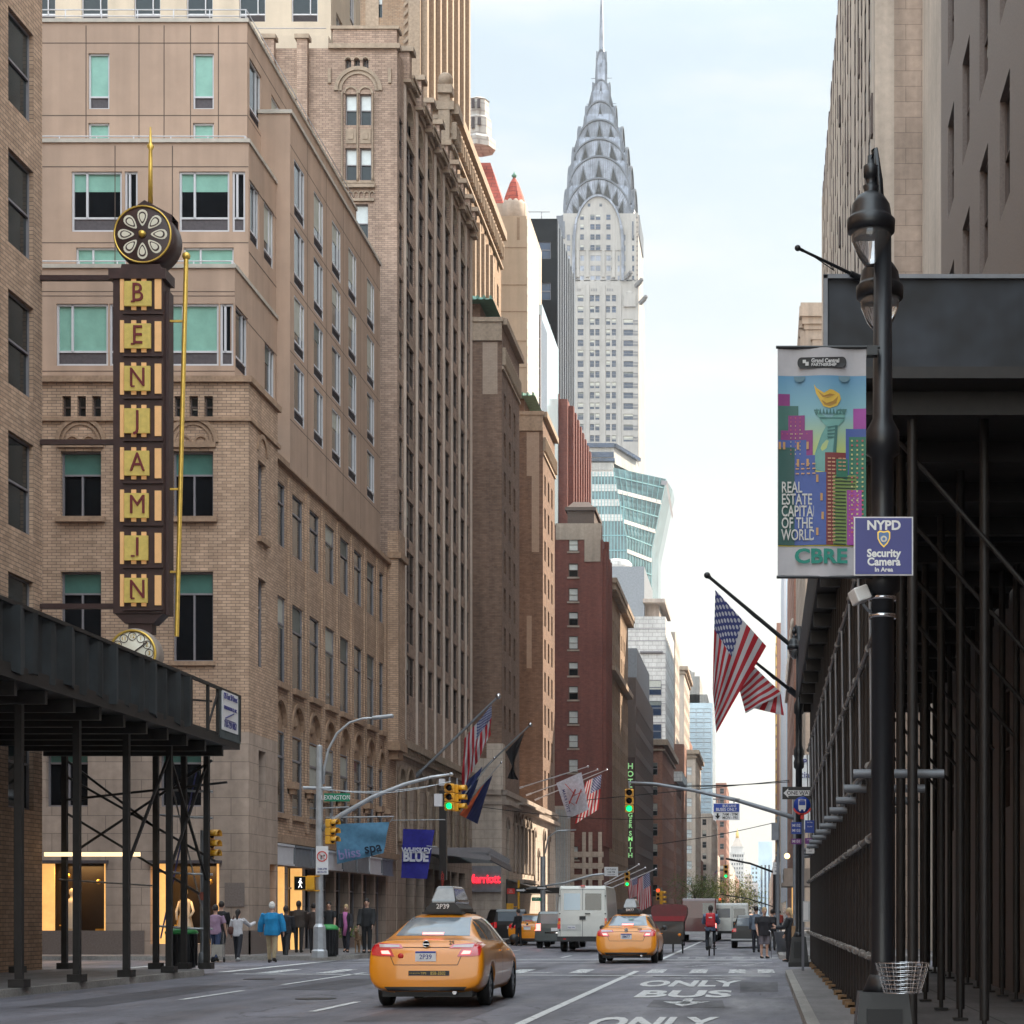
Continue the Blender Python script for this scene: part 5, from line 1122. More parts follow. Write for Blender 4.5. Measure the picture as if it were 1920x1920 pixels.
for i, (yb, yt, hwp, dep) in enumerate(tiers):
  if i == 0: continue
  hw = hwp * sc_; zb, zt = Z(yb), Z(yt); crown.box(cx - hw, cyy - dep, zb - 14, cx + hw, cyy + dep, zb); crown.box(cx - dep, cyy - hw, zb - 14, cx + dep, cyy + hw, zb)
  solid_arch(crown, hw, zb, zt, dep, 0)
  pin = archpts(tiers[i - 1][2] * sc_, Z(tiers[i - 1][0] + (30 if i == 1 else 0)), Z(tiers[i - 1][1])); pout = archpts(hw, zb, zt)
  for rot in (0, 90, -90):
    T = Matrix.Translation((cx, cyy, 0)) @ Matrix.Rotation(R(rot), 4, 'Z')
    rib.T = T; tri.T = T
    for j in range(len(pout) - 1):       # raised rim along the arch edge
      rib.bar((pout[j][0], -dep - .15, pout[j][1]), (pout[j + 1][0], -dep - .15, pout[j + 1][1]), .8 if i < 6 else .3, .5)
    nt_ = [0, 7, 5, 5, 5, 3, 3, 1][i]
    for t in range(nt_):
      f_ = (t + 1) / (nt_ + 1) if nt_ > 1 else .5
      f_ = .5 + (f_ - .5) * .86; j = f_ * 24; a = int(j); pi_ = Vector((pin[a][0] + (pin[min(a + 1, 24)][0] - pin[a][0]) * (j - a), 0, pin[a][1] + (pin[min(a + 1, 24)][1] - pin[a][1]) * (j - a)))
      po = Vector((pout[a][0], 0, pout[a][1])); dr = (po - pi_); ln = min(dr.length, 6.5); dr = (dr.normalized() + Vector((0, 0, .7))).normalized()
      wd_ = (2.6 if i < 5 else 1.8 if i < 7 else .7); s_ = Vector((dr.z, 0, -dr.x)) * wd_ / 2; tip = pi_ + dr * ln * .9; base = pi_ + dr * .2
      y_ = -dep - .08
      tri.add([(base.x - s_.x, y_, base.z - s_.z), (base.x + s_.x, y_, base.z + s_.z), (tip.x, y_, tip.z)], [(0, 1, 2)])
      for sg_ in (1, -1): rib.bar((base.x + sg_ * s_.x * 1.1, -dep - .1, base.z + sg_ * s_.z * 1.1), (tip.x, -dep - .1, tip.z + .2), .22, .35)
    for t in range(1, 24 * 2):      # radial sheet seams
      if i > 5: break
      j = t / 2; a = int(j); b_ = min(a + 1, 24); fr_ = j - a
      pa = (pin[a][0] + (pin[b_][0] - pin[a][0]) * fr_, pin[a][1] + (pin[b_][1] - pin[a][1]) * fr_); pb = (pout[a][0] + (pout[b_][0] - pout[a][0]) * fr_, pout[a][1] + (pout[b_][1] - pout[a][1]) * fr_)
      rib.bar((pa[0], -dep - .02, pa[1]), (pb[0], -dep - .02, pb[1]), .1, .12)
rib.T = tri.T = None
part(Cy, 'steel_crown', crown, m_['steel_crown']); part(Cy, 'steel_ribs', rib, m_['steel_dark'], kind='stuff'); part(Cy, 'triangular_windows', tri, m_['black_matte'], kind='stuff')
q = MB(); hw0 = tiers[0][2] * sc_; pts = archpts(hw0, Z(470), Z(368)); q.T = Matrix.Translation((cx, 0, 0)); q.prism(pts, D0 - .25, D0 + 3, 'Y'); q.T = None; part(Cy, 'arched_gable', q, m_['chrysler_brick'])
q = MB(); q.T = Matrix.Translation((cx, 0, 0)); [q.bar((pts[j][0], D0 - .5, pts[j][1]), (pts[j + 1][0], D0 - .5, pts[j + 1][1]), .9, .6) for j in range(24)]; q.bar((-hw0, D0 - .5, Z(470)), (-hw0, D0 - .5, Z(527)), .9, .6); q.bar((hw0, D0 - .5, Z(470)), (hw0, D0 - .5, Z(527)), .9, .6); q.T = None; part(Cy, 'arch_rim', q, m_['steel_crown'])
gi = []
for y_ in uy[:4]:
  for a, b in ((1088, 1095), (1107, 1115), (1117, 1126), (1137, 1145)): gi.append((frame(0, D0 - .27), X(a), Z(y_ + 10), X(b) - X(a), 1.7, 'blue', -.02))
gi += [(frame(0, D0 - .27), X(a), Z(388), .9, 1.0, 'blue', -.02) for a in (1102, 1124)]
# shoulders clad in steel on both sides of the crown
q = MB()
for s in (-1, 1):
  for k in range(1):
    x0_ = s * (60 + 3.6 - 6.2 * k * (.6 + .09 * k)) * sc_; z0_, z1_ = Z(440 - 4 - 34 * k), Z(440 - 62 - 36 * k)
    if abs(x0_) < 2: continue
    q.lathe([(3.0 - .3 * k, z0_ - 4), (3.0 - .3 * k, z1_ - 1.5), (2.3 - .25 * k, z1_), (.8, z1_ + 1.2)], (cx + x0_ - s * (2.2 - .2 * k), cyy - tiers[min(k + 1, 7)][3] + 4.5, 0), 12)
part(Cy, 'steel_shoulders', q, m_['steel_dark'])
q = MB(); q.lathe([(1.9, Z(132)), (1.25, Z(100)), (.95, Z(66)), (.8, Z(60)), (.68, Z(30)), (.5, Z(-10)), (.1, Z(-60))], (cx, cyy, 0), 8, smooth=False)
for y_ in (116, 165, 252): q.bar((cx - (3.4 + (y_ - 116) * .03), cyy, Z(y_ + 1)), (cx + (3.4 + (y_ - 116) * .03), cyy, Z(y_)), .18)
part(Cy, 'spire', q, m_['steel_crown'])
q = MB(); q.box(X(1042), D0 + 2, Z(527), X(1058), D0 + 28, Z(400)); q.lathe([(2.2, Z(402)), (1.8, Z(396)), (.3, Z(390))], (X(1052), D0 + 6, 0), 12); q.box(X(1191), D0 + 5, Z(430), X(1197), D0 + 26, Z(392)); part(Cy, 'corner_pier', q, m_['steel_dark'])
put_windows(Cy, items + gi, False, 100)
# ---------------------------------------------------------------- clock tower and blue glass tower in the distance
M = bld('clock_tower', 'white stone tower with pyramid roof and lantern at the hazy end of the street', 'tower', P(1383, 0, 1700).x, 1700)
dd = 1700; X = lambda x: P(x, 0, dd).x; Z = lambda y: z_at(y, dd)
q = MB(); q.box(X(1369), dd, 0, X(1395), dd + 12, Z(1600)); q.box(X(1367.5), dd - 1, Z(1602), X(1396.5), dd + 13, Z(1598)); q.box(X(1371), dd + .5, Z(1598), X(1393), dd + 11.5, Z(1588)); q.box(X(1370), dd, Z(1589), X(1394), dd + 12, Z(1587)); part(M, 'shaft', q, m_['white_brick'])
q = MB(); a = [(X(1371), dd + .5), (X(1393), dd + .5), (X(1393), dd + 11.5), (X(1371), dd + 11.5)]; b = [(X(1379), dd + 4.5), (X(1385.5), dd + 4.5), (X(1385.5), dd + 7.5), (X(1379), dd + 7.5)]
q.add([(*p, Z(1588)) for p in a] + [(*p, Z(1571)) for p in b], [(0, 1, 5, 4), (1, 2, 6, 5), (2, 3, 7, 6), (3, 0, 4, 7), (4, 5, 6, 7)]); part(M, 'pyramid_roof', q, m_['limestone'])
q = MB(); q.lathe([(1.6, Z(1571)), (1.3, Z(1566)), (1.4, Z(1565)), (1.2, Z(1560)), (.4, Z(1557)), (.1, Z(1553))], (X(1382.3), dd + 6, 0), 8); part(M, 'lantern', q, m_['gold'])
q = MB(); [q.box(X(1374 + 4.2 * k), dd - .1, Z(1607), X(1376.5 + 4.2 * k), dd, Z(1600)) for k in range(5)]; [q.box(X(1372 + 4.6 * k), dd - .1, Z(1600 + 14 + 8 * j), X(1374 + 4.6 * k), dd, Z(1600 + 10 + 8 * j)) for k in range(5) for j in range(9)]; part(M, 'window_rows', q, m_['glass'], kind='stuff')
Bt = bld('blue_glass_tower', 'pale blue glass high rise right of the white clock tower', 'tower', P(1435, 0, 1500).x, 1500)
massing(Bt, P(1422, 0, 1500).x, P(1448, 0, 1500).x, 1500, 1520, 0, z_at(1578, 1500), m_['glass_sky'], W=None, N=dict(p=3, w=1.5, h=40, f=44, k='blue'))
for k, (pa, pb, d_, pt) in enumerate(((1396, 1410, 1450, 1640), (1408, 1422, 1650, 1622), (1410, 1421, 1300, 1655), (1390, 1400, 1250, 1668))):
  b = bld('distant_tower', ['hazy stone block right of the clock tower base', 'hazy glass block between the clock tower and the blue tower', 'low hazy block left of the blue glass tower', 'lowest hazy block under the clock tower'][k], 'tower', P(pa, 0, d_).x, d_)
  massing(b, P(pa, 0, d_).x, P(pb, 0, d_).x, d_, d_ + 20, 0, z_at(pt, d_), m_[['limestone', 'glass_sky', 'white_brick', 'limestone'][k]], N=dict(p=3, w=1.5, h=2, f=4, k='plain'), limit=5)
# ================================================================ right side (west side of the street)
Wb = bld('limestone_building', 'tall pale limestone building with close vertical piers on the right of the street', 'building', 4.35, 72.5)
mb = MB(); items = []; T = frame(4.35, 0, 0, -90); Hh = 53.6
mb.box(5.0, 72.6, 0, 40, 136, Hh); mb.box(6.2, 61, 0, 40, 72.6, Hh); mb.box(15, 61, Hh, 46, 158, 165); mb.box(15, 136, 0, 46, 158, Hh)  # corner wing and unseen rear tower added to keep sun off the street
u = 72.5; k = 0
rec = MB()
while u < 135.5:
  wd_ = 3.0 if k % 5 == 0 else 1.45
  mb.box(4.35, u, 0, 5.05, u + wd_, Hh - .02 * (k % 3)); u += wd_
  g_ = 1.5
  for z in [4 + 3.4 * j for j in range(15)]:
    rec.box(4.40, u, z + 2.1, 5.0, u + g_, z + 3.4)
    items.append((T, -u - g_, z, g_, 2.1, 'dh_dark', .07))
  mb.box(4.5, u, Hh - 2.4, 5.0, u + g_, Hh - .4); u += g_; k += 1
for kk, yy in enumerate((73.4, 73.4 + 9.9, 73.4 + 2 * 10.15 + .6, 104.6)):
  for z in [5 + 6.8 * j for j in range(7)]: items.append((frame(4.34, 0, 0, -90), -yy - .55, z, .55, 1.6, 'dh_dark', -.01))
mb.box(4.3, 135.4, 0, 40, 136, Hh); mb.box(4.35, 72.4, 0, 5.2, 72.62, Hh)
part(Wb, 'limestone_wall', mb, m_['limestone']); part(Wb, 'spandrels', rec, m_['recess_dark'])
put_windows(Wb, items, False, 100)
q = MB(); q.box(6.2, 60.9, 0, 40, 61, Hh); q.box(5.1, 72.38, 0, 40, 72.5, Hh); part(Wb, 'brick_end_wall', q, m_['stone'])
Nb = bld('corner_building', 'dark stone building behind the black scaffold at the right edge', 'building', 4.35, 45)
massing(Nb, 4.35, 40, -20, 45.5, 0, 26, m_['granite'], side='R', W=dict(p=3.2, w=1.4, h=2.2, f=3.6, k='dh_dark', zs=3.4), N=None, limit=20)
Cb = bld('corniced_building', 'pale building with bracketed cornice and column capitals beyond the limestone piers', 'building', 4.35, 190)
massing(Cb, 4.35, 40, 190, 245, 0, 61.0, m_['limestone'], side='R', W=dict(p=3, w=1.2, h=2.2, f=3.8, k='plain', zs=4), N=None, limit=40)
q = MB(); z = 61.0
for o, a, b in ((.15, 61.0, 61.5), (.35, 61.5, 62.2), (.62, 62.2, 63.2), (.5, 63.2, 63.6)): q.box(4.35 - o, 190 - o, a, 30, 245, b)
for j in range(18): q.box(3.75, 190.3 + j * 3, 61.3, 4.2, 190.9 + j * 3, 62.1); q.box(3.85, 190.3 + j * 3, 56.5, 4.35, 191.3 + j * 3, 61.0)
for j in range(6): x = 5.2 + j * 2.4; q.box(x, 189.6, 50, x + .9, 190, 59.2); q.box(x - .15, 189.4, 59.2, x + 1.05, 190, 59.8); q.box(x - .3, 189.3, 59.8, x + 1.2, 190, 60.3); [q.box(x + .1 + i * .25, 189.5, 56, x + .2 + i * .25, 189.6, 59.2) for i in range(3)]
part(Cb, 'cornice', q, m_['limestone'])
rt = [('tan_office_building', 'tan building with carved round cartouches above a bright storefront on the right', 258, 330, 60, 'brick_far'), ('glass_block', 'pale building with thin white vertical fins on the right side of the street', 342, 405, 72, 'glass_sky'),
   ('stone_block', 'narrow stone building between the finned one and the gold windowed tower', 420, 485, 60, 'limestone'), ('office_block', 'plain office block in the right row', 497, 565, 60, 'brick_far'), ('gold_window_tower', 'tall tower with a gold windowed corner strip, last on the right', 580, 650, 92, 'brick_far'), ('end_block', 'low block at the far end of the right row', 700, 1300, 22, 'limestone')]
for n_, lb, a, b, z, wm in rt:
  o = bld(n_, lb, 'building', 4.35, a)
  massing(o, 4.35, 40, a, b, 0, z, m_[wm], side='R', W=dict(p=3, w=1.5, h=2.1, f=3.6, k='sky' if 'glass' in n_ else 'plain', zs=4), N=None, limit=25)
  q = MB()
  if 'tan' in n_:
    for j in range(9): q.lathe([(.9, 0), (.7, -.35), (.3, -.4), (.01, -.4)], (4.3, a + 3 + j * 7.5, 46), 10, axis='Y') if 0 else q.ball((4.2, a + 3 + j * 7.5, 42 + 0 * j), .9, 8, sc=(.4, 1, 1))
    q.box(3.9, a, 38.8, 4.35, b, 39.4); q.box(2.9, a, 6.5, 4.35, a + 14, 7.2); part(o, 'cartouches', q, m_['limestone'])
    lw = MB(); lw.box(4.2, a + .5, .3, 4.34, a + 12, 5.5); part(o, 'lit_storefront', lw, m_['shop_warm'])
  if 'gold' in n_:
    [q.box(4.1, a + j * 2.6, 3 + 3.6 * i, 4.3, a + j * 2.6 + 2.3, 5.8 + 3.6 * i) for j in range(3) for i in range(24)]; part(o, 'gold_panes', q, m_['gold'], kind='stuff')
  if 'glass' in n_:
    [q.box(3.9, a + j * 6, 4, 4.35, a + j * 6 + .4, z) for j in range(11)]; part(o, 'white_fins', q, m_['frame_white'], kind='stuff')
# low shop fronts hang signs right
sgn = bld('doctor_sign', 'white blue lettered wall sign mostly hidden by the far right lamp post', 'sign', 4.0, 63)
q = MB(); p = P(1486, 1420, 63); q.box(p.x, 62.95, z_at(1555, 63), P(1528, 0, 63).x, 63.05, z_at(1416, 63)); part(sgn, 'panel', q, m_['white_paint'])
q = MB(); put_text(q, '1 P', P(1503, 1429, 62.93), .28, 0, .01); put_text(q, 'cian', P(1513, 1453, 62.93), .3, 0, .01); part(sgn, 'letters', q, m_['sign_navy'])
# far awning / shop box
ab = empty('shop_awning', (2.4, 90, 3), 'tan shop canopy box lit by a warm lamp beyond the far lamp post', 'awning')
q = MB(); q.box(P(1470, 0, 95).x, 95, z_at(1655, 95), 4.3, 99, z_at(1628, 95)); q.box(P(1466, 0, 95).x, 94.9, z_at(1662, 95), 4.3, 99, z_at(1655, 95)); part(ab, 'box', q, m_['limestone_shade'])
q = MB(); q.ball(P(1476, 1605, 94), .14, 8); part(ab, 'lamp', q, m_['light_warm'])

# ================================================================ black sidewalk scaffold on the right
Sf = empty('sidewalk_scaffold', (1.3, 27, .15), 'black pipe scaffold with plywood parapet filling the right pavement', 'scaffold')
def pc(x, y, z0, z1, r=.055): q = MB(); q.cyl((x, y, z0), (x, y, z1), r, n=8); return q
posts = []
for k in range(36):
  y = 20.2 + .85 * k
  for x in (1.32, 1.62) if k % 2 == 0 else (1.32,): posts.append((x, y))
  if k % 2 == 0: posts.append((3.9, y))
  if k % 3 == 1: posts.append((2.5, y))
for x, y in posts:
  q = pc(x, y, .3, 7.1); q.box(x - .09, y - .09, .16, x + .09, y + .09, .19); q.cyl((x, y, .19), (x, y, .34), .03, n=8)
  o = part(Sf, 'post', q, m_['pipe_black'])
  if x < 1.5 and int(y) % 2:
    q = MB(); q.box(x - .13, y - .09, .15, x + .11, y + .09, .23); part(Sf, 'timber_pad', q, m_['wood'])
for z, mm_ in ((1.02, 'pipe_grey'), (2.36, 'pipe_grey'), (3.2, 'pipe_grey'), (4.55, 'pipe_grey'), (5.9, 'pipe_grey')):
  q = MB(); pts = [(1.22, 20 + 1.5 * i, z + .02 * math.sin(i * 1.3 + z * 3)) for i in range(21)]
  q.tube(pts, .032, 8)
  for i in range(0, 21, 1): q.cyl((1.22, 19.9 + 1.5 * i, z - .0), (1.22, 20.1 + 1.5 * i, z), .05, n=8)
  part(Sf, 'rail', q, m_[mm_])
for k in range(13):
  y = 20.6 + 2.44 * k
  q = MB(); q.cyl((1.0, y, 3.05), (2.0, y, 3.05), .05, n=8); part(Sf, 'outrigger', q, m_['metal_grey'])
  q = MB(); q.cyl((1.4, y, .4), (1.35, y + 1.2, 2.9), .025, n=6); q.cyl((1.35, y + .3, 7), (3.8, y + .3, 4.2), .03, n=6); part(Sf, 'brace', q, m_['pipe_black'])
  q = MB(); q.cyl((1.2, y + .4, 5.8), (1.26, y + 1.0, 3.1), .018, n=6); part(Sf, 'diagonal_wire', q, m_['metal_silver'])
q = MB()
for k in range(15): q.box(.95, 20 + 2.1 * k, 6.85, 4.3, 20.15 + 2.1 * k, 7.1)
q.box(.92, 19.5, 7.1, 4.3, 50, 7.22); part(Sf, 'deck', q, m_['pipe_black'])
q = MB(); q.box(.915, 27.1, 7.2, .955, 50, 8.3); q.box(.915, 49.9, 7.0, 4.3, 50, 8.3); part(Sf, 'side_parapet', q, m_['ply_black'])
q = MB(); q.box(.915, 27.06, 6.9, 4.3, 27.1, 10.7); part(Sf, 'end_parapet', q, m_['ply_black']); q = MB(); q.box(.88, 27.0, 6.8, .94, 27.14, 10.75); q.box(.88, 27.0, 10.7, 4.3, 27.14, 10.76); part(Sf, 'edge_trim', q, m_['metal_grey'])
q = MB(); q.ball((1.45, 33.0, 2.42), .05, 8); part(Sf, 'warning_lamp', q, m_['light_warm'])
# shed on the left, north side of the cross street
Sh = empty('sidewalk_shed', (-13.7, 45, .15), 'black steel sidewalk shed with dark netting over the left pavement', 'scaffold')
for x, y in [(-13.7, 46), (-14.26, 46), (-14.95, 46), (-17.2, 46)] + [(-13.7, 46 - 2.9 * k) for k in range(1, 5)] + [(-17.2, 46 - 2.9 * k) for k in range(1, 5)]:
  q = MB(); q.bar((x, y, .3), (x, y, 5.6), .13, .13); q.box(x - .15, y - .15, .15, x + .15, y + .15, .3); part(Sh, 'post', q, m_['pipe_black'])
for k in range(8):
  q = MB(); a, b = [((-17.2, 46.1, 4.9), (-13.5, 46.1, 2.8)), ((-17.2, 46.1, 2.9), (-13.6, 46.1, 5.3)), ((-17.2, 46.08, 4.0), (-13.9, 46.08, 2.0)), ((-17.3, 46, 4.3), (-13.2, 46, 4.75)), ((-13.7, 43.1, 2.5), (-13.7, 46, 5.2)), ((-13.7, 43.1, 5.2), (-13.7, 46, 2.3)), ((-13.7, 40.2, 2.5), (-13.7, 43.1, 5.2)), ((-14.95, 46.1, 3.6), (-17.2, 46.1, 5.3))][k]
  q.bar(a, b, .055); part(Sh, 'brace', q, m_['pipe_black'])
for z in (1.15, 2.5, 3.9, 4.55):
  q = MB(); q.tube([(-15.0, 46.16, z + .06), (-14.3, 46.16, z), (-13.6, 46.16, z - .02)], .03, 6); part(Sh, 'clamp_rail', q, m_['metal_silver'])
for a, b in (((-14.9, 46.2, .9), (-14.0, 46.2, 5.1)), ((-13.75, 46.2, 1.1), (-14.7, 46.2, 5.0)), ((-17.3, 45.9, 2.35), (-15, 45.9, 2.2))):
  q = MB(); q.cyl(a, b, .022, n=6); part(Sh, 'tie_rod', q, m_['sign_navy'] if a[2] < 1 else m_['pipe_grey'])
q = MB(); q.box(-17.5, 30, 5.6, -13.05, 46.6, 5.86)
for k in range(12): q.box(-17.5, 30 + 1.4 * k, 5.35, -13.15, 30.12 + 1.4 * k, 5.6)
part(Sh, 'deck', q, m_['pipe_black'])
nm = bake(MB().add([(-13.05 + .05 * math.sin(i * 1.7) + .03 * math.sin(i * .6), 30 + .22 * i, z + (.05 * math.sin(i * .9) if z < 6 else 0)) for z in (5.75, 6.3, 6.9) for i in range(58)], [(r_ * 58 + i, r_ * 58 + i + 1, (r_ + 1) * 58 + i + 1, (r_ + 1) * 58 + i) for r_ in range(2) for i in range(57)]), [('SOLIDIFY', dict(thickness=.03))])
part(Sh, 'netting', nm, m_['netting'])
q = MB(); q.bar((-13.05, 30, 6.92), (-13.05, 46.6, 6.92), .07); [q.bar((-13.05, y, 5.8), (-13.05, y, 6.9), .07) for y in (42.6, 43.9, 44.7, 46.55)]; q.bar((-13.05, 43.9, 5.9), (-13.05, 44.7, 6.8), .04); q.bar((-13.2, 42.6, 6.4), (-13.2, 44.7, 6.6), .04); q.box(-17.5, 46.5, 5.8, -17.0, 46.6, 6.9); part(Sh, 'parapet_frame', q, m_['pipe_black'])
q = MB(); q.box(-13.1, 44.8, 5.75, -13.03, 46.6, 6.95); part(Sh, 'corner_panel', q, mat('panel_grey', (.06, .075, .08), .7, var=.3))
q = MB(); q.box(-13.03, 44.95, 5.95, -13.01, 46.3, 6.9); sg = part(Sh, 'notice_board', q, m_['sign_white'])
q = MB(); tt = Matrix.Rotation(R(90), 4, 'Z') @ Matrix.Rotation(R(90), 4, 'X')
def side_text(s, y, z, size, sx=1): q.join(text_mb(s, size, .01, .004, sx=sx), Matrix.Translation((-13.0, y, z)) @ tt)
side_text('125 East 50 Street', 45.62, 6.78, .20, .78); side_text('RESTORATION CO. INC.', 45.62, 6.5, .12, .85); side_text('718-729-9857', 45.62, 6.1, .22, .85)
q.bar((-13.0, 45.2, 6.25), (-13.0, 45.9, 6.42), .02); q.box(-13.008, 45.15, 6.2, -13.0, 46.1, 6.22)
part(Sh, 'notice_text', q, m_['sign_navy'])
q = MB(); q.box(-17.4, 45.2, 2.9, -15.1, 45.3, 3.0); part(Sh, 'tube_light', q, mat('tube_light', (.9, .8, .6), .4, emit=(1, .75, .4), es=.8, var=0))
Bn = bld('hotel_building', 'brick and stone hotel at the left edge behind the vertical yellow lettered sign', 'building', -17.6, 44)
massing(Bn, -50, -17.6, -20, 45.6, 0, 40, m_['brick_tan'], W=dict(p=3, w=1.5, h=2.2, f=3.3, k='dh', zs=4), N=None, limit=20)

# ================================================================ vertical hotel sign with flower disc and clock
Bs = empty('hotel_sign', (-15.1, 45.2, 8.0), 'tall brown vertical hotel sign with red letters on yellow squares', 'sign')
sc45 = 45.2 / F; X = lambda x: P(x, 0, 45.2).x; Z = lambda y: z_at(y, 45.2)
q = MB(); q.box(X(212), 45.2, Z(1150), X(306), 45.75, Z(520)); q.box(X(205), 45.12, Z(524), X(312), 45.85, Z(505)); q.add([(X(222), 45.2, Z(520)), (X(306), 45.2, Z(520)), (X(300), 45.2, Z(495)), (X(228), 45.2, Z(495)), (X(222), 45.7, Z(520)), (X(306), 45.7, Z(520)), (X(300), 45.7, Z(495)), (X(228), 45.7, Z(495))], [(0, 1, 2, 3), (1, 5, 6, 2), (4, 7, 6, 5), (0, 3, 7, 4), (3, 2, 6, 7)])
q.prism([(X(232), Z(1168)), (X(286), Z(1168)), (X(304), Z(1150)), (X(214), Z(1150))], 45.25, 45.7, 'Y'); q.box(X(238), 45.3, Z(1186), X(282), 45.65, Z(1168)); q.box(X(300), 45.4, Z(1150), X(312), 45.75, Z(540))
part(Bs, 'cabinet', q, m_['sign_brown'])
pt = [548, 628, 706, 786, 866, 946, 1025, 1104]
for k, ch in enumerate('BENJAMIN'):
  yc = 552 + 79.3 * k; c = X(262)
  f = MB(); f.box(X(232), 45.14, Z(yc + 38), X(306), 45.2, Z(yc + 34)); part(Bs, 'divider', f, m_['sign_brown'])
  f = MB()
  for xa, xb in ((226, 233), (247, 256), (266, 275)): f.box(X(xa), 45.16, Z(yc + 30), X(xb), 45.19, Z(yc - 30))
  f.box(X(292 - 1), 45.16, Z(yc + 28), X(303), 45.19, Z(yc - 28)); part(Bs, 'lamp_strip', f, m_['sign_lamp'])
  f = MB(); f.box(X(236), 45.08, Z(yc + 24), X(286 - k), 45.14, Z(yc - 22)); tl = part(Bs, 'letter_tile', f, m_['sign_yellow'])
  f = MB(); put_text(f, ch, (X(261), 45.06, Z(yc + 1)), .64, 0, 0, ext=.02, sx=.85);
  if ch in 'BENI': f.box(X(249), 45.05, Z(yc + 18), X(256), 45.07, Z(yc + 15))
  o = f.build('letter', m_['sign_red'], tl)
q = MB(); c = (X(268), 45.4, Z(440)); q.lathe([(.001, -.22), (.66, -.22), (.70, -.20), (.74, -.1), (.74, .5), (.6, .55), (.001, .55)], c, 40, 0, True, 'Y')
part(Bs, 'disc', q, m_['sign_brown'])
q = MB(); q.lathe([(.665, -.25), (.70, -.25), (.70, -.2), (.665, -.2)], c, 40, 0, True, 'Y'); q.lathe([(.001, -.34), (.07, -.32), (.09, -.24), (.001, -.22)], c, 16, 0, True, 'Y'); part(Bs, 'gilt_ring', q, m_['gold'])
q = MB()
for k in range(8):
  a = R(45 * k + 22.5 * 0 + 90);
  for (s, yy, mi) in ((1.0, -.235, 0), (.72, -.242, 1), (.52, -.25, 0)):
    pts = []
    for j in range(16):
      t = 2 * math.pi * j / 16; rad = .40 + .2 * s * math.cos(t); wv = .115 * s * math.sin(t) * (1.0 + .45 * math.cos(t)); pts.append((c[0] + rad * math.cos(a) - wv * math.sin(a), c[1] + yy, c[2] + rad * math.sin(a) + wv * math.cos(a)))
    q.add(pts, [tuple(range(16))], mi)
part(Bs, 'petals', q, [m_['cream'], m_['sign_brown']])
q = MB(); q.add([(X(222), 45.3, Z(405)), (X(268), 45.3, Z(372)), (X(320), 45.3, Z(400)), (X(320), 45.3, Z(440)), (X(222), 45.3, Z(440)), (X(222), 45.8, Z(405)), (X(268), 45.8, Z(372)), (X(320), 45.8, Z(400)), (X(320), 45.8, Z(440)), (X(222), 45.8, Z(440))], [(0, 1, 2, 3, 4), (9, 8, 7, 6, 5), (0, 5, 6, 1), (1, 6, 7, 2)]); part(Bs, 'pediment', q, m_['sign_brown'])
q = MB(); q.lathe([(.06, Z(375)), (.05, Z(300)), (.045, Z(275)), (.09, Z(268)), (.04, Z(262)), (.02, Z(232))], (X(277), 45.4, 0), 10); part(Bs, 'spike', q, m_['gold'])
q = MB(); q.cyl((X(324), 45.5, Z(1190)), (X(342), 45.5, Z(478)), .055, n=10); q.ball((X(342), 45.5, Z(472)), .1, 12); [q.bar((X(306), 45.5, Z(y_)), (X(336 - (y_ - 595) * .025), 45.5, Z(y_)), .05) for y_ in (595, 912, 1068)]; part(Bs, 'gilt_pole', q, m_['gold'])
[part(Bs, 'bracket', MB().bar((-17.6, 45.5, z), (X(215), 45.5, z), .12), m_['sign_brown']) for z in (9, 13, 17)]
Ck = empty('clock', (X(250), 45.4, Z(1228)), 'round gilt rimmed clock with circled numerals under the vertical sign', 'clock')
c = (X(251), 45.3, Z(1226)); q = MB(); q.lathe([(.001, -.2), (.56, -.2), (.60, -.16), (.63, -.05), (.60, 0), (.63, .1), (.6, .3), (.5, .45), (.001, .5)], c, 40, 0, True, 'Y'); part(Ck, 'case', q, m_['limestone_shade'])
q = MB(); q.lathe([(.001, -.205), (.52, -.205), (.52, -.2)], c, 40, 0, True, 'Y'); part(Ck, 'dial', q, m_['cream'])
q = MB(); q.lathe([(.52, -.22), (.58, -.22), (.58, -.19), (.52, -.19)], c, 40, 0, True, 'Y'); part(Ck, 'gilt_rim', q, m_['gold'])
q = MB(); q2 = MB()
for h in range(1, 13):
  a = R(90 - 30 * h); cc = (c[0] + .41 * math.cos(a), c[1], c[2] + .41 * math.sin(a)); q.lathe([(.088, -.215), (.102, -.215), (.102, -.206), (.088, -.206)], cc, 16, 0, True, 'Y'); put_text(q2, str(h), (cc[0], c[1] - .212, cc[2]), .13, 0, .01)
q.bar((c[0] - .1, c[1] - .23, c[2] - .08), (c[0] + .36, c[1] - .23, c[2] + .27), .03, .02); part(Ck, 'rings_and_hands', q, m_['sign_brown']); part(Ck, 'numerals', q2, m_['gold'])
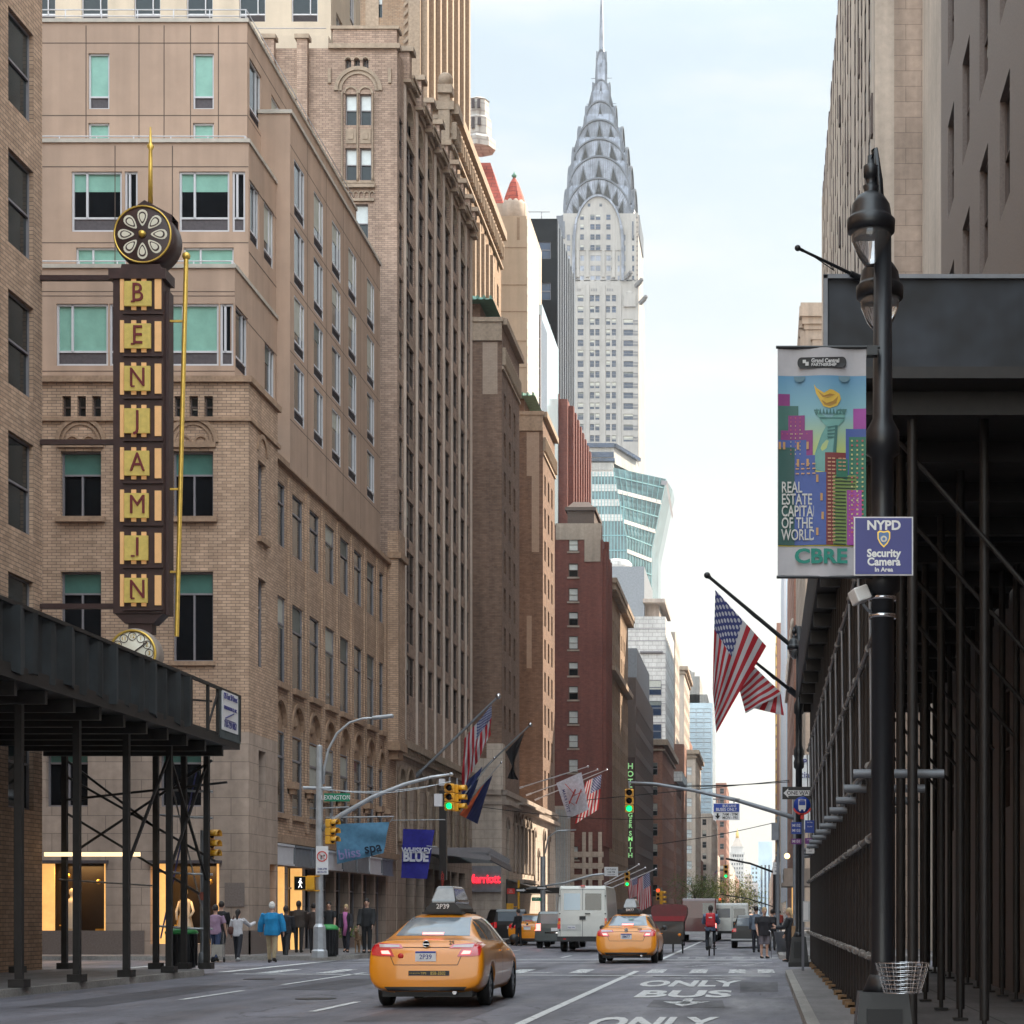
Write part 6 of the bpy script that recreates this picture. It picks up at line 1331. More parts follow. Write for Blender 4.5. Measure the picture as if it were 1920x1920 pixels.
# ================================================================ cloth helpers: flags and banners
def flag_mat(name, kind):
  m = bpy.data.materials.new(name); m.use_nodes = True; n = m.node_tree.nodes; l = m.node_tree.links.new; b = n['Principled BSDF']; b.inputs['Roughness'].default_value = .7
  t = n.new('ShaderNodeTexCoord'); s = n.new('ShaderNodeSeparateXYZ'); l(t.outputs['UV'], s.inputs[0])
  def mth(op, a, bb=None, c=None):
    x = n.new('ShaderNodeMath'); x.operation = op
    for i, q in enumerate((a, bb, c)):
      if q is None: continue
      if isinstance(q, (int, float)): x.inputs[i].default_value = q
      else: l(q, x.inputs[i])
    return x.outputs[0]
  U, V = s.outputs[0], s.outputs[1]
  def mix(f, a, bb):
    x = n.new('ShaderNodeMix'); x.data_type = 'RGBA'; l(f, x.inputs[0])
    for k, q in ((6, a), (7, bb)):
      if isinstance(q, tuple): x.inputs[k].default_value = (*q, 1)
      else: l(q, x.inputs[k])
    return x.outputs[2]
  red, white, blue = (.40, .015, .025), (.52, .50, .52), (.035, .045, .17)
  if kind == 'us':
    st = mth('LESS_THAN', mth('MODULO', mth('MULTIPLY', V, 13), 2), 1.0); out = mix(st, white, red)
    can = mth('MULTIPLY', mth('LESS_THAN', U, .4), mth('GREATER_THAN', V, 6 / 13))
    gu = mth('MULTIPLY', U, 5.5 / .4); gv = mth('MULTIPLY', mth('SUBTRACT', V, 6 / 13), 9 / 1.0 / (7 / 13) / 2)
    def dots(ou, ov):
      du = mth('SUBTRACT', mth('FRACT', mth('ADD', gu, ou)), .5); dv = mth('SUBTRACT', mth('FRACT', mth('ADD', gv, ov)), .5)
      return mth('LESS_THAN', mth('ADD', mth('MULTIPLY', du, du), mth('MULTIPLY', dv, dv)), .055)
    d = mth('MAXIMUM', dots(0, 0), dots(.5, .5)); out = mix(can, out, mix(d, blue, (.45, .45, .5)))
  elif kind == 'tricolour':
    out = mix(mth('LESS_THAN', V, .34), (.02, .025, .09), (.62, .12, .04)); out = mix(mth('GREATER_THAN', V, .67), out, (.02, .025, .09))
  l(out, b.inputs['Base Color']); b.inputs['Transmission Weight'].default_value = 0
  tr = n.new('ShaderNodeBsdfTranslucent'); l(out, tr.inputs['Color']); mxs = n.new('ShaderNodeMixShader'); mxs.inputs[0].default_value = .3
  l(b.outputs[0], mxs.inputs[1]); l(tr.outputs[0], mxs.inputs[2]); l(mxs.outputs[0], n['Material Output'].inputs['Surface'])
  return m
m_['flag_us'] = flag_mat('flag_us', 'us'); m_['flag_city'] = flag_mat('flag_city', 'tricolour')
def cloth_mb(A, B, Cc, D, nu=30, nv=16, folds=3, amp=.08, dirv=(0, 1, 0), sag=0., phase=0., fly=1.0):
  """A top of hoist, B bottom of hoist, C bottom of fly, D top of fly"""
  A, B, Cc, D = map(Vector, (A, B, Cc, D)); n = Vector(dirv).normalized(); mb = MB(); uv = []; vs = []
  for i in range(nu + 1):
    u = i / nu
    for j in range(nv + 1):
      v = j / nv
      p = (A * v + B * (1 - v)) * (1 - u) + (D * v + Cc * (1 - v)) * u
      w_ = amp * min(1, .25 + u * fly) * (math.sin(folds * 2 * math.pi * (v * .9 + u * .5) + phase) + .45 * math.sin(folds * 4.7 * (v - u * .4) + phase * 2))
      p = p + n * w_ + Vector((0, 0, -sag * math.sin(math.pi * u) * 1.0)); vs.append(p); uv.append((u, v))
  mb.add(vs, [(i * (nv + 1) + j, (i + 1) * (nv + 1) + j, (i + 1) * (nv + 1) + j + 1, i * (nv + 1) + j + 1) for i in range(nu) for j in range(nv)], 0, True); mb.uv = uv
  return mb
def pole(name, label, a, b, r=.04, m='metal_grey', cat='flagpole', group=None, ball=None):
  a, b = Vector(a), Vector(b); o = empty(name, tuple(a), label, cat, group); q = MB(); q.cyl(a, b, r, r * .7, n=10); part(o, 'shaft', q, m_[m])
  q = MB(); d = (b - a).normalized(); q.ball(b + d * .09, ball or r * 2.0, 12); q.cyl(b, b + d * .05, r * .9, n=8); part(o, 'finial', q, m_['lamp_black' if m == 'lamp_black' else 'chrome'])
  q = MB(); q.cyl(a - d * .15, a + d * .25, r * 1.6, n=10); q.tube([b - d * .1, (a + b) / 2 - Vector((0, 0, .07)), a + d * .6], .008, 4); part(o, 'socket_and_halyard', q, m_[m])
  return o
def flag(label, mb, m, cat='flag', name='flag', extra=None, group=None):
  bb = mb.v[0]; o = empty(name, bb, label, cat, group); part(o, 'cloth', mb, m_[m] if isinstance(m, str) else m)
  return o
# right hand flags on the shed corner
pole('flagpole', 'thick dark flagpole carrying the large stars and stripes flag on the right', P(1497, 1222, 48.6), P(1331, 1083, 48), .062, 'lamp_black', ball=.085, group='flagpoles on the right')
pole('flagpole', 'lower dark flagpole behind the large flag on the right', P(1492, 1302, 49.5), P(1408, 1235, 49), .055, 'lamp_black', group='flagpoles on the right')
pole('flagpole', 'bare dark flagpole sticking out above the black plywood end panel', P(1622, 526, 27.0), P(1506, 470, 26.6), .028, 'lamp_black', ball=.045, group='flagpoles on the right')
flag('large stars and stripes flag hanging from the thick pole on the right', cloth_mb(P(1341, 1106, 47.95), P(1437, 1211, 48.3), P(1343, 1374, 48.2), P(1336, 1290, 47.9), folds=2.2, amp=.10, phase=.6), 'flag_us')
fm = cloth_mb(P(1412, 1248, 49.0), P(1384, 1285, 49.0), P(1398, 1337, 48.8), P(1466, 1300, 48.8), nu=20, folds=1.7, amp=.06, phase=2)
fm.uv = [(.42 + .5 * v, u * .9) for u, v in fm.uv]; flag('smaller striped flag blown sideways below the large one', fm, 'flag_us')
fm = cloth_mb(P(1440, 1285, 49.1), P(1402, 1325, 49.1), P(1470, 1342, 48.9), P(1464, 1302, 48.9), nu=14, folds=1.3, amp=.05, phase=.4); fm.uv = [(.42 + .5 * v, u * .5) for u, v in fm.uv]; flag('trailing tip of the smaller striped flag on the right', fm, 'flag_us')
# hotel flags on the left
pole('flagpole', 'long flagpole leaning out from the brick hotel with stars and stripes', P(783, 1452, 94.8), P(932, 1308, 94.8), .075, 'metal_grey', group='flagpoles leaning from the brick hotels')
flag('stars and stripes flag on the long pole of the brick hotel', cloth_mb(P(922, 1322, 94.7), P(870, 1385, 94.7), P(866, 1485, 94.9), P(920, 1378, 94.5), folds=2, amp=.22, phase=1), 'flag_us')
pole('flagpole', 'second flagpole with a furled black flag beside the brown brick wing', P(845, 1500, 104), P(992, 1361, 104), .06, 'metal_grey', group='flagpoles leaning from the brick hotels')
flag('black limp flag on the second pole', cloth_mb(P(984, 1372, 103.9), P(948, 1410, 103.9), P(972, 1462, 104), P(952, 1460, 104.1), folds=2, amp=.15), cloth((.012, .009, .01)))
pole('flagpole', 'third short flagpole with a dark blue flag left of the brown wing', P(870, 1490, 101), P(925, 1424, 101), .035, 'metal_silver', group='flagpoles leaning from the brick hotels')
flag('dark blue flag hanging above the traffic signal', cloth_mb(P(905, 1437, 100.9), P(868, 1472, 100.9), P(862, 1512, 101), P(880, 1510, 101.2), folds=2, amp=.15), cloth((.025, .035, .12)))
pole('flagpole', 'fourth short flagpole with the blue and orange flag', P(868, 1512, 106), P(938, 1432, 106), .035, 'metal_silver', group='flagpoles leaning from the brick hotels')
flag('blue white and orange flag draped below the fourth pole', cloth_mb(P(924, 1452, 105.9), P(900, 1478, 105.9), P(862, 1528, 106), P(895, 1545, 105.6), folds=1.6, amp=.15), 'flag_city')
for k, (x0, y0, x1, y1) in enumerate(((975, 1477, 1100, 1438), (990, 1490, 1118, 1444), (1006, 1499, 1136, 1444))):
  pole('flagpole', ['upper white flagpole on the stone base of the brown hotel', 'middle white flagpole holding the white flag', 'lower white flagpole holding a stars and stripes flag'][k], P(x0, y0, 136 + 2.5 * k), P(x1, y1, 136 + 2.5 * k), .045, 'frame_white', group='white flagpoles on the stone base')
wf = flag('white hotel flag with a red emblem and small lettering', cloth_mb(P(1090, 1448, 138), P(1043, 1468, 138), P(1065, 1535, 138.3), P(1104, 1518, 138.1), folds=1.4, amp=.07), cloth((.66, .65, .72)))
def on_plane(q, s, px_, py_, d, size, m=0, rot=0, **kw):
  t = text_mb(s, size, kw.get('bold', .01), .01, shear=kw.get('shear', 0), sx=kw.get('sx', 1)); p = P(px_, py_, d)
  q.join(t, Matrix.Translation(p) @ Matrix.Rotation(R(90), 4, 'X') @ Matrix.Rotation(R(rot), 4, 'Z'), m)
q = MB(); b0 = P(1063, 1465, 137.35);
for (x0, y0, x1, y1, wd_) in ((1060, 1470, 1078, 1490, .62), (1067, 1507, 1079, 1480, .62), (1080, 1507, 1090, 1480, .62), (1072, 1494, 1092, 1484, .22), (1066, 1502, 1078, 1510, .22)): q.bar(P(x0, y0, 137.35), P(x1, y1, 137.35), wd_, .03)
part(wf, 'emblem', q, m_['sign_redp'])
q = MB(); [on_plane(q, ch, 1056.5 + 1.35 * k, 1483 + 5.4 * k, 137.4, .30, rot=-75) for k, ch in enumerate('MARRIOTT')]; part(wf, 'lettering', q, m_['sign_navy'])
flag('stars and stripes flag right of the white hotel flag', cloth_mb(P(1128, 1452, 141), P(1098, 1466, 141), P(1078, 1545, 141), P(1122, 1518, 140.8), folds=2, amp=.12), 'flag_us')
flag('stars and stripes flag hanging low beyond the white van', cloth_mb(P(1218, 1635, 165), P(1196, 1648, 165), P(1194, 1712, 165), P(1222, 1698, 165), folds=2, amp=.15), 'flag_us')
flag('part hidden stars and stripes flag left of the low hanging one', cloth_mb(P(1195, 1642, 170), P(1176, 1650, 170), P(1180, 1685, 170), P(1196, 1680, 170), folds=1.6, amp=.12), 'flag_us')
for k, (x0, y0, x1, y1) in enumerate(((1128, 1663, 1208, 1628), (1130, 1672, 1228, 1630), (1136, 1656, 1196, 1622))):
  pole('flagpole', 'thin pale flagpole over the row of parked cars, %s' % ['lowest', 'longest', 'shortest'][k] + ' of three', P(x0, y0, 168), P(x1, y1, 168), .05, 'frame_white', group='thin pale flagpoles beyond the van')
flag('small flag far down the left side of the street', cloth_mb(P(1345, 1630, 420), P(1336, 1641, 420), P(1336, 1640, 420), P(1346, 1639, 420), folds=1.6, amp=.1), 'flag_us')
# banners over the pavement by the stucco hotel
bs = empty('banner', tuple(P(630, 1545, 75)), 'light blue spa banner strung out from the brick podium', 'banner')
q = cloth_mb(P(630, 1545, 75), P(632, 1620, 75), P(719, 1600, 75), P(730, 1541, 75), nu=40, folds=1.6, amp=.045, phase=.8, fly=.8); part(bs, 'cloth', q, cloth((.085, .21, .33)))
q = MB(); on_plane(q, 'bliss', 655, 1601, 74.86, .56, rot=9, bold=.012, sx=.95); part(bs, 'pale_lettering', q, cloth((.25, .22, .42)))
q = MB(); on_plane(q, 'spa', 699, 1590, 74.86, .56, rot=9, bold=.02, sx=.95); part(bs, 'dark_lettering', q, cloth((.01, .02, .04)))
q = MB(); q.cyl(P(607, 1533, 75), P(739, 1531, 75), .03, n=8); q.cyl(P(500, 1521, 74), P(655, 1513, 74), .03, n=8); q.cyl(P(502, 1484, 75), P(570, 1520, 75), .012, n=5); q.cyl(P(738, 1531, 75), P(732, 1541, 75), .02, n=5); part(bs, 'rod', q, m_['metal_silver'])
wb_ = empty('banner', tuple(P(755, 1556, 88)), 'deep blue bar banner hanging straight with white block lettering', 'banner')
q = cloth_mb(P(756, 1554, 88), P(752, 1646, 88), P(801, 1648, 88), P(815, 1556, 88), nu=24, folds=1.5, amp=.03); part(wb_, 'cloth', q, cloth((.022, .02, .23)))
q = MB(); on_plane(q, 'WHISKEY', 781, 1595, 87.9, .36, rot=-1, bold=.03, sx=.92); on_plane(q, 'BLUE', 779.5, 1607, 87.9, .62, rot=-1, bold=.045, sx=.85); part(wb_, 'lettering', q, cloth((.55, .55, .62)))
q = MB(); q.cyl(P(735, 1538, 88), P(835, 1537, 88), .025, n=8); q.cyl(P(800, 1586, 88), P(820, 1588, 88), .02, n=6); part(wb_, 'rod', q, m_['metal_silver'])
# ================================================================ lamp posts on the right
def std_lamp(y, label, x, z_top, gpos, full=True):
  y0 = y
  o = empty('street_lamp', (x, y, .15), label, 'street lamp', 'black globe lamp posts on the right')
  q = MB(); H_ = z_top - .15
  q.lathe([(.12, .75), (.10, .9), (.088, 1.0), (.084, H_ * .58), (.13, H_ * .585), (.135, H_ * .60), (.11, H_ * .61), (.13, H_ * .62), (.13, H_ * .635), (.085, H_ * .65), (.085, H_ * .74), (.125, H_ * .745), (.125, H_ * .77), (.075, H_ * .785), (.065, H_)], (x, y, .15), 20); part(o, 'post', q, m_['lamp_black'])
  q = MB(); q.box(x - .27, y - .27, .15, x + .27, y + .27, .27); q.add([(x - .25, y - .25, .27), (x + .25, y - .25, .27), (x + .25, y + .25, .27), (x - .25, y + .25, .27), (x - .18, y - .18, .92), (x + .18, y - .18, .92), (x + .18, y + .18, .92), (x - .18, y + .18, .92)], [(0, 1, 5, 4), (1, 2, 6, 5), (2, 3, 7, 6), (3, 0, 4, 7), (4, 5, 6, 7)]); q.box(x - .13, y - .245, .38, x + .13, y - .21, .8); q.lathe([(.16, .75), (.12, .85), (.1, .9)], (x, y, .15), 16); part(o, 'base', q, m_['lamp_black'])
  for gi, (gx, gz) in enumerate(gpos):
    y = y0 + .32 * gi
    q = MB(); q.lathe([(.001, -.30), (.05, -.29), (.10, -.22), (.145, -.11), (.155, 0)], (gx, y, gz), 24); part(o, 'globe', q, m_['globe'])
    q = MB(); q.lathe([(.16, -.05), (.178, -.04), (.182, .045), (.165, .06), (.155, .08), (.142, .16), (.105, .22), (.055, .25), (.05, .26), (.062, .30), (.035, .31), (.04, .36), (.055, .37), (.057, .45), (.028, .47), (.026, .53), (.001, .54)], (gx, y, gz), 28); part(o, 'hood', q, m_['lamp_black'])
    q = MB(); q.tube([(x, y, gz - .05), (x + (gx - x) * .3, y, gz + .35), (x + (gx - x) * .7, y, gz + .58), (gx, y, gz + .5)], .028, 8); part(o, 'arm', q, m_['lamp_black'])
  return o
def globe_mat():
  m = mat('globe', (.9, .9, .92), .04, coat=1., var=.3, scale=4, coord='Object', ior=1.2); m.node_tree.nodes['Principled BSDF'].inputs['Transmission Weight'].default_value = .93; return m
m_['globe'] = globe_mat()
lx = .9
L1 = std_lamp(14.0, 'near black lamp post with a glass globe beside the hanging banner', lx, 6.6, [(P(1633, 0, 14).x, P(0, 425, 14).z), (P(1650, 0, 14.3).x, P(0, 548, 14.3).z)])
q = MB()
for y_ in (1126, 1160): q.lathe([(.10, 0), (.104, 0), (.104, .03), (.10, .03)], (lx, 14, P(0, y_, 14).z), 20)
part(L1, 'steel_band', q, m_['chrome'])
L2 = std_lamp(48.0, 'distant black lamp post with a globe behind the flag at the street corner', .93, 8.9, [(P(1489, 0, 48).x, P(0, 1218, 48).z + .05)])
cb = empty('camera_box', tuple(P(1612, 1118, 14.2)), 'small white camera box on a bracket of the near lamp post', 'camera')
q = MB(); T_m = Matrix.Translation(P(1612, 1116, 13.95)) @ Matrix.Rotation(R(-22), 4, 'Y') @ Matrix.Rotation(R(20), 4, 'Z'); o_ = MB().box(-.06, -.07, -.055, .06, .07, .055); o_ = bake(o_, [('BEVEL', dict(width=.012, segments=2))]); q.join(o_, T_m); part(cb, 'body', q, m_['white_paint'])
q = MB(); q.tube([P(1618, 1132, 13.95), P(1628, 1145, 14), P(1650, 1150, 14)], .012, 6); part(cb, 'bracket', q, m_['metal_grey'])
# advertising banner on the near lamp post
Bd = empty('street_banner', tuple(P(1458, 1080, 13.9)), 'printed vertical banner on the near lamp post with a skyline and torch', 'banner')
X = lambda x: P(x, 0, 13.9).x; Z = lambda y: z_at(y, 13.9)
def bw(px_, py_):        # gentle billow of the vinyl
  return 13.9 + .012 * math.sin((px_ - 1458) / 167 * 9) + .02 * math.sin((py_ - 650) / 430 * 3.1)
def bpoly(q, pts, m, lift):  # polygon from picture coordinates laid on the billowed vinyl, finely cut across
  xs = [p[0] for p in pts]; n = max(1, int((max(xs) - min(xs)) / 14));
  cx_ = sum(xs) / len(xs); q.add([(X(a), bw(a, b) - lift, Z(b)) for a, b in pts], [tuple(range(len(pts)))], m)
def brect(q, x0, y0, x1, y1, m, lift):
  n = max(1, int((x1 - x0) / 8)); k = max(1, int((y1 - y0) / 40)); vs = []; fs = []
  for i in range(n + 1):
    for j in range(k + 1): a, b = x0 + (x1 - x0) * i / n, y0 + (y1 - y0) * j / k; vs.append((X(a), bw(a, b) - lift, Z(b)))
  fs = [(i * (k + 1) + j + 1, (i + 1) * (k + 1) + j + 1, (i + 1) * (k + 1) + j, i * (k + 1) + j) for i in range(n) for j in range(k)]
  q.add(vs, fs, m, True)
def ink(c): return mat('ink', c, .55, var=.10, scale=6, coord='Object', streak=0)
def grad_mat():
  m = bpy.data.materials.new('ink_sky'); m.use_nodes = True; n = m.node_tree.nodes; l = m.node_tree.links.new; b = n['Principled BSDF']; b.inputs['Roughness'].default_value = .5
  t = n.new('ShaderNodeTexCoord'); s = n.new('ShaderNodeSeparateXYZ'); l(t.outputs['UV'], s.inputs[0]); r = n.new('ShaderNodeMapRange'); l(s.outputs[1], r.inputs['Value']); r.inputs['From Min'].default_value = Z(960) - WL[Bd.name].z; r.inputs['From Max'].default_value = Z(705) - WL[Bd.name].z
  c = n.new('ShaderNodeValToRGB'); l(r.outputs[0], c.inputs['Fac']); e = c.color_ramp.elements; e[0].color = (.62, .52, .04, 1); e[1].color = (.10, .26, .42, 1); e.new(.45).color = (.42, .50, .16, 1); e.new(.72).color = (.20, .40, .45, 1); l(c.outputs[0], b.inputs['Base Color']); return m
q = MB(); brect(q, 1458, 652, 1624, 1081, 0, 0); part(Bd, 'vinyl', q, ink((.42, .41, .43)))
q = MB(); brect(q, 1459, 704, 1624, 1024, 0, .003); part(Bd, 'printed_sky', q, grad_mat())
inks = [ink(c) for c in ((.22, .03, .17), (.04, .13, .11), (.05, .09, .30), (.18, .03, .03), (.03, .16, .10), (.17, .25, .07), (.30, .05, .28), (.02, .08, .07))]
q = MB(); R_ = lambda x0, y0, x1, y1, m, lf=.006: brect(q, x0, y0, x1, y1, m, lf)
R_(1459, 738, 1481, 1022, 0); R_(1459, 760, 1497, 1022, 1, .007); R_(1478, 778, 1509, 860, 0, .008); R_(1464, 806, 1524, 900, 0, .009); R_(1459, 824, 1512, 1022, 2, .010); R_(1512, 853, 1528, 1022, 2, .010); R_(1459, 838, 1490, 1022, 7, .011); R_(1526, 885, 1549, 1022, 2, .012)
R_(1600, 765, 1624, 1022, 6, .007); R_(1586, 803, 1624, 1022, 2, .008); R_(1592, 818, 1624, 1022, 4, .009); R_(1547, 848, 1586, 1022, 3, .010); R_(1568, 860, 1590, 900, 4, .012); R_(1562, 890, 1606, 1022, 5, .012); R_(1588, 918, 1616, 1022, 6, .014)
part(Bd, 'printed_skyline', q, inks)
q = MB(); g_ = random.Random(5)
for x0, x1, y0, y1, st, mi in ((1482, 1506, 782, 850, 7.5, 0), (1466, 1520, 812, 818, 8, 0), (1552, 1566, 858, 1018, 7, 1), (1572, 1582, 858, 884, 7, 1), (1596, 1622, 824, 1000, 8.6, 0), (1592, 1612, 926, 1015, 7, 0), (1492, 1524, 868, 892, 9, 1)):
  y_ = y0
  while y_ < y1:
    x_ = x0
    while x_ < x1:
      if mi == 1: brect(q, x_, y_, x_ + 6, y_ + 2.6, 1, .017)
      else: s_ = 3.2 if x0 > 1590 and x0 < 1600 and x1 > 1615 and y0 < 900 else 1.8; brect(q, x_, y_, x_ + s_, y_ + s_, 0 if g_.random() < .6 else 2, .017)
      x_ += st * 1.15
    y_ += st
for x_, y_ in ((1460, 828), (1468, 828), (1494, 828), (1512, 828), (1494, 860), (1512, 860), (1530, 890), (1540, 960), (1530, 990), (1538, 925)): brect(q, x_, y_, x_ + 4.5, y_ + 14, 3, .017)
for j in range(20): brect(q, 1563, 894 + j * 6.6, 1604 if j < 4 else 1586, 896 + j * 6.6, 4, .016)
part(Bd, 'printed_windows', q, [ink((.55, .5, .22)), ink((.5, .28, .16)), ink((.5, .10, .10)), ink((.45, .25, .10)), ink((.015, .03, .02))], kind='stuff')
q = MB(); bp = lambda pts, m, lf: bpoly(q, pts, m, lf)
bp([(1526, 880), (1528, 850), (1540, 815), (1553, 792), (1570, 795), (1566, 815), (1565, 850), (1555, 870), (1550, 885)], 0, .0075)
bp([(1528, 770), (1586, 768), (1583, 788), (1572, 798), (1548, 798), (1536, 785)], 0, .0085); bp([(1526, 768), (1588, 766), (1584, 776), (1530, 778)], 1, .0095)
for j in range(9): bp([(1529 + j * 6.3, 776), (1531.5 + j * 6.3, 765), (1534.5 + j * 6.3, 776)], 1, .0105)
bp([(1536, 782), (1584, 782), (1582, 785), (1538, 785)], 1, .0105)
for j in range(4): bp([(1551, 800 + j * 6), (1569, 797 + j * 7), (1570, 799 + j * 7), (1552, 803 + j * 6)], 1, .0105)
bp([(1566, 797), (1571, 797), (1568, 848), (1562, 848)], 1, .0095)
part(Bd, 'printed_torch_hand', q, [ink((.14, .33, .30)), ink((.05, .15, .14))])
q = MB(); bp = lambda pts, m, lf: bpoly(q, pts, m, lf)
bp([(1526, 721), (1531, 728), (1545, 737), (1556, 730), (1562, 731), (1574, 738), (1577, 748), (1570, 760), (1556, 765), (1544, 762), (1537, 750), (1530, 738)], 0, .009); bp([(1540, 750), (1550, 756), (1562, 752), (1572, 742), (1568, 756), (1556, 761), (1546, 759)], 1, .010); bp([(1532, 732), (1545, 742), (1556, 738), (1566, 740), (1552, 746), (1542, 745)], 1, .010)
part(Bd, 'printed_flame', q, [ink((.62, .40, .05)), ink((.35, .19, .03))])
q = MB()
def btxt(s, px_, py_, size, m=0, bold=.0, sx=1.0, lift=.02, align='LEFT', shear=0): put_text(q, s, (X(px_), bw(px_, py_) - lift, Z(py_)), size, 0, bold, m, ext=.001, align=align, sx=sx, shear=shear)
for k, s in enumerate(('REAL', 'ESTATE', 'CAPITAL', 'OF THE', 'WORLD')): btxt(s, 1465, 914.5 + 22.4 * k, .115, 0, .014, .60)
part(Bd, 'slogan', q, ink((.52, .52, .50)))
q = MB(); btxt('CBRE', 1539, 1045, .148, 0, .035, 1.12, align='CENTER'); part(Bd, 'sponsor_lettering', q, ink((.0, .20, .15)))
q = MB(); pl = [(1502 + 7 * math.cos(R(a)) , 681 + 10 * math.sin(R(a))) for a in range(90, 271, 20)] + [(1580 + 7 * math.cos(R(a)), 680 + 10 * math.sin(R(a))) for a in range(-90, 91, 20)]
bpoly(q, pl, 0, .022); part(Bd, 'black_pill', q, ink((.012, .012, .014)))
q = MB(); btxt('Grand Central', 1521, 678, .042, 0, .03, .84, .026); btxt('PARTNERSHIP', 1521, 685.5, .030, 0, .03, 1.0, .026); brect(q, 1505, 676, 1511, 682, 0, .026); brect(q, 1510, 680, 1516, 687, 0, .027); part(Bd, 'partner_lettering', q, ink((.55, .55, .55)))
q = MB()
for (px_, py_) in ((1499, 706), (1583, 706)):
  for i in range(12):
    a0, a1 = R(15 * i), R(15 * (i + 1)); q.add([(X(px_), bw(px_, py_) - .019, Z(py_)), (X(px_ + 11 * math.cos(a1)), bw(px_, py_) - .019, Z(py_ + 11 * math.sin(a1))), (X(px_ + 11 * math.cos(a0)), bw(px_, py_) - .019, Z(py_ + 11 * math.sin(a0)))], [(0, 1, 2)])
part(Bd, 'wind_flap', q, ink((.10, .19, .24)))
part(Bd, 'banner_arm', MB().cyl((X(1456), 13.9, Z(1082)), (X(1650), 13.9, Z(1082)), .012, n=8), m_['lamp_black']); q = MB(); q.cyl((X(1455), 13.9, Z(651)), (X(1650), 13.9, Z(651)), .012, n=8); q.box(X(1625), 13.86, Z(668), X(1645), 13.94, Z(650)); part(Bd, 'banner_arm', q, m_['lamp_black'])
# police sign
Ps = empty('police_sign', tuple(P(1640, 1024, 13.8)), 'blue security camera notice fixed to the near lamp post', 'sign')
X = lambda x: P(x, 0, 13.75).x; Z = lambda y: z_at(y, 13.75)
q = MB(); q.box(X(1601), 13.75, Z(1079), X(1712), 13.76, Z(969)); part(Ps, 'white_border', q, m_['sign_white'])
q = MB(); q.box(X(1603.5), 13.745, Z(1076.5), X(1709.5), 13.75, Z(971.5)); part(Ps, 'panel', q, m_['sign_navy'])
q = MB(); f_ = lambda s, px_, py_, sz, b=.03, sx=1: put_text(q, s, (X(px_), 13.743, Z(py_)), sz, 0, b, ext=.001, sx=sx)
f_('NYPD', 1657, 986, .095, .035); f_('Security', 1657, 1038, .080, .035, .95); f_('Camera', 1657, 1054, .080, .035, .95); f_('In Area', 1657, 1068.5, .045, .03); part(Ps, 'lettering', q, m_['white_paint'])
q = MB(); sh_ = [(1645, 998), (1649, 995), (1657, 997), (1665, 995), (1669, 998), (1669, 1010), (1664, 1020), (1657, 1027), (1650, 1020), (1645, 1010)]
q.add([(X(a), 13.742, Z(b)) for a, b in sh_], [tuple(range(10))], 0); q.add([(X(1657 + (a - 1657) * .8), 13.740, Z(1010 + (b - 1010) * .8)) for a, b in sh_], [tuple(range(10))], 1); [q.add([(X(1657) + r_ * math.cos(R(-30 * i)), yy_, Z(1011) + r_ * math.sin(R(-30 * i))) for i in range(12)], [tuple(range(12))], mi_) for r_, yy_, mi_ in ((.024, 13.738, 2), (.012, 13.736, 1))]; part(Ps, 'shield', q, [m_['gold'], ink((.12, .22, .42)), m_['cream']])
# wire basket right edge
Bk = empty('litter_basket', (P(1662, 0, 13.2).x, 13.2, .15), 'wire litter basket beside the near lamp post base', 'basket')
q = MB(); bx = P(1692, 0, 13.2).x; zt = P(0, 1806, 13.2).z; zb = P(0, 1862, 13.2).z
for i in range(8): z = zb + (zt - zb) * i / 7; r_ = .13 + .06 * i / 7; q.lathe([(r_, z), (r_ + .004, z), (r_ + .004, z + .004), (r_, z + .004)], (bx, 13.2, 0), 20)
for i in range(20): a = 2 * math.pi * i / 20; q.cyl((bx + .13 * math.cos(a), 13.2 + .13 * math.sin(a), zb), (bx + .19 * math.cos(a), 13.2 + .19 * math.sin(a), zt), .002, n=4)
part(Bk, 'wire_basket', q, m_['chrome'])
# ================================================================ vehicles (local frame: rear at -Y, root on the road under the centre)
def lattice(rings):
  mb = MB(); n = 16; vs = []
  for r in rings:
    loop = r + [(-x, y, z) for x, y, z in reversed(r[1:8])]
    vs += loop
  fs = [(i * n + j, (i + 1) * n + j, (i + 1) * n + (j + 1) % n, i * n + (j + 1) % n) for i in range(len(rings) - 1) for j in range(n)]
  for b, rev in ((0, False), ((len(rings) - 1) * n, True)):
    for k in range(8):
      a0, a1, c1, c0 = b + k, b + k + 1, b + (n - k - 1) % n, b + (n - k) % n
      f = [a0, a1, c1, c0] if k not in (0, 7) else ([a0, a1, c1] if k == 0 else [a0, a1, c0])
      fs.append(tuple(reversed(f)) if rev else tuple(f))
  mb.add(vs, fs, 0, True); return mb
def ring(y, w, zb, zm, zbelt, wb, zg, wg, zt, dy=0):
  return [(0, y, zb), (.72 * w, y, zb), (.95 * w, y, zb + .1), (w, y, zm), (.985 * w, y + .3 * dy, zbelt - .1), (wb, y + dy, zbelt), (wg, y + dy, zg), (.6 * wg, y + dy, zt - .01), (0, y + dy, zt)]
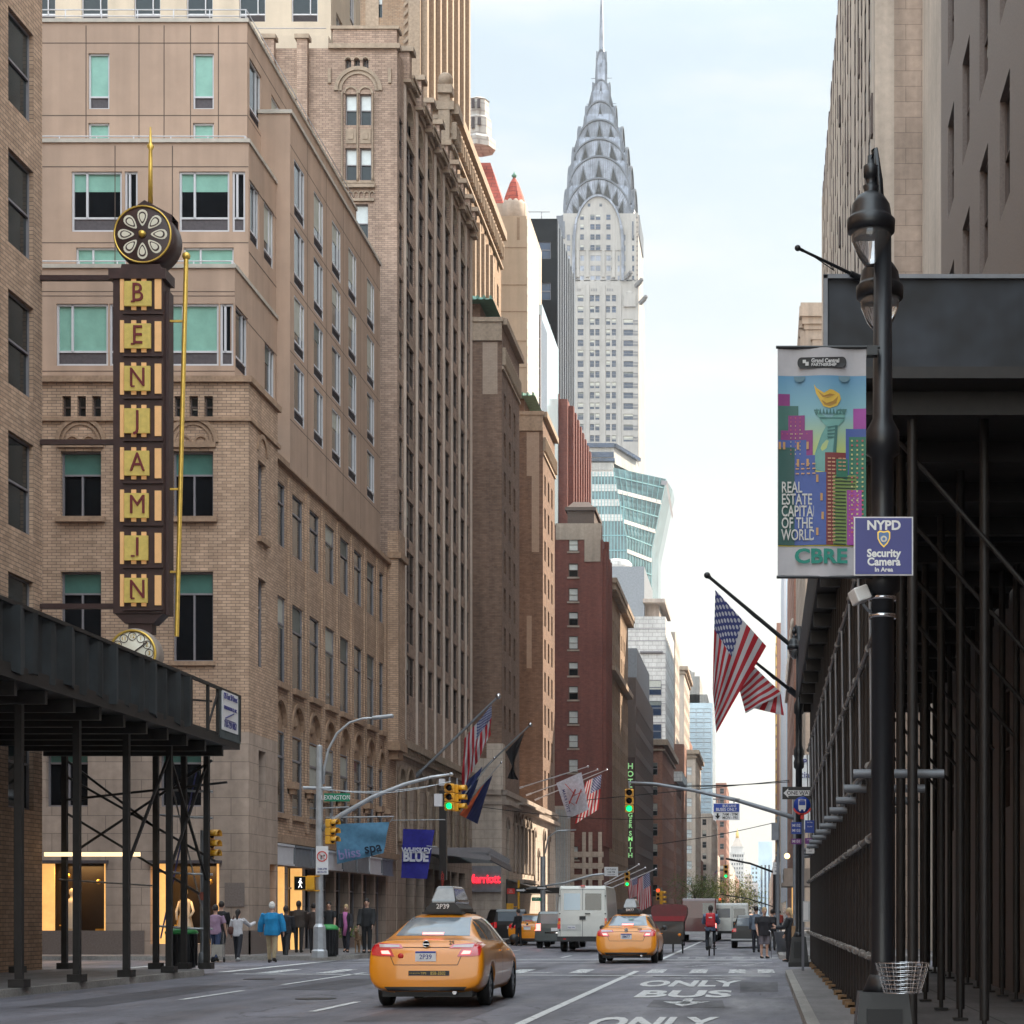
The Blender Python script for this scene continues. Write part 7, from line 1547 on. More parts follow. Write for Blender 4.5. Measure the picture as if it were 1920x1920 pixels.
def patch(bvh, quad, axis, off=.006, n=10, m=0, mb=None, side=1):
  mb = mb or MB(); vs = []; (a, b, c, d) = quad
  for i in range(n + 1):
    for j in range(n + 1):
      u, v = i / n, j / n
      p = [(a[k] * (1 - u) + b[k] * u) * (1 - v) + (d[k] * (1 - u) + c[k] * u) * v for k in (0, 1)]
      if axis == 'Y': o, dr = Vector((p[0], -4 * side, p[1])), Vector((0, side, 0))
      else: o, dr = Vector((4 * side, p[0], p[1])), Vector((-side, 0, 0))
      h = bvh.ray_cast(o, dr)
      q = h[0] if h[0] is not None else (vs[-1] if vs else Vector((p[0], 0, p[1])) if axis == 'Y' else Vector((0, *p)))
      nn = h[1] if h[0] is not None else -dr
      if nn.dot(dr) > 0: nn = -nn
      vs.append(q + nn * off if h[0] is not None else q)
  return mb.add(vs, [(i * (n + 1) + j, (i + 1) * (n + 1) + j, (i + 1) * (n + 1) + j + 1, i * (n + 1) + j + 1) for i in range(n) for j in range(n)], m, True)
def lp(root, name, mb, mats, **kw): return mb.build(name, mats, root, world=False, **kw)
def wheel(root, x, y, r=.33, wd=.2):
  q = MB(); s = 1 if x > 0 else -1
  def L_(prof, m): o = MB(); o.lathe(prof, n=28); return o, m
  T = Matrix.Translation((x, y, r)) @ Matrix.Rotation(R(90 * s), 4, 'Y')
  e = empty('wheel', (0, 0, 0), None, None); del_ = e; e.parent = root; WL[e.name] = Vector((0, 0, 0))
  t = MB(); t.lathe([(r * .62, -wd / 2), (r * .9, -wd / 2), (r, -wd / 2 + .03), (r, wd / 2 - .03), (r * .92, wd / 2), (r * .66, wd / 2), (r * .64, wd / 2 - .04)], n=30); tt = MB().join(t, T); lp(e, 'tyre', tt, m_['rubber'])
  t = MB(); t.lathe([(r * .66, wd / 2 - .05), (r * .62, wd / 2 - .02), (r * .56, wd / 2 - .05), (r * .3, wd / 2 - .06), (r * .2, wd / 2 - .03), (.001, wd / 2 - .02)], n=24)
  for k in range(7): a = 2 * math.pi * k / 7; t.bar((r * .15 * math.cos(a), r * .15 * math.sin(a), wd / 2 - .03), (r * .6 * math.cos(a), r * .6 * math.sin(a), wd / 2 - .025), .05, .03)
  lp(e, 'rim', MB().join(t, T), m_['rim'])
def bvh_of(mb): return BVHTree.FromPolygons([Vector(v) for v in mb.v], mb.f)
def sedan_shell(rings, wheels, r=.37):
  b = bake(lattice(rings), [('SUBSURF', dict(levels=2, render_levels=2))])
  raw = b
  for y in wheels:
    for s in (1, -1):
      c = MB(); c.cyl((s * .58, y, .33), (s * 1.2, y, .33), r, n=28); b = bake(b, [('BOOLEAN', dict(cutter=c, operation='DIFFERENCE', solver='EXACT'))])
  b.sm = [True] * len(b.f)
  return raw, b
ZS = 1.04
CAM = [ring(-2.38, .85, .27, .54, .985, .74, 1.03, .56, 1.045, .13), ring(-2.34, .915, .26, .54, .99, .82, 1.038, .62, 1.05, .11), ring(-2.25, .93, .24, .54, .995, .84, 1.045, .63, 1.055, .08), ring(-2.12, .93, .20, .54, 1.0, .83, 1.05, .64, 1.06, .04), ring(-1.8, .94, .18, .55, .99, .85, 1.06, .68, 1.07),
   ring(-1.45, .935, .16, .56, .98, .85, 1.20, .63, 1.235), ring(-.95, .93, .15, .56, .965, .85, 1.38, .58, 1.41), ring(-.4, .93, .15, .56, .95, .85, 1.43, .59, 1.47), ring(.15, .93, .15, .56, .94, .85, 1.425, .59, 1.475), ring(.6, .93, .15, .55, .93, .85, 1.33, .61, 1.39),
   ring(1.05, .93, .15, .55, .92, .84, 1.12, .65, 1.16), ring(1.4, .925, .16, .55, .90, .83, .95, .68, .98), ring(1.85, .91, .18, .52, .82, .78, .86, .62, .89), ring(2.2, .84, .20, .5, .74, .68, .77, .52, .80), ring(2.38, .64, .24, .46, .62, .52, .65, .42, .67)]
def make_sedan(label, loc, paint='taxi_yellow', roof=None, num=None, plate=None, lit=True, phone=None, rz=0, name='taxi', cat='taxi', group='yellow taxis on the avenue', fine=True):
  global _sh
  try: raw, body = _sh
  except NameError: raw, body = _sh = sedan_shell(CAM, (-1.38, 1.42))
  o = empty(name, loc, label, cat, group, rz); o.scale = (1, 1, ZS); bv = bvh_of(raw)
  q = MB().join(body); lp(o, 'body', q, m_[paint])
  q = patch(bv, [(-.60, 1.10), (.60, 1.10), (.49, 1.385), (-.49, 1.385)], 'Y', .006, 14); lp(o, 'rear_window', q, m_['car_glass_light'])
  q = patch(bv, [(-.17, 1.115), (.17, 1.115), (.17, 1.145), (-.17, 1.145)], 'Y', .012, 4); lp(o, 'high_brake_light', q, m_['tail_lit'] if lit else m_['tail_red'])
  q = patch(bv, [(-.62, 1.02), (.62, 1.02), (.55, 1.35), (-.55, 1.35)], 'Y', .006, 10, side=-1); lp(o, 'windscreen', q, m_['car_glass'])
  for s in (1, -1):
    q = MB()
    for a in ([(-1.55, 1.06), (-1.15, 1.04), (-1.0, 1.33), (-1.12, 1.28)], [(-1.08, 1.03), (-.18, 1.02), (-.18, 1.375), (-.92, 1.35)], [(-.12, 1.02), (.95, 1.0), (.52, 1.30), (-.12, 1.375)]): patch(bv, a, 'X', .006, 8, 0, q, s)
    lp(o, 'side_window', q, m_['car_glass'])
    q = MB()
    for a in ([(-1.62, 1.035), (1.02, .975), (1.02, .985), (-1.62, 1.045)],): patch(bv, a, 'X', .012, 14, 0, q, s)
    lp(o, 'window_trim', q, m_['chrome'])
    q = MB(); patch(bv, [(-.14, .32), (-.125, .32), (-.125, 1.0), (-.14, 1.0)], 'X', .002, 6, 0, q, s); patch(bv, [(-1.02, .45), (-1.01, .45), (-1.0, 1.0), (-1.01, 1.0)], 'X', .002, 6, 0, q, s); patch(bv, [(.93, .32), (.945, .32), (.96, .95), (.945, .95)], 'X', .002, 6, 0, q, s); lp(o, 'door_gap', q, m_['black_matte'])
    q = MB(); [q.box(s * .895, y, .84, s * .935, y + .16, .865) for y in (-.42, .6)]; lp(o, 'door_handle', q, m_[paint])
    q = MB().ball((s * .99, .78, 1.03), .11, 10, sc=(.85, .6, .7)); q.bar((s * .85, .8, .98), (s * .95, .78, 1.0), .05); lp(o, 'wing_mirror', q, m_['plastic_black'])
    q = patch(bv, [(s * .37, .915), (s * .82, .905), (s * .82, 1.0), (s * .41, .975)], 'Y', .010, 8); tb = lp(o, 'tail_light_bar', q, m_['tail_red']); q = patch(bv, [(s * .42, .93), (s * .74, .925), (s * .76, .975), (s * .44, .96)], 'Y', .018, 6); lp(tb, 'clear_lens', q, m_['tail_clear'])
    q = patch(bv, [(s * .50, .79), (s * .78, .80), (s * .82, .90), (s * .56, .905)], 'Y', .012, 8); lp(o, 'tail_light', q, m_['tail_red']); q = patch(bv, [(s * .56, .825), (s * .70, .83), (s * .72, .875), (s * .60, .88)], 'Y', .016, 5); lp(o, 'lit_lens', q, m_['tail_lit' if lit else 'tail_red'])
    q = patch(bv, [(s * .66, .79), (s * .86, .81), (s * .88, .995), (s * .79, .995)], 'Y', .011, 6); lp(o, 'tail_light_corner', q, m_['tail_red'])
    q = patch(bv, [(s * .45, .58), (s * .75, .62), (s * .72, .74), (s * .48, .72)], 'Y', .01, 4, side=-1); lp(o, 'headlight', q, m_['car_glass_light'])
    for y in (-1.38, 1.42): wheel(o, s * .80, y)
  q = MB(); patch(bv, [(-.38, .925), (.38, .925), (.38, .935), (-.38, .935)], 'Y', .004, 8, 0, q); patch(bv, [(-.50, .66), (.50, .66), (.50, .668), (-.50, .668)], 'Y', .004, 8, 0, q)
  for s in (1, -1): patch(bv, [(s * .50, .66), (s * .51, .66), (s * .57, .80), (s * .56, .80)], 'Y', .004, 5, 0, q)
  lp(o, 'boot_gap', q, m_['black_matte'])
  q = patch(bv, [(-.60, .275), (.60, .275), (.66, .33), (-.66, .33)], 'Y', .01, 8); q.box(-.72, -2.2, .17, .72, -1.0, .34); q.box(-.5, -2.28, .22, .5, -2.1, .3); lp(o, 'lower_bumper', q, m_['plastic_black'])
  y0 = bv.ray_cast(Vector((0, -4, .8)), Vector((0, 1, 0)))[0].y
  q = MB(); q.box(-.165, y0 - .022, .72, .165, y0 - .004, .875); pl = lp(o, 'number_plate', q, m_['sign_white'])
  q = MB(); q.box(-.163, y0 - .024, .845, .163, y0 - .022, .873); lp(pl, 'plate_band', q, m_['sign_blue'])
  if plate: q = MB(); put_text(q, plate, (0, y0 - .026, .785), .10, 0, .01, ext=.001); lp(pl, 'plate_text', q, m_['sign_navy'])
  q = MB(); q.lathe([(.055, 0), (.055, -.012), (.045, -.012), (.045, 0)], (0, y0 + .03, .985), 16, 0, True, 'Y'); q.box(-.05, y0 + .01, .975, .05, y0 + .02, .99); lp(o, 'badge', q, m_['chrome'])
  q = MB(); q.cyl((.45, -2.3, .24), (.45, -2.0, .24), .035, n=10); lp(o, 'exhaust', q, m_['chrome'])
  if num: q = MB(); put_text(q, num, (.40, y0 + .0, 1.0), .085, 0, .02, ext=.002); q.v = [(x, bv.ray_cast(Vector((x, -4, z)), Vector((0, 1, 0)))[0].y - .006 if bv.ray_cast(Vector((x, -4, z)), Vector((0, 1, 0)))[0] else y, z) for x, y, z in q.v]; lp(o, 'taxi_number', q, m_['plastic_black'])
  if phone:
    q = MB(); patch(bv, [(-.27, .50), (.38, .50), (.38, .575), (-.27, .575)], 'Y', .006, 8, 0, q); lp(o, 'sticker', q, m_['plastic_black'])
    q = MB(); put_text(q, phone, (.20, 0, .535), .075, 0, .012, ext=.001, sx=.85); put_text(q, 'TIPS', (-.03, 0, .535), .05, 0, .01, ext=.001); put_text(q, 'HOW AM I DRIVING', (-.17, 0, .537), .022, 0, .004, ext=.001, sx=.9); q.v = [(x, bv.ray_cast(Vector((x, -4, z)), Vector((0, 1, 0)))[0].y - .010, z) for x, y, z in q.v]; lp(o, 'sticker_text', q, m_['sign_yellow'])
    q = MB(); q.lathe([(.001, -.003), (.045, -.003), (.045, 0)], (-.40, bv.ray_cast(Vector((-.4, -4, .80)), Vector((0, 1, 0)))[0].y - .004, .80), 16, 0, True, 'Y'); lp(o, 'round_sticker', q, m_['sign_redp'])
  if roof is not None:
    q = MB(); q.add([(x, y, z) for z, sx in ((1.47, .30), (1.53, .29), (1.63, .19)) for x, y in ((-sx, -.75), (sx, -.75), (sx, .65), (-sx, .65))], [(0, 1, 5, 4), (1, 2, 6, 5), (2, 3, 7, 6), (3, 0, 4, 7), (4, 5, 9, 8), (5, 6, 10, 9), (6, 7, 11, 10), (7, 4, 8, 11), (8, 9, 10, 11)]); q.box(-.36, -.7, 1.44, .36, -.64, 1.48); q.box(-.36, .5, 1.44, .36, .56, 1.48); rs = lp(o, 'roof_sign_base', q, m_['plastic_black'])
    q = MB(); q.add([(x, y, z) for z, sx, yy in ((1.60, .20, .70), (1.66, .215, .70), (1.86, .15, .55), (1.90, .12, .50)) for x, y in ((-sx, -yy), (sx, -yy), (sx, yy), (-sx, yy))], [(i * 4 + j, i * 4 + (j + 1) % 4, i * 4 + 4 + (j + 1) % 4, i * 4 + 4 + j) for i in range(3) for j in range(4)] + [(12, 13, 14, 15)]); q = bake(q, [('BEVEL', dict(width=.02, segments=2))]); lp(o, 'roof_sign_hood', q, mat('roof_plastic', (.10, .10, .105), .15, coat=1., var=.3, scale=3, coord='Object'))
    q = MB(); put_text(q, roof, (0, -.765, 1.565), .11, 0, .012, ext=.002); lp(rs, 'roof_number', q, m_['light_white'] if roof == 'x' else m_['sign_white'])
    q = MB(); q.cyl((-.24, -.4, 1.46), (-.24, -.4, 1.50), .06, n=12); lp(o, 'roof_light', q, m_['amber'])
  return o
make_sedan('nearest yellow taxi with a tall grey roof sign, seen from behind', (-5.37, 32.1, 0), roof='2P39', num='25', plate='2P39', phone='858-3502')
make_sedan('second yellow taxi ahead, right of the white delivery van', (-4.12, 58.7, 0), roof='8M77', num='228', plate='8M77')
make_sedan('third yellow taxi, small, left of the grey car', (-11.25, 91.5, 0), roof=None, plate=None, lit=False)
make_sedan('farthest yellow taxi half hidden at the parked cars behind the walkers', (-1.2, 150, 0), roof=None, plate=None, lit=True)
# vans and other box bodies
def van(name, label, loc, L_, W_, H_, paint, wl, zb=.45, nose=.9, cat='van', win=None, lights='tail_red', rz=0, taper=.08):
  o = empty(name, loc, label, cat, None, rz); h = L_ / 2
  q = MB(); prof = [(-h, zb), (-h, H_ * .55), (-h + .06, H_ - .08), (-h + .14, H_), (h - nose - .5, H_), (h - nose, H_ - .12), (h - nose * .45, H_ * .58), (h, H_ * .46), (h, zb)]
  vs = []
  for s in (-1, 1):
    for y, z in prof: vs.append((s * (W_ / 2 - (taper * max(0, (z - H_ * .45)) / (H_ * .55))), y, z))
  n = len(prof); q.add(vs, [tuple(range(n)), tuple(reversed(range(n, 2 * n)))] + [(i, i + n, (i + 1) % n + n, (i + 1) % n) for i in range(n)])
  raw = q; b = bake(q, [('BEVEL', dict(width=.07, segments=3))])
  for y in (-h + wl, h - wl * .85):
    for s in (1, -1):
      c = MB(); c.cyl((s * (W_ / 2 - .32), y, .36), (s * (W_ / 2 + .2), y, .36), .43, n=24); b = bake(b, [('BOOLEAN', dict(cutter=c, operation='DIFFERENCE', solver='EXACT'))])
      wheel(o, s * (W_ / 2 - .14), y, .36, .24)
  lp(o, 'body', b, m_[paint]); return o, bvh_of(raw), h
def on_back(o, bv, name, quads, m, off=.006, n=4, side=1):
  q = MB(); [patch(bv, a, 'Y', off, n, 0, q, side) for a in quads]; return lp(o, name, q, m_[m] if isinstance(m, str) else m)
rc = lambda x0, z0, x1, z1: [(x0, z0), (x1, z0), (x1, z1), (x0, z1)]
o, bv, h = van('delivery_van', 'tall white delivery van with two rear doors, seen from behind', (-7.12, 76.6, 0), 5.6, 2.0, 2.62, 'car_white', 1.25, .50)
for s in (-1, 1):
  on_back(o, bv, 'rear_window', [rc(s * .42 - .32, 1.66, s * .42 + .32, 2.32)], 'glass_sky' if s < 0 else 'car_glass', .01); on_back(o, bv, 'tail_light', [rc(s * .93 - .06, .92, s * .93 + .06, 1.10), rc(s * .93 - .06, 1.22, s * .93 + .06, 1.34)], 'tail_red', .015); on_back(o, bv, 'indicator', [rc(s * .93 - .06, 1.10, s * .93 + .06, 1.22)], 'amber', .016)
  q = MB(); [q.box(s * .90 - .03, -h - .03, z, s * .90 + .03, -h + .02, z + .04) for z in (.85, 1.5, 2.2)]; lp(o, 'hinge', q, m_['plastic_black']); q = MB(); q.box(s * 1.02, 1.7, 1.35, s * 1.24, 1.8, 1.7); lp(o, 'wing_mirror', q, m_['plastic_black'])
on_back(o, bv, 'door_gap', [rc(-.008, .55, .008, 2.5), rc(-.90, .55, .90, .565), rc(-.88, 2.46, .88, 2.475), rc(-.89, .6, -.88, 2.45), rc(.88, .6, .89, 2.45)], 'black_matte', .004, 3)
q = MB(); q.box(-.12, -h - .04, 1.28, .12, -h, 1.42); q.box(.1, -h - .05, 1.5, .3, -h, 1.54); lp(o, 'door_lock', q, m_['plastic_black']); on_back(o, bv, 'plate_recess', [rc(-.82, .84, -.06, 1.10)], mat('panel_white', (.50, .50, .48), .5), .008); on_back(o, bv, 'number_plate', [rc(-.60, .90, -.28, 1.04)], 'sign_white', .02)
q = MB(); put_text(q, 'T62-39K', (-.44, -h - .03, .965), .08, 0, .008, ext=.001); lp(o, 'plate_text', q, m_['sign_navy'])
q = MB(); q.box(-1.0, -h - .1, .42, 1.0, -h + .1, .62); lp(o, 'bumper', q, m_['plastic_black']); q = MB(); q.box(-.75, -h - .105, .50, -.65, -h - .1, .54); q.box(.65, -h - .105, .5, .75, -h - .1, .54); lp(o, 'reflector', q, m_['tail_red']); q = MB(); q.box(-.08, -h + .02, 2.6, .08, -h + .12, 2.65); lp(o, 'top_light', q, m_['tail_red'])
o, bv, h = van('white_van', 'small white van with dark rear window ahead of the cyclist', (-1.72, 108, 0), 5.2, 1.95, 2.12, 'car_white', 1.1, .42, 1.2, lights='tail_red')
on_back(o, bv, 'rear_window', [rc(-.80, 1.3, -.12, 1.82)], 'glass_blue', .01); on_back(o, bv, 'rear_window', [rc(.08, 1.3, .74, 1.82)], 'car_glass', .01); on_back(o, bv, 'number_plate', [rc(.12, .80, .56, 1.0)], 'amber', .02); on_back(o, bv, 'plate_recess', [rc(.04, .74, .64, 1.08)], 'plastic_black', .01); [on_back(o, bv, 'tail_light', [rc(s * .87 - .08, .72, s * .87 + .08, 1.1)], 'tail_red', .02) for s in (-1, 1)]; on_back(o, bv, 'door_gap', [rc(-.02, .5, .0, 1.95)], 'black_matte', .005)
q = MB(); q.box(-.97, -h - .1, .40, .97, -h + .1, .55); lp(o, 'bumper', q, m_['plastic_black'])
o, bv, h = van('suv', 'grey people carrier with lit tail light, left of the white delivery van', (-9.05, 84, 0), 4.8, 1.9, 1.62, 'car_grey', 1.0, .3, 1.3, cat='car', taper=.2)
on_back(o, bv, 'rear_window', [rc(-.66, 1.08, .66, 1.5)], 'car_glass_light', .01); on_back(o, bv, 'tail_light', [rc(-.92, .78, -.66, 1.08)], 'tail_lit', .02); on_back(o, bv, 'tail_light', [rc(.70, .78, .90, 1.08)], 'tail_lit', .02); on_back(o, bv, 'trim', [rc(-.93, .66, .93, .71)], 'chrome', .02); on_back(o, bv, 'number_plate', [rc(-.2, .76, .2, .9)], 'sign_white', .02)
o, bv, h = van('suv', 'black sport utility car standing behind the near taxi by the left kerb', (-13.2, 96, 0), 4.8, 1.9, 1.75, 'car_black', 1.0, .3, 1.3, cat='car', taper=.2, rz=R(14))
on_back(o, bv, 'rear_window', [rc(-.66, 1.15, .66, 1.6)], 'car_glass_light', .01); [on_back(o, bv, 'tail_light', [rc(s * .82 - .1, .8, s * .82 + .1, 1.1)], 'tail_red', .02) for s in (-1, 1)]; on_back(o, bv, 'number_plate', [rc(-.2, .76, .2, .9)], 'sign_white', .02)
o, bv, h = van('maroon_van', 'dark maroon panel van ahead of the pedicab with red tail lights', (-3.45, 104, 0), 6.2, 2.0, 2.35, 'car_red', 1.2, .45, 1.0)
on_back(o, bv, 'rear_window', [rc(.2, 1.5, .8, 2.1)], 'car_glass', .01); [on_back(o, bv, 'tail_light', [rc(s * .85 - .1, .75, s * .85 + .1, 1.0)], 'tail_lit', .02) for s in (-1, 1)]; q = MB(); q.box(-1, -h - .08, .4, 1, -h + .05, .56); lp(o, 'bumper', q, m_['metal_silver'])
o, bv, h = van('dark_car', 'dark blue car facing away behind the standing man in shorts', (.0 - .5, 84, 0), 4.6, 1.8, 1.45, 'car_black', 1.0, .3, 1.5, cat='car', taper=.3)
on_back(o, bv, 'rear_window', [rc(-.62, .98, .62, 1.33)], 'car_glass_light', .01); [on_back(o, bv, 'tail_light', [rc(s * .78 - .12, .72, s * .78 + .12, .88)], 'tail_red', .02) for s in (-1, 1)]; q = MB(); q.box(-.9, -h - .05, .35, .9, -h + .05, .42); lp(o, 'bumper', q, m_['metal_silver'])
for k, (x, y, pnt, lb) in enumerate(((-12.6, 118, 'car_black', 'black car parked by the left kerb beyond the sport utility car'), (-12.6, 178, 'car_grey', 'grey car parked far along the left kerb'), (-6.6, 135, 'car_black', 'black car in the middle lane past the white van'), (-9.9, 165, 'car_grey', 'silver grey car far ahead in the left lane'), (-4.0, 190, 'car_black', 'small dark car far ahead beyond the maroon van'), (-.4, 205, 'car_red', 'maroon car far off in the bus lane'))):
  o, bv, h = van('parked_car', lb, (x, y, 0), 4.6, 1.8, 1.46, pnt, 1.0, .3, 1.5, cat='car', taper=.28)
  on_back(o, bv, 'rear_window', [rc(-.62, .98, .62, 1.33)], 'car_glass_light', .01); [on_back(o, bv, 'tail_light', [rc(s * .78 - .12, .72, s * .78 + .12, .88)], 'tail_lit' if k in (2, 3, 4) else 'tail_red', .02) for s in (-1, 1)]
# pedicab
Pc = empty('pedicab', (-3.55, 71.5, 0), 'red hooded black pedicab on thin wheels right of the second taxi', 'pedicab')
x0 = -3.55
q = MB(); q.prism([(-.58, 1.22), (-.68, 1.50), (-.68, 1.74), (-.60, 1.84), (-.3, 1.88), (.3, 1.88), (.60, 1.84), (.68, 1.74), (.68, 1.50), (.58, 1.22)], 70.75, 71.9, 'Y'); q.v = [(x + x0, y, z) for x, y, z in q.v]; part(Pc, 'hood', q, cloth((.11, .005, .010), .35))
q = MB(); q.prism([(-.57, 1.24), (-.63, 1.42), (.63, 1.42), (.57, 1.24)], 70.70, 70.76, 'Y'); q.v = [(x + x0, y, z) for x, y, z in q.v]; part(Pc, 'hood_band', q, cloth((.25, .006, .015), .4))
q = MB(); q.box(x0 - .56, 70.8, .55, x0 + .56, 71.8, 1.3); q.box(x0 - .52, 70.74, .36, x0 + .5, 71.7, .85); part(Pc, 'seat_box', q, m_['car_black'])
q = MB(); q.tube([(x0 - .5, 70.8, .5), (x0 + .55, 70.8, .5)], .03); q.tube([(x0 + .58, 70.9, .3), (x0 + .58, 70.9, 1.5)], .02); q.tube([(x0, 71.8, .5), (x0, 73.6, .55), (x0, 73.9, .95)], .03); part(Pc, 'frame', q, m_['black_paint'])
def bike_wheel(root, name, c, r, axis='X', rim='rubber'):
  q = MB(); c = Vector(c); pts = [c + Vector((0, r * math.cos(a), r * math.sin(a))) for a in [2 * math.pi * i / 32 for i in range(33)]]; q.tube(pts, .024, 6); q.cyl(c - Vector((.05, 0, 0)), c + Vector((.05, 0, 0)), .03, n=8)
  for i in range(14): a = 2 * math.pi * i / 14; q.cyl(c, c + Vector((0, r * math.cos(a), r * math.sin(a))), .003, n=4)
  return part(root, name, q, m_[rim])
for x in (-.28, .5): bike_wheel(Pc, 'wheel', (x0 + x, 71.2, .33), .31)
bike_wheel(Pc, 'wheel', (x0, 74.0, .33), .31)
q = MB(); [q.lathe([(.001, -.01), (.06, -.01), (.06, 0)], (x0 + s * .4, 70.73, .72), 12, 0, True, 'Y') for s in (-1, 1)]; part(Pc, 'lamp', q, m_['amber'])
# cyclist's bicycle
Bc = empty('bicycle', (-1.86, 67, 0), 'bicycle ridden away from the camera in the bus lane', 'bicycle'); x0 = -1.86
bike_wheel(Bc, 'rear_wheel', (x0 - .05, 66.75, .34), .33); bike_wheel(Bc, 'front_wheel', (x0 + .10, 67.8, .34), .33)
q = MB(); A_ = {'r': (x0 - .05, 66.75, .34), 'b': (x0, 67.2, .30), 's': (x0 - .02, 67.0, .88), 'h': (x0 + .07, 67.6, .85), 'f': (x0 + .10, 67.8, .34)}
for a, b in ('rb', 'rs', 'bs', 'sh', 'bh', 'hf'): q.cyl(A_[a], A_[b], .018, n=8)
q.tube([(x0 - .25, 67.55, 1.0), (x0 + .06, 67.62, .98), (x0 + .38, 67.5, 1.0)], .013); q.cyl(A_['h'], (x0 + .07, 67.6, .98), .015, n=6); part(Bc, 'frame', q, m_['metal_silver'])
q = MB(); q.ball((x0 - .02, 66.97, .93), .12, 10, sc=(.7, 1.1, .35)); part(Bc, 'saddle', q, m_['rubber'])
q = MB(); q.box(x0 - .2, 67.2, .28, x0 - .08, 67.3, .31); q.box(x0 + .08, 67.2, .24, x0 + .2, 67.3, .27); q.cyl((x0 - .12, 67.2, .3), (x0 + .12, 67.2, .26), .015, n=6); part(Bc, 'pedals', q, m_['rubber'])
# ================================================================ street furniture
def signal(name, label, px_, py_, d, h=.86, lit='green', rz=0, group='traffic signals'):
  """three lamp signal head hanging at a point (centre)"""
  p = P(px_, py_, d); o = empty(name, tuple(p), label, 'traffic light', group, rz); s = h / .86
  q = MB(); [q.box(-.15 * s, -.08, z * s, .15 * s, .12, (z + .27) * s) for z in (-.43, -.145, .14)]; q = bake(q, [('BEVEL', dict(width=.02, segments=1))]); lp(o, 'housing', q, m_['signal_yellow'])
  for k, z in enumerate((.28, -.01, -.29)):
    on = (lit == 'green' and k == 2) or (lit == 'red' and k == 0)
    q = MB(); q.lathe([(.001, -.10), (.07, -.095), (.098, -.085), (.098, -.08)], (0, 0, z * s), 16, 0, True, 'Y'); lp(o, 'lens', q, m_[('light_green' if k == 2 else 'light_red') if on else 'glass_dark'])
    q = MB(); vs = []; n = 12
    for i in range(n + 1):
      a = R(-20 + 220 * i / n)
      for y, r in ((-.08, .115), (-.30, .115 - .0)): vs.append((r * math.cos(a), y, z * s + r * math.sin(a)))
    q.add(vs, [(2 * i, 2 * i + 1, 2 * i + 3, 2 * i + 2) for i in range(n)], 0, True); lp(o, 'visor', bake(q, [('SOLIDIFY', dict(thickness=.008))]), m_['signal_yellow'])
  q = MB(); q.cyl((0, 0, .41 * s), (0, 0, .62 * s), .03, n=8); lp(o, 'hanger', q, m_['metal_grey']); return o
def text_plate(o, name, x, y, z, w, h, m, lines, tm, rot=0, t=.012):
  q = MB(); T = frame(x, y, z, rot); q.T = T; q.box(-w / 2, 0, -h / 2, w / 2, t, h / 2); q.T = None; pl = part(o, name, q, m_[m])
  if lines:
    q = MB(); q.T = T
    for s, dx, dz, sz, b in lines: put_text(q, s, (dx, -.004, dz), sz, 0, b, ext=.003, sx=.85)
    q.T = None; q.build(name + '_text', m_[tm], pl)
  return pl
# steel mast with curved lamp on the far left corner
yy = 58.3; xp = P(599, 0, yy).x
Mp = empty('signal_mast', (xp, yy, .15), 'tall grey street pole with curved lamp arm and long signal arm at left', 'street pole')
q = MB(); q.lathe([(.26, .15), (.25, .35), (.21, .4), (.19, 1.1), (.15, 1.16), (.125, 1.2), (.115, 4.5), (.10, 6.1), (.09, 6.75), (.001, 6.8)], (xp, yy, 0), 8, 0, False); part(Mp, 'pole', q, m_['metal_silver'])
q = MB(); q.tube([P(603, 1555, yy), P(640, 1528, yy), P(700, 1494, yy), P(760, 1470, yy), P(810, 1457, yy), P(846, 1452, yy)], [.085, .08, .07, .06, .05, .045], 10); q.ball(P(846, 1452, yy), .07, 8); part(Mp, 'signal_arm', q, m_['metal_silver'])
q = MB(); q.tube([P(606, 1470, yy), P(608, 1440, yy), P(616, 1405, yy), P(632, 1375, yy), P(655, 1355, yy), P(680, 1347, yy), P(705, 1346, yy)], [.05, .045, .04, .037, .034, .03, .03], 8); part(Mp, 'lamp_arm', q, m_['metal_silver'])
q = MB(); o_ = MB().box(-.33, -.12, -.05, .33, .12, .06); o_ = bake(o_, [('BEVEL', dict(width=.04, segments=2))]); q.join(o_, Matrix.Translation(P(718, 1344.5, yy)) @ Matrix.Rotation(R(-6), 4, 'Y')); part(Mp, 'lamp_head', q, m_['metal_silver'])
q = MB(); q.cyl(P(568, 1477, yy), P(622, 1478, yy), .05, n=8); part(Mp, 'stub_bracket', q, m_['metal_silver'])
ls = empty('street_sign', tuple(P(632, 1495, yy)), 'green avenue name sign on the left corner pole', 'sign')
p = P(632, 1495, yy - .1); text_plate(ls, 'plate', p.x, p.y, p.z, .80, .25, 'sign_green', [('LEXINGTON', -.04, -.01, .19, .008), ('AV', .35, .04, .08, .004)], 'sign_white')
nt_ = empty('no_turn_sign', tuple(P(604, 1613, yy)), 'white no right turn sign with hours on the left corner pole', 'sign')
p = P(604, 1613, yy - .2); text_plate(nt_, 'plate', p.x, p.y, p.z, .38, .88, 'sign_white', [('7AM-6PM', 0, -.27, .085, .006), ('MON-FRI', 0, -.37, .085, .006)], 'sign_navy')
q = MB(); c = (p.x, p.y - .012, p.z + .12)
for i in range(24): a0, a1 = R(15 * i), R(15 * i + 15); q.add([(c[0] + r_ * math.cos(a), c[1], c[2] + r_ * math.sin(a)) for a, r_ in ((a0, .135), (a1, .135), (a1, .165), (a0, .165))], [(3, 2, 1, 0)])
q.bar((c[0] - .1, c[1], c[2] + .1), (c[0] + .1, c[1], c[2] - .1), .03, .004); part(nt_, 'red_ring', q, m_['sign_redp'])
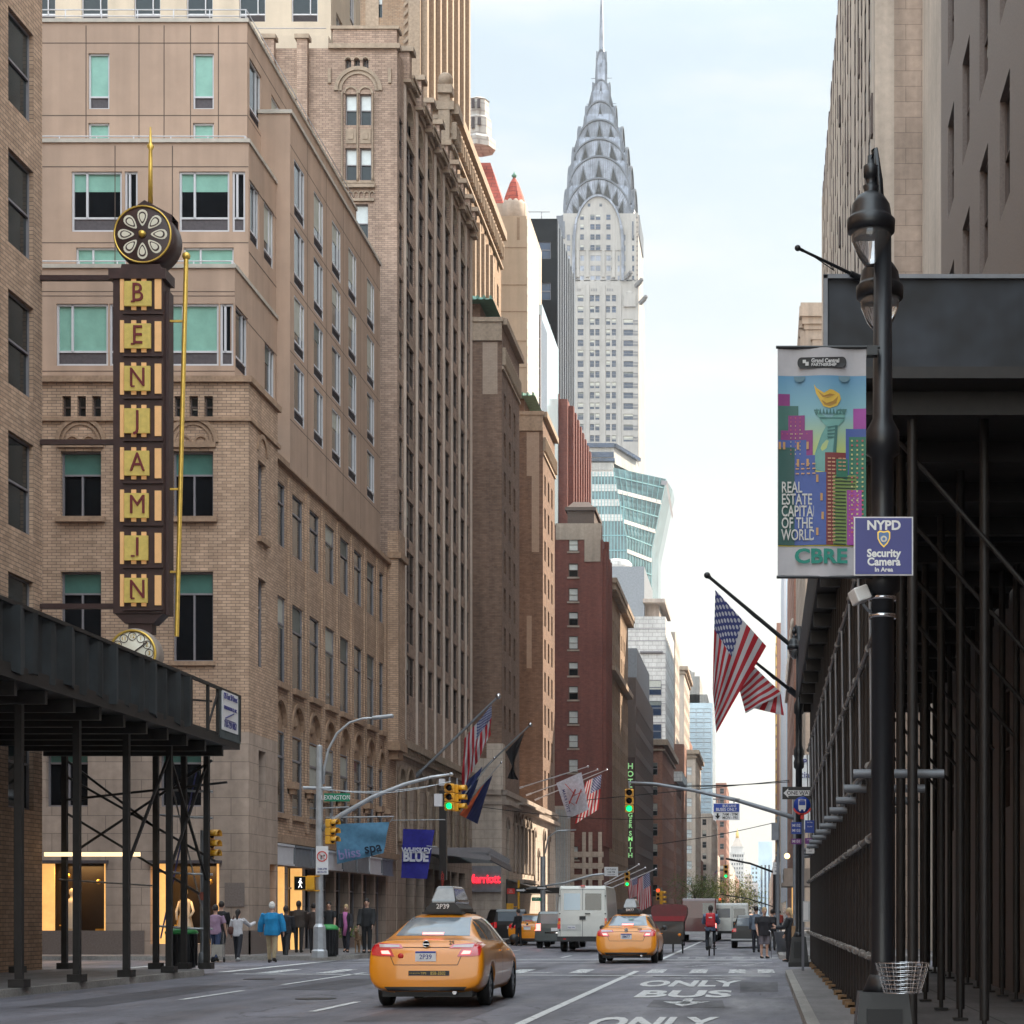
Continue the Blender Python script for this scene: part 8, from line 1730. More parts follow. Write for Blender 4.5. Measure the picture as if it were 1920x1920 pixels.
q = MB(); q.bar((c[0] - .03, c[1] + .002, c[2] - .1), (c[0] - .03, c[1] + .002, c[2] + .03), .03, .004); q.bar((c[0] - .04, c[1] + .002, c[2] + .03), (c[0] + .06, c[1] + .002, c[2] + .03), .03, .004); q.add([(c[0] + .05, c[1], c[2] + .07), (c[0] + .05, c[1], c[2] - .01), (c[0] + .10, c[1], c[2] + .03)], [(0, 1, 2)]); part(nt_, 'arrow', q, m_['black_matte'])
wk = empty('walk_signal', tuple(P(570, 1656, yy)), 'yellow pedestrian signal showing a white walking figure on the corner pole', 'traffic light')
p = P(568, 1656, yy - .25); q = MB(); q.box(p.x - .28, p.y, p.z - .22, p.x + .1, p.y + .25, p.z + .22); q.box(p.x + .1, p.y + .02, p.z - .2, p.x + .34, p.y + .2, p.z + .2); q.box(p.x + .1, p.y + .1, p.z + .2, p.x + .5, p.y + .14, p.z + .24); q.box(p.x + .1, p.y + .1, p.z - .25, p.x + .5, p.y + .14, p.z - .21); part(wk, 'housing', q, m_['signal_yellow'])
q = MB(); q.box(p.x - .26, p.y - .01, p.z - .2, p.x + .08, p.y, p.z + .2); part(wk, 'face', q, m_['glass_dark'])
q = MB(); x, z = p.x - .08, p.z; b_ = p.y - .02; q.ball((x + .01, b_, z + .13), .025, 8, sc=(1, .3, 1)); [q.bar((x + a0, b_, z + a1), (x + a2, b_, z + a3), wq, .01) for a0, a1, a2, a3, wq in ((0, .09, 0, -.02, .05), (0, -.02, .05, -.14, .025), (0, -.02, -.05, -.14, .025), (0, .08, .06, .0, .02), (0, .08, -.06, .02, .02))]; part(wk, 'walking_figure', q, m_['light_white'])
signal('traffic_signal', 'yellow signal seen side on beside the left corner pole', 620, 1559, yy, .8, None, R(62))
signal('traffic_signal', 'yellow signal with green light at the end of the long left arm', 843, 1494, yy, .86, 'green')
signal('traffic_signal', 'yellow signal of the pair on the left arm, turned sideways', 857, 1496, yy + .3, .86, None, R(80))
signal('traffic_signal', 'yellow signal turned sideways behind the left scaffold', 392, 1583, 46.9, .75, None, R(75))
sp_ = empty('signal_pole', (P(381, 0, 46.8).x, 46.8, .15), 'grey pole standing among the left scaffold posts with a red notice', 'street pole')
q = MB(); x = P(381, 0, 46.8).x; q.cyl((x, 46.8, .5), (x, 46.8, 3.6), .075, n=10); q.lathe([(.14, .15), (.12, .5), (.08, .55)], (x, 46.8, 0), 8); part(sp_, 'pole', q, m_['metal_grey']); q = MB(); q.box(x - .09, 46.7, 1.85, x + .07, 46.72, 2.05); part(sp_, 'notice', q, mat('notice_red', (.45, .12, .08), .6))
bx = empty('control_box', tuple(P(815, 1485, 60)), 'pale grey control box pair beside the left arm signal', 'box'); q = MB(); p = P(821, 1500, 60); q.box(p.x - .12, 60, p.z - .2, p.x + .12, 60.2, p.z + .2); p = P(828, 1466, 60); q.box(p.x - .09, 60, p.z - .12, p.x + .09, 60.2, p.z + .1); part(bx, 'box', q, m_['frame_white'])
bs_ = empty('blade_sign', tuple(P(829, 1560, 89)), 'tall dark blade sign post on the hotel front with red lettering', 'sign'); q = MB(); a = P(830, 1650, 89); b = P(830, 1482, 89); q.box(a.x - .17, 89, a.z, a.x + .17, 89.3, b.z); part(bs_, 'post', q, m_['shop_black']); q = MB(); [put_text(q, c_, (a.x, 88.97, P(0, 1636 + 5.2 * k, 89).z), .17, 0, .01) for k, c_ in enumerate('LOUNGE')]; part(bs_, 'letters', q, m_['sign_redp'])
# right mast arm with bus lane sign
yy = 62.0
Ra = empty('signal_mast', (1.05, yy, .15), 'long grey signal arm reaching over the bus lane from the right', 'street pole')
q = MB(); q.tube([P(1178, 1467, yy), P(1230, 1470, yy), P(1300, 1482, yy), P(1380, 1500, yy), P(1440, 1518, yy), P(1492, 1534, yy)], [.04, .05, .06, .07, .08, .085], 10); part(Ra, 'signal_arm', q, m_['metal_grey'])
q = MB(); q.cyl((1.1, yy, .15), (1.1, yy, 5.6), .1, n=10); part(Ra, 'pole', q, m_['metal_grey'])
signal('traffic_signal', 'yellow signal with green light hanging at the tip of the right arm', 1180, 1501, yy - .1, .80, 'green')
bl = empty('bus_lane_sign', tuple(P(1362, 1522, yy)), 'blue and white bus lane sign hanging under the right arm', 'sign'); p = P(1362, 1522, yy - .15)
text_plate(bl, 'plate', p.x, p.y, p.z, .88, .56, 'sign_white', [('7AM - 7PM', .12, -.09, .13, .004), ('MON - FRI', .12, -.2, .13, .004)], 'black_matte')
text_plate(bl, 'blue_panel', p.x, p.y - .012, p.z + .13, .84, .27, 'sign_blue', [('BUS LANE', .1, .06, .12, .004), ('BUSES ONLY', 0, -.06, .145, .006)], 'sign_white')
q = MB(); q.bar((p.x - .29, p.y - .02, p.z - .05), (p.x - .29, p.y - .02, p.z - .17), .06, .01); q.add([(p.x - .38, p.y - .02, p.z - .13), (p.x - .20, p.y - .02, p.z - .13), (p.x - .29, p.y - .02, p.z - .24)], [(0, 1, 2)]); part(bl, 'arrow', q, m_['black_matte'])
q = MB(); q.bar((p.x - .44, p.y + .05, p.z + .42), (p.x + .44, p.y + .05, p.z + .42), .04); [q.cyl((p.x + s * .25, p.y + .03, p.z + .28), (p.x + s * .25, p.y + .03, p.z + .44), .02, n=6) for s in (-1, 1)]; part(bl, 'hanger', q, m_['metal_grey'])
# signs on the far right lamp post
ow = empty('one_way_sign', tuple(P(1490, 1487, 47.8)), 'black and white one way arrow sign on the far right lamp post', 'sign'); p = P(1494, 1487, 47.75)
text_plate(ow, 'plate', p.x, p.y, p.z, .74, .32, 'black_paint', None, None)
q = MB(); z = p.z; x = p.x; yq = p.y - .006; q.add([(x - .34, yq, z), (x - .22, yq, z + .12), (x - .22, yq, z + .07), (x + .34, yq, z + .07), (x + .34, yq, z - .07), (x - .22, yq, z - .07), (x - .22, yq, z - .12)], [(0, 6, 5, 4, 3, 2, 1)]); ar = part(ow, 'arrow', q, m_['sign_white'])
q = MB(); put_text(q, 'ONE WAY', (x + .06, yq - .004, z), .135, 0, .01, ext=.002); q.build('lettering', m_['black_matte'], ar)
bp_ = empty('bus_stop_sign', tuple(P(1505, 1560, 44.5)), 'round blue bus stop sign with route plates on its own post', 'sign'); yb = 44.5; X = lambda x: P(x, 0, yb).x; Z = lambda y: z_at(y, yb)
q = MB(); q.box(X(1503), yb, .15, X(1508), yb + .05, Z(1490)); part(bp_, 'post', q, m_['frame_steel'])
q = MB(); q.lathe([(.001, -.03), (.205, -.03), (.205, -.01)], (X(1504), yb, Z(1510)), 28, 0, True, 'Y'); part(bp_, 'disc', q, m_['sign_blue'])
q = MB(); c = (X(1504), yb - .035, Z(1510)); [q.add([(c[0] + r_ * math.cos(a), c[1], c[2] + r_ * math.sin(a)) for a, r_ in ((R(200 + 14 * i), .19), (R(214 + 14 * i), .19), (R(214 + 14 * i), .235), (R(200 + 14 * i), .235))], [(0, 1, 2, 3)]) for i in range(10)]; q.bar((c[0], c[1] + .01, c[2] - .2), (c[0], c[1] + .01, c[2] - .33), .08, .02); part(bp_, 'red_crescent', q, m_['sign_redp'])
q = MB(); x, y_, z = c; q.box(x - .09, y_ - .005, z - .1, x + .09, y_, z + .14, 0); q.box(x - .075, y_ - .01, z + .0, x + .075, y_ - .005, z + .1, 1); q.box(x - .07, y_ - .005, z - .14, x - .03, y_, z - .1, 0); q.box(x + .03, y_ - .005, z - .14, x + .07, y_, z - .1, 0); q.box(x - .06, y_ - .01, z + .11, x + .06, y_ - .005, z + .13, 1); part(bp_, 'bus_symbol', q, [m_['sign_white'], m_['sign_blue']])
text_plate(bp_, 'route_plate', X(1493), yb - .1, Z(1553), .24, .28, 'sign_blue', [('M102', 0, .06, .10, .006), ('M103', 0, -.06, .10, .006)], 'sign_white'); text_plate(bp_, 'route_plate', X(1493), yb - .1, Z(1578), .24, .13, 'sign_purple', [('M101', 0, 0, .10, .006)], 'sign_white')
text_plate(bp_, 'route_plate', X(1518), yb - .06, Z(1550), .22, .30, 'sign_blue', [('East Village', 0, .10, .035, .002), ('City Hall', 0, 0, .04, .002)], 'sign_white'); text_plate(bp_, 'route_plate', X(1518), yb - .06, Z(1577), .22, .14, 'sign_purple', [('East Village', 0, .03, .035, .002)], 'sign_white'); text_plate(bp_, 'notice_plate', X(1519), yb - .06, Z(1594), .2, .16, 'sign_white', [('LIMITED', 0, .03, .035, .002), ('STOP', 0, -.03, .035, .002)], 'black_matte')
bt = empty('bus_timetable', (X(1511), 44.2, .9), 'white boxed bus timetable on the post beside the scaffold', 'sign'); q = MB(); q.box(X(1505), 44.1, Z(1728), X(1518), 44.2, Z(1690)); part(bt, 'frame', q, m_['metal_silver']); q = MB(); q.box(X(1506), 44.09, Z(1725), X(1515), 44.1, Z(1692)); part(bt, 'sheet', q, m_['sign_white'])
# bins with green lids
def bin_(label, x, y, r=.3):
  o = empty('litter_bin', (x, y, .15), label, 'bin', 'black bins with green lids'); q = MB(); q.lathe([(r * .92, .15), (r, .3), (r, 1.0), (r * 1.04, 1.02)], (x, y, 0), 20)
  for i in range(20): a = 2 * math.pi * i / 20; q.bar((x + r * 1.03 * math.cos(a), y + r * 1.03 * math.sin(a), .2), (x + r * 1.03 * math.cos(a), y + r * 1.03 * math.sin(a), 1.0), .03, .02)
  part(o, 'basket', q, m_['black_paint']); q = MB(); q.lathe([(r * 1.1, 1.0), (r * 1.14, 1.05), (r * .9, 1.14), (r * .5, 1.18), (r * .45, 1.12)], (x, y, 0), 20); part(o, 'lid', q, mat('lid_green', (.03, .26, .06), .35)); return o
bin_('black bin with bright green lid among the left scaffold posts', -14.6, 46.9, .36); bin_('black bin with green lid right of the grey corner pole', P(615, 0, 59.4).x, 59.4, .30)
cg = empty('planter', (-14.6, 66.5, .15), 'low dark planter box with green leaves by the brown facade', 'planter'); q = MB(); q.box(-17.2, 74, .15, -16.6, 76, .55); part(cg, 'box', q, m_['granite'])
q = MB(); g_ = random.Random(2)
for i in range(160): x, y, z = g_.uniform(-17.25, -16.5), g_.uniform(73.9, 76.1), g_.uniform(.5, .95); q.add([(x, y, z), (x + .08, y + .02, z + .05), (x + .03, y, z + .1)], [(0, 1, 2)])
part(cg, 'leaves', q, m_['leaf'])
# far signals, arms, small signs
for k, (ax, ay, bx_, by_, d, lb) in enumerate(((1361, 1610, 1452, 1636, 128, 'thin dark signal arm over the street one crossing ahead'), (1352, 1677, 1450, 1700, 250, 'smaller dark signal arm two crossings ahead'), (1383, 1697, 1425, 1707, 340, 'tiny dark signal arm farthest down the street'))):
  o = empty('signal_mast', tuple(P(bx_, by_, d)), lb, 'street pole', 'far signal arms'); q = MB(); q.tube([P(ax, ay, d), P((ax + bx_) / 2, (ay + by_) / 2 - 4, d), P(bx_, by_, d)], .08, 6); part(o, 'arm', q, m_['black_paint']); q = MB(); q.cyl((P(bx_, 0, d).x, d, .1), P(bx_, by_ - 6, d), .1, n=8); part(o, 'pole', q, m_['black_paint'])
signal('traffic_signal', 'small signal with green light under the first far arm', 1361, 1634, 127.8, .95, 'green'); signal('traffic_signal', 'small red signal under the second far arm', 1350, 1692, 249, 1.3, 'red'); signal('traffic_signal', 'tiny red signal beyond the white van', 1383, 1706, 339, 1.2, 'red')
signal('traffic_signal', 'signal with green light above the second taxi', 1176, 1648, 116, .95, 'green'); signal('traffic_signal', 'red light of the pair above the pedicab', 1234, 1677, 125, .8, 'red'); signal('traffic_signal', 'yellow side view signal of the pair above the pedicab', 1241, 1683, 125.4, .95, None, R(80))
o = empty('signal_mast', (P(1018, 0, 112).x, 112, .15), 'grey pole and long arm behind the white delivery van', 'street pole'); q = MB(); a = P(1018, 1655, 112); q.cyl((a.x, 112, .1), P(1018, 1606, 112), .16, n=8); part(o, 'pole', q, m_['metal_silver']); q = MB(); q.tube([P(980, 1668, 112), P(1060, 1655, 112), P(1110, 1641, 112), P(1176, 1634, 112)], .07, 6); q.tube([P(1022, 1600, 112), P(1028, 1570, 112), P(1045, 1558, 112), P(1080, 1556, 112)], .05, 6); part(o, 'arm', q, m_['metal_silver'])
o = empty('lane_sign', tuple(P(1146, 1634, 111.8)), 'small white sign on the arm over the white delivery van', 'sign'); p = P(1146, 1634, 111.7); text_plate(o, 'plate', p.x, p.y, p.z, .82, .55, 'sign_white', [('NO TURNS', 0, .12, .13, .004), ('7AM-7PM', 0, -.04, .13, .004), ('EXCEPT BUSES', 0, -.18, .08, .003)], 'black_matte')
for k, (px_, py_, lb) in enumerate(((977, 1669, 'small one way arrow sign left of the pole behind the van'), (1016, 1665, 'small one way arrow sign on the pole behind the van'))):
  o = empty('one_way_sign', tuple(P(px_, py_, 111)), lb, 'sign', 'small one way signs'); p = P(px_, py_, 111); text_plate(o, 'plate', p.x, p.y, p.z, .62, .24, 'black_paint', None, None); q = MB(); x, z = p.x, p.z; q.add([(x - .27, 110.98, z + .05), (x + .12, 110.98, z + .05), (x + .12, 110.98, z + .09), (x + .28, 110.98, z), (x + .12, 110.98, z - .09), (x + .12, 110.98, z - .05), (x - .27, 110.98, z - .05)], [tuple(range(7))]); part(o, 'arrow', q, m_['sign_white'])
o = empty('street_sign', tuple(P(1006, 1686, 110)), 'small green street name sign left of the white delivery van', 'sign'); p = P(1006, 1686, 110); text_plate(o, 'plate', p.x, p.y, p.z, .55, .22, 'sign_green', [('E 49 ST', 0, 0, .13, .004)], 'sign_white')
o = empty('red_sign', tuple(P(958, 1671, 120)), 'small red sign on the black hoarding beside the brown hotel', 'sign'); p = P(958, 1671, 120); text_plate(o, 'plate', p.x, p.y, p.z, .5, .35, 'sign_redp', [('NO', 0, .06, .12, .004), ('PARKING', 0, -.06, .08, .003)], 'sign_white')
o = empty('walk_signal', tuple(P(956, 1700, 112)), 'yellow pedestrian signal left of the small taxi', 'traffic light'); p = P(956, 1700, 112); q = MB(); q.box(p.x - .2, 112, p.z - .2, p.x + .2, 112.3, p.z + .2); q.cyl((p.x + .5, 112.2, .1), (p.x + .5, 112.2, p.z + 1.6), .07, n=8); q.bar((p.x, 112.2, p.z), (p.x + .5, 112.2, p.z), .05); part(o, 'housing', q, m_['signal_yellow'])
o = empty('direction_sign', tuple(P(1456, 1628, 92)), 'grey parking sign on the pole at the far right pavement', 'sign'); p = P(1456, 1628, 92); text_plate(o, 'plate', p.x, p.y, p.z, .36, .6, 'sign_white', [('NO', 0, .15, .1, .004), ('STANDING', 0, .03, .06, .003), ('BUS', 0, -.15, .12, .006)], 'black_matte'); q = MB(); q.cyl((p.x, 92.1, .1), (p.x, 92.1, p.z + .6), .05, n=8); part(o, 'pole', q, m_['metal_grey'])
o = empty('signal_box', tuple(P(1454, 1560, 70)), 'grey control box high on the right pole', 'box'); p = P(1454, 1560, 70); q = MB(); q.box(p.x - .15, 70, p.z - .3, p.x + .12, 70.3, p.z + .35); q.cyl((p.x + .1, 70.2, .1), (p.x + .1, 70.2, p.z + .6), .06, n=8); part(o, 'box', q, m_['metal_grey'])
o = empty('litter_basket', (P(1468, 0, 67).x, 67, .15), 'grey metal litter basket between the standing man and the woman', 'basket'); q = MB(); x = P(1468, 0, 67).x; q.lathe([(.2, .15), (.32, .85), (.34, .87)], (x, 67, 0), 16); part(o, 'basket', q, m_['metal_grey'])
# overhead cables
for k, (a, b, sag) in enumerate((((600, 1478, 58), (846, 1465, 58), .25), ((605, 1481, 58), (838, 1468, 60), .15), ((1190, 1468, 62), (1480, 1466, 62), .1), ((1190, 1472, 62), (1480, 1463, 62), .12), ((1100, 1500, 90), (1480, 1463, 90), -.0), ((866, 1508, 110), (1380, 1530, 110), .5), ((1230, 1583, 100), (1450, 1543, 100), .1))):
  a, b = P(*a), P(*b); o = empty('overhead_cable', tuple(a), ['upper thin cable running from the left corner pole to its arm', 'lower thin cable from the left corner pole to the signal', 'thin cable above the right arm', 'second thin cable just above the right arm', 'long thin cable crossing behind the right arm', 'long thin cable crossing in front of the brown hotels', 'thin cable rising to the right under the bus lane sign'][k], 'cable', 'overhead cables')
  q = MB(); q.tube([a.lerp(b, t / 12) - Vector((0, 0, sag * math.sin(math.pi * t / 12))) for t in range(13)], .014 if k < 4 else .02, 5); part(o, 'cable', q, m_['metal_silver' if k < 2 else 'black_matte'])
# trees
def tree(name, label, x, y, h, r, lm, seed, n=1500, ls=.35):
  o = empty(name, (x, y, .1), label, 'tree', 'street trees down the avenue'); g_ = random.Random(seed); q = MB(); q.tube([(x, y, .1), (x + .1, y, h * .3), (x - .1, y + .1, h * .6), (x, y, h * .85)], [.2, .15, .1, .04], 8); tips = []
  for k in range(14):
    a = g_.uniform(0, 6.28); el = g_.uniform(.2, 1.2); L_ = r * g_.uniform(.6, 1.1); z0 = h * g_.uniform(.3, .7); t = Vector((x + L_ * math.cos(a) * math.cos(el), y + L_ * math.sin(a) * math.cos(el), z0 + L_ * math.sin(el))); q.tube([(x, y, z0), ((x + t.x) / 2, (y + t.y) / 2, (z0 + t.z) / 2 + .2), t], [.06, .04, .015], 5); tips.append(t)
  part(o, 'trunk', q, m_['bark']); q = MB()
  for i in range(n):
    t = g_.choice(tips); p = t + Vector((g_.gauss(0, 1), g_.gauss(0, 1), g_.gauss(0, .8))) * r * .28; a = Vector((g_.uniform(-1, 1), g_.uniform(-1, 1), g_.uniform(-1, 1))) * ls; b = Vector((g_.uniform(-1, 1), g_.uniform(-1, 1), g_.uniform(-1, 1))) * ls * .6
    q.add([p, p + a, p + b], [(0, 1, 2)])
  part(o, 'crown', q, m_[lm])
tree('street_tree', 'green leafed street tree beyond the pedicab on the left', P(1303, 0, 235).x, 235, 6.2, 3.0, 'leaf', 1, 2600, .22); tree('street_tree', 'smaller green tree just right of the leafy one', P(1322, 0, 262).x, 262, 4.2, 2.4, 'leaf', 4, 1500, .22)
tree('street_tree', 'yellow green sunlit tree behind the white van', P(1375, 0, 520).x, 520, 7, 7, 'leaf_lit', 2, 2600, .5); tree('street_tree', 'yellow green tree farther down the street', P(1392, 0, 600).x, 600, 5.5, 6, 'leaf_lit', 3, 2000, .5)

# ================================================================ people
def loft(mb, pts, rad, n=10, m=0):
  """elliptical loft: rad = [(side, depth)]"""
  pts = [Vector(p) for p in pts]; k = len(pts); vs = []
  for i, p in enumerate(pts):
    t = (pts[min(i + 1, k - 1)] - pts[max(i - 1, 0)]).normalized(); x = Vector((1, 0, 0)); x = (x - t * x.dot(t)).normalized(); y = t.cross(x)
    a, b = rad[i] if isinstance(rad[i], tuple) else (rad[i], rad[i])
    vs += [p + x * (a * math.cos(2 * math.pi * j / n)) + y * (b * math.sin(2 * math.pi * j / n)) for j in range(n)]
  mb.add(vs, [(i * n + j, i * n + (j + 1) % n, (i + 1) * n + (j + 1) % n, (i + 1) * n + j) for i in range(k - 1) for j in range(n)] + [tuple(reversed(range(n))), tuple(range((k - 1) * n, k * n))], m, True)
RM = lambda v: [('REMESH', dict(mode='VOXEL', voxel_size=v, use_smooth_shade=True)), ('SMOOTH', dict(factor=.5, iterations=2))]
def person(label, x, y, rz=0, h=1.74, z=.15, top=(.02, .02, .02), legs=(.02, .02, .03), shoes=(.02, .018, .016), hair='hair_dark', skin='skin', sleeve='long', hem=.86, legtype='trousers', stride=.12, arms=((.06, .0, .1), (.06, .0, .1)), wide=1., hairlen=0, jacket=1.0, sit=0, group='people walking on the left pavement', lean=0.):
  s = h / 1.75; o = empty('person', (x, y, z), label, 'person', group, rz); o.scale = (s, s, s)
  hipz = .93; W = wide
  def leg(sd, st):
    if sit: return [(sd * .10 * W, 0, hipz), (sd * .13, .30 if sd > 0 else .22, hipz - (.08 if sd > 0 else .36)), (sd * .13, .12 if sd > 0 else .1, .46 if sd > 0 else .28), (sd * .13, .25, .38 if sd > 0 else .16)]
    return [(sd * .09 * W, 0, hipz), (sd * .095, st * .75, .50), (sd * .09, st * (1.2 if st > 0 else 1.9), .09 + (.05 if st < -.05 else 0)), (sd * .1, st * (1.2 if st > 0 else 1.9) + .15, .045)]
  LG = [leg(-1, stride), leg(1, -stride)]
  def arm(sd, a):
    fwd, out, bend = a; sh = Vector((sd * .185 * W, lean * .45, 1.43)); el = sh + Vector((sd * (.04 + out), fwd, -.28 if fwd < .25 else -.2)); wr = el + Vector((sd * out * .4, fwd * .6 + bend, -.24 + (abs(bend) * 1.1 if bend > .15 else 0))); return [tuple(sh), tuple(el), tuple(wr)]
  AR = [arm(-1, arms[0]), arm(1, arms[1])]
  hd = Vector((0, .02 + lean * .62, 1.645)); b = MB()
  loft(b, [(0, 0, .88), (0, 0, .98), (0, lean * .1, 1.12), (0, lean * .25, 1.28), (0, lean * .42, 1.42), (0, lean * .5, 1.47)], [(.155 * W, .10 * W), (.165 * W, .115 * W), (.135 * W, .10 * W), (.165 * W, .115 * W), (.17 * W, .09), (.09, .07)])
  loft(b, [(0, lean * .5, 1.43), (0, lean * .55 + .01, 1.55)], [.06, .055]); b.ball(hd, .105, 16, sc=(.78, .95, 1.15)); b.ball(hd + Vector((0, .055, -.045)), .055, 10, sc=(.9, .9, .9)); b.ball(hd + Vector((0, .105, -.005)), .02, 6, sc=(.7, 1, 1.5)); [b.ball(hd + Vector((q * .082, 0, -.005)), .024, 6, sc=(.5, .8, 1.2)) for q in (-1, 1)]
  for L_ in LG: loft(b, L_[:3], [.082, .058, .036]); loft(b, [L_[2], L_[3]], [.04, .035])
  for sd, A in zip((-1, 1), AR):
    loft(b, A, [.052, .042, .03]); w_ = Vector(A[2]); dr = (w_ - Vector(A[1])).normalized(); c = w_ + dr * .05; loft(b, [w_, c, w_ + dr * .09], [(.022, .035), (.022, .042), (.018, .038)])
    for k in range(4): f0 = w_ + dr * .085 + Vector((0, (k - 1.5) * .02, 0)); loft(b, [f0, f0 + dr * .04 + Vector((-sd * .006, 0, 0)), f0 + dr * (.065 + .008 * (1.5 - abs(k - 1.5))) + Vector((-sd * .018, 0, 0))], [.0095, .009, .008], 6)
    f0 = w_ + dr * .03 + Vector((0, .035, 0)); loft(b, [f0, f0 + dr * .03 + Vector((0, .022, 0)), f0 + dr * .055 + Vector((0, .028, 0))], [.011, .01, .009], 6)
  b = bake(b, RM(.0115)); lp(o, 'body', b, m_[skin])
  q = MB(); [q.ball(hd + Vector((e * .033, .088, .008)), .011, 6) for e in (-1, 1)]; lp(o, 'eyes', q, m_['black_matte']); q = MB(); q.box(-.022, hd.y + .098, hd.z - .058, .022, hd.y + .104, hd.z - .052); lp(o, 'mouth', q, m_['sign_red'])
  q = MB(); q.ball(hd + Vector((0, -.014, .036)), .112, 14, sc=(.84, .96, 1.1));
  if hairlen: loft(q, [hd + Vector((0, -.06, .02)), hd + Vector((0, -.10, -.10)), hd + Vector((0, -.10 - .0 * hairlen, -.10 - hairlen))], [(.08, .05), (.075 if hairlen < .3 else .045, .035), (.05 if hairlen < .3 else .02, .02)])
  if hair: lp(o, 'hair', bake(q, RM(.012)), m_[hair])
  c = MB(); j = .018 * jacket; loft(c, [(0, 0, hem), (0, 0, .96), (0, lean * .1, 1.12), (0, lean * .25, 1.28), (0, lean * .42, 1.42), (0, lean * .48, 1.475)], [((.165 + j) * W, (.115 + j) * W), ((.17 + j) * W, (.12 + j) * W), ((.145 + j) * W, (.112 + j) * W), ((.17 + j) * W, (.122 + j) * W), ((.178 + j) * W, .10 + j), (.085 + j, .075 + j)])
  for A in AR:
    if sleeve == 'long': loft(c, A, [.062 + j, .052 + j, .042 + j])
    elif sleeve == 'short': a0, a1 = Vector(A[0]), Vector(A[1]); loft(c, [a0, a0.lerp(a1, .8)], [.065 + j, .062 + j])
  lp(o, 'top', bake(c, RM(.015)), cloth(top))
  c = MB()
  if legtype == 'shorts': loft(c, [(0, 0, 1.0), (0, 0, .88)], [(.18 * W, .13 * W), (.185 * W, .135 * W)]); [loft(c, [L_[0], Vector(L_[0]).lerp(Vector(L_[1]), 1.02)], [.105, .10]) for L_ in LG]
  else: loft(c, [(0, 0, 1.0), (0, 0, .88)], [(.17 * W, .12 * W), (.165 * W, .12 * W)]); [loft(c, L_[:3], [.096, .072, .058]) for L_ in LG]
  lp(o, 'shorts' if legtype == 'shorts' else 'trousers', bake(c, RM(.015)), cloth(legs))
  for L_ in LG:
    c = MB(); a = Vector(L_[2]); t = Vector(L_[3]); loft(c, [a + Vector((0, -.05, -.045)), a + Vector((0, .0, -.035)), a.lerp(t, .6) + Vector((0, 0, -.01)), t + Vector((0, .02, -.008))], [(.042, .05), (.048, .055), (.05, .04), (.035, .025)]); lp(o, 'shoe', c, cloth(shoes))
  return o
def at(px_, py_, z=.15): d = F * (EYE - z) / (py_ - HY); return (px_ - VX) * d / F, d
K = R(180)
x, y = at(404, 1804, 0); pu = person('person in a lilac shirt and jeans pulling a shopping cart, seen from behind', x, y, 0, 1.76, 0, (.30, .19, .27), (.03, .045, .10), sleeve='short', arms=((.05, .0, .1), (.02, .06, .05)))
ct = empty('shopping_cart', (x + .12, y - .2, 0), 'small wire shopping trolley pulled by the person in lilac', 'cart'); q = MB(); cx, cy = x + .10, y - .25
for a, b in (((-.15, 0, .15), (-.15, 0, .75)), ((.2, 0, .15), (.22, 0, .95)), ((-.15, .2, .15), (-.15, .2, .6)), ((.2, .2, .15), (.2, .2, .6))): q.cyl((cx + a[0], cy + a[1], a[2]), (cx + b[0], cy + b[1], b[2]), .01, n=5)
part(ct, 'frame', q, m_['chrome']); q = MB(); q.box(cx - .14, cy + .0, .18, cx + .19, cy + .2, .55); part(ct, 'bag', q, cloth((.35, .32, .28))); q = MB(); [q.cyl((cx + s, cy + .1, .08), (cx + s + .03, cy + .1, .08), .08, n=14) for s in (-.18, .2)]; part(ct, 'wheels', q, m_['rubber'])
x, y = at(415, 1794); person('person in black walking just beyond the one in lilac', x, y, 0, 1.72, .15, (.015, .014, .016), (.02, .02, .022))
x, y = at(446, 1803, 0); wv = person('person in a white top with a long ponytail waving one hand', x, y, 0, 1.62, 0, (.55, .53, .55), (.018, .018, .025), (.5, .5, .5), hairlen=.38, arms=((.05, .05, .1), (.32, .10, .30)), stride=.16, wide=.92)
q = MB(); q.ball((-.22, -.02, .98), .14, 10, sc=(.8, .5, 1)); q.tube([(-.2, 0, 1.1), (-.12, 0, 1.45), (.02, -.08, 1.4)], .012, 5); q.tube([(-.3, 0, 1.0), (-.12, 0, 1.45)], .012, 5); bg_ = empty('handbag', (x, y, 0), 'brown leather shoulder bag of the person in white', 'bag'); lp(bg_, 'bag', q, cloth((.10, .04, .03)))
x, y = at(510, 1805, 0); person('white haired person in a bright blue jacket and khaki trousers', x, y, 0, 1.84, 0, (.01, .20, .42), (.36, .28, .17), (.04, .03, .03), hair='hair_white', wide=1.15, jacket=2.4, hem=.80, stride=.06, arms=((.02, .08, .05), (.0, .06, .0)))
x, y = at(536, 1799, 0); person('person in black jacket and trousers beside the blue jacket', x, y, 0, 1.74, 0, (.015, .015, .02), (.014, .014, .016), stride=.18, jacket=1.8, skin='skin_dark')
x, y = at(560, 1786); person('heavy set person in dark brown jacket waiting near the pole', x, y, 0, 1.78, .15, (.045, .032, .026), (.03, .025, .025), stride=.03, wide=1.15, jacket=2, skin='skin_dark')
x, y = at(588, 1787); person('person in dark brown half hidden behind the grey pole', x, y, 0, 1.7, .15, (.04, .025, .02), (.02, .018, .02), stride=.03)
x, y = at(617, 1783); person('bearded person in a black shirt standing behind the green lidded bin', x, y, K, 1.78, .15, (.016, .016, .018), (.02, .02, .02), sleeve='short', stride=.02)
x, y = at(649, 1786); sc2 = person('blond person with a long pink scarf and black coat', x, y, K, 1.66, .15, (.02, .018, .022), (.02, .02, .03), hair='hair_blond', hem=.68, stride=.12, hairlen=.2, wide=.9, jacket=1.6)
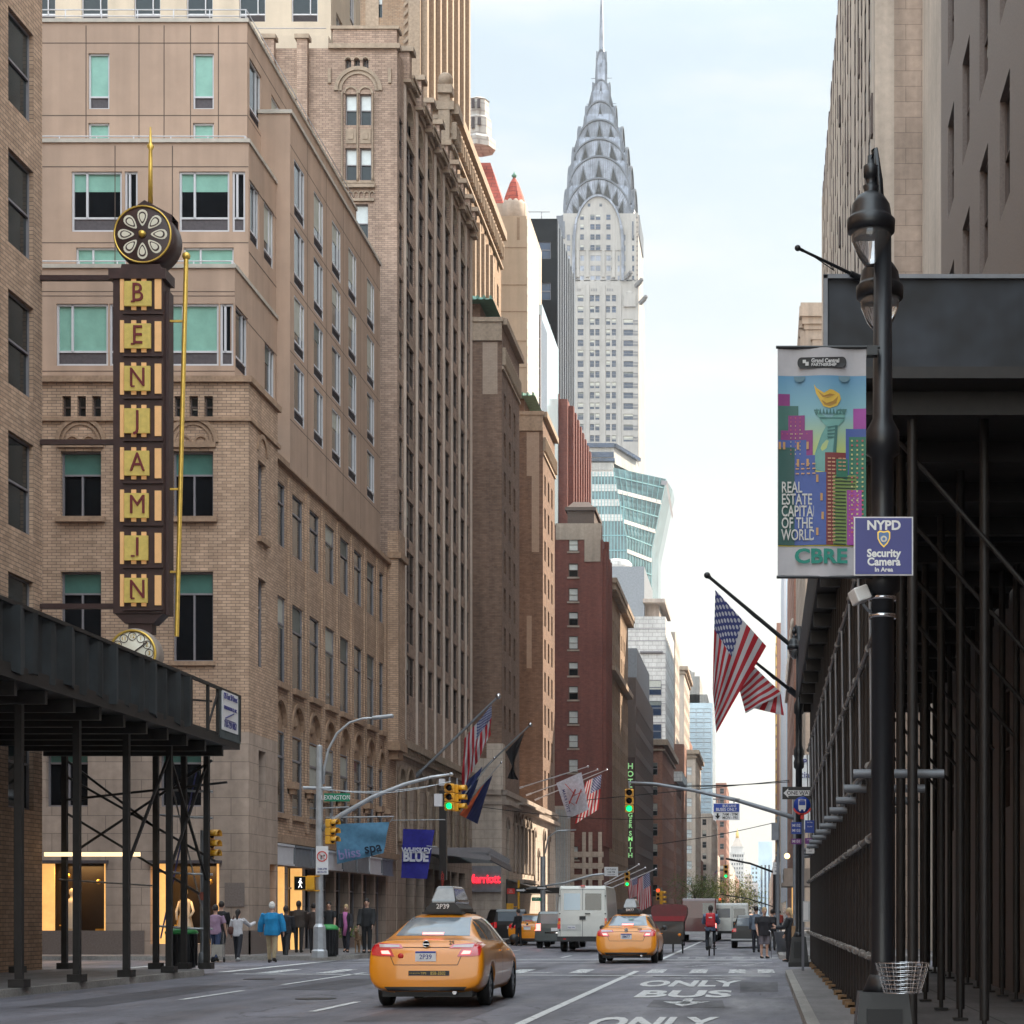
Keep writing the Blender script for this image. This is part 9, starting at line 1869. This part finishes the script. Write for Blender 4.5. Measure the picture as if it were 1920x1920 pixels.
q = MB(); loft(q, [(0, .13, 1.5), (.02, .16, 1.3), (-.02, .17, 1.0), (.03, .17, .62)], [(.09, .03), (.07, .03), (.07, .025), (.06, .02)]); lp(sc2, 'scarf', q, cloth((.45, .14, .33)))
x, y = at(688, 1787); person('person in a black jacket facing the camera beside a dog', x, y, K, 1.86, .15, (.016, .016, .018), (.015, .015, .017), stride=.03, jacket=1.8)
dg_ = empty('dog', (x - .28, y, .15), 'tan dog standing beside the person in the black jacket', 'dog', rz=K); q = MB()
loft(q, [(0, -.32, .52), (0, -.15, .53), (0, .1, .52), (0, .28, .55)], [(.08, .09), (.09, .10), (.10, .13), (.08, .11)]); loft(q, [(0, .25, .58), (0, .36, .70), (0, .42, .78)], [.08, .065, .06]); q.ball((0, .45, .80), .075, 10, sc=(.9, 1.1, .95)); loft(q, [(0, .48, .78), (0, .60, .75)], [(.045, .04), (.03, .028)]); [q.ball((s * .05, .42, .88), .03, 6, sc=(.6, .5, 1.3)) for s in (-1, 1)]
for s in (-1, 1): loft(q, [(s * .07, .22, .50), (s * .07, .22, .28), (s * .07, .20, .14), (s * .07, .22, .02)], [.045, .03, .022, .026]); loft(q, [(s * .07, -.28, .50), (s * .08, -.20, .34), (s * .08, -.34, .18), (s * .08, -.31, .02)], [.06, .042, .024, .026])
loft(q, [(0, -.34, .55), (0, -.46, .45), (0, -.5, .32)], [.025, .02, .01]); lp(dg_, 'body', bake(q, RM(.012)), cloth((.22, .13, .07)))
# right side people
GR = 'people standing on the right'
x, y = at(1433, 1797, 0); x += .0; mn = person('stout person in a black shirt and checked shorts holding a cane at the right', x, y, R(200), 1.70, 0, (.018, .016, .02), (.16, .14, .16), sleeve='short', legtype='shorts', wide=1.32, stride=.02, hair='hair_blond', arms=((.10, .02, .18), (.04, .02, .1)), group=GR, hem=.80, jacket=1.6)
cn_ = empty('cane', (x + .22, y - .3, 0), 'thin walking cane held by the stout person in shorts', 'cane'); q = MB(); q.tube([(x + .13, y - .34, .92), (x + .17, y - .36, .95), (x + .22, y - .36, .90), (x + .24, y - .36, .02)], .012, 6); part(cn_, 'stick', q, m_['chrome'])
x, y = at(1418, 1786, 0); person('person in a grey blue top behind the stout person', x, y, 0, 1.78, 0, (.14, .17, .22), (.02, .02, .03), group=GR, stride=.1)
x, y = at(1448, 1783, 0); person('person in dark clothes just right of the stout person', x, y, 0, 1.66, 0, (.02, .02, .025), (.02, .018, .02), group=GR, stride=.1)
x, y = at(1486, 1796, 0); x = .9; wm = person('blond person in black holding a tan bag by the far lamp post', P(1480, 0, 58.5).x, 58.5, R(75), 1.66, 0, (.018, .018, .022), (.018, .016, .018), hair='hair_blond', hairlen=.18, wide=.95, hem=.70, stride=.03, arms=((.12, .02, .2), (.06, .02, .1)), group=GR, jacket=1.5)
bg_ = empty('tote_bag', (P(1489, 0, 58.4).x, 58.4, .8), 'tan tote bag on the arm of the blond person in black', 'bag'); p = P(1490, 1745, 58.4); q = MB(); q.box(p.x - .10, 58.3, p.z - .25, p.x + .14, 58.42, p.z + .15); q.tube([(p.x - .08, 58.36, p.z + .15), (p.x, 58.36, p.z + .4), (p.x + .1, 58.36, p.z + .15)], .012, 5); part(bg_, 'bag', q, cloth((.35, .22, .12)))
# cyclist and backpack
cy = person('person riding the bicycle, in dark clothes with a red backpack', -1.87, 67.0, 0, 1.72, .06, (.10, .14, .22), (.02, .022, .03), hair='hair_dark', sit=1, arms=((.22, .04, .30), (.22, .04, .30)), group=GR, lean=.22, jacket=1.4, skin='skin_dark')
bk = empty('backpack', (-1.87, 66.9, 1.2), 'bright red backpack on the cyclist', 'backpack'); q = MB().box(-.17, -.20, 1.0, .17, -.02, 1.50); q = bake(q, [('BEVEL', dict(width=.06, segments=3))]); q2 = MB().join(q, Matrix.Translation((-1.87, 67.0, .04)) @ Matrix.Rotation(0, 4, 'X')); part(bk, 'bag', q2, cloth((.55, .015, .025), .5)); q = MB(); q.box(-1.87 - .12, 66.77, 1.1, -1.87 + .12, 66.80, 1.27); part(bk, 'pocket', q, cloth((.40, .01, .02), .5)); q = MB(); q.box(-1.93, 66.765, 1.36, -1.81, 66.79, 1.40); part(bk, 'patch', q, m_['sign_white'])
x, y = at(923 + 47, 1775, 0); person('person in black bending by the open door left of the small taxi', P(972, 0, 88).x, 88, R(60), 1.7, 0, (.012, .012, .014), (.015, .015, .018), stride=.05, group='people in the roadway')
for k, (px_, d, tp, lb) in enumerate(((1360, 175, (.3, .05, .05), 'tiny person in red far up the right pavement'), (1452, 120, (.25, .25, .27), 'small person in grey on the far right pavement'), (1462, 140, (.4, .06, .04), 'small person in orange red on the far right pavement'))):
  person(lb, P(px_, 0, d).x, d, 0, 1.72, .0, tp, (.03, .03, .04), group='far walkers', stride=.1)
# ================================================================ air
hz = MB(); hz.box(-1490, -40, -2.9, 1490, 3300, 340)
hm = bpy.data.materials.new('haze'); hm.use_nodes = True; hn = hm.node_tree; hn.nodes.remove(hn.nodes['Principled BSDF'])
pv = hn.nodes.new('ShaderNodeVolumePrincipled'); pv.inputs['Color'].default_value = (.86, .92, 1, 1); pv.inputs['Density'].default_value = .00014; pv.inputs['Anisotropy'].default_value = .3
hn.links.new(pv.outputs[0], hn.nodes['Material Output'].inputs['Volume'])
USE_HAZE = True
if USE_HAZE: hz.build('haze', hm, kind='stuff')
bpy.data.scenes.remove(TMP)
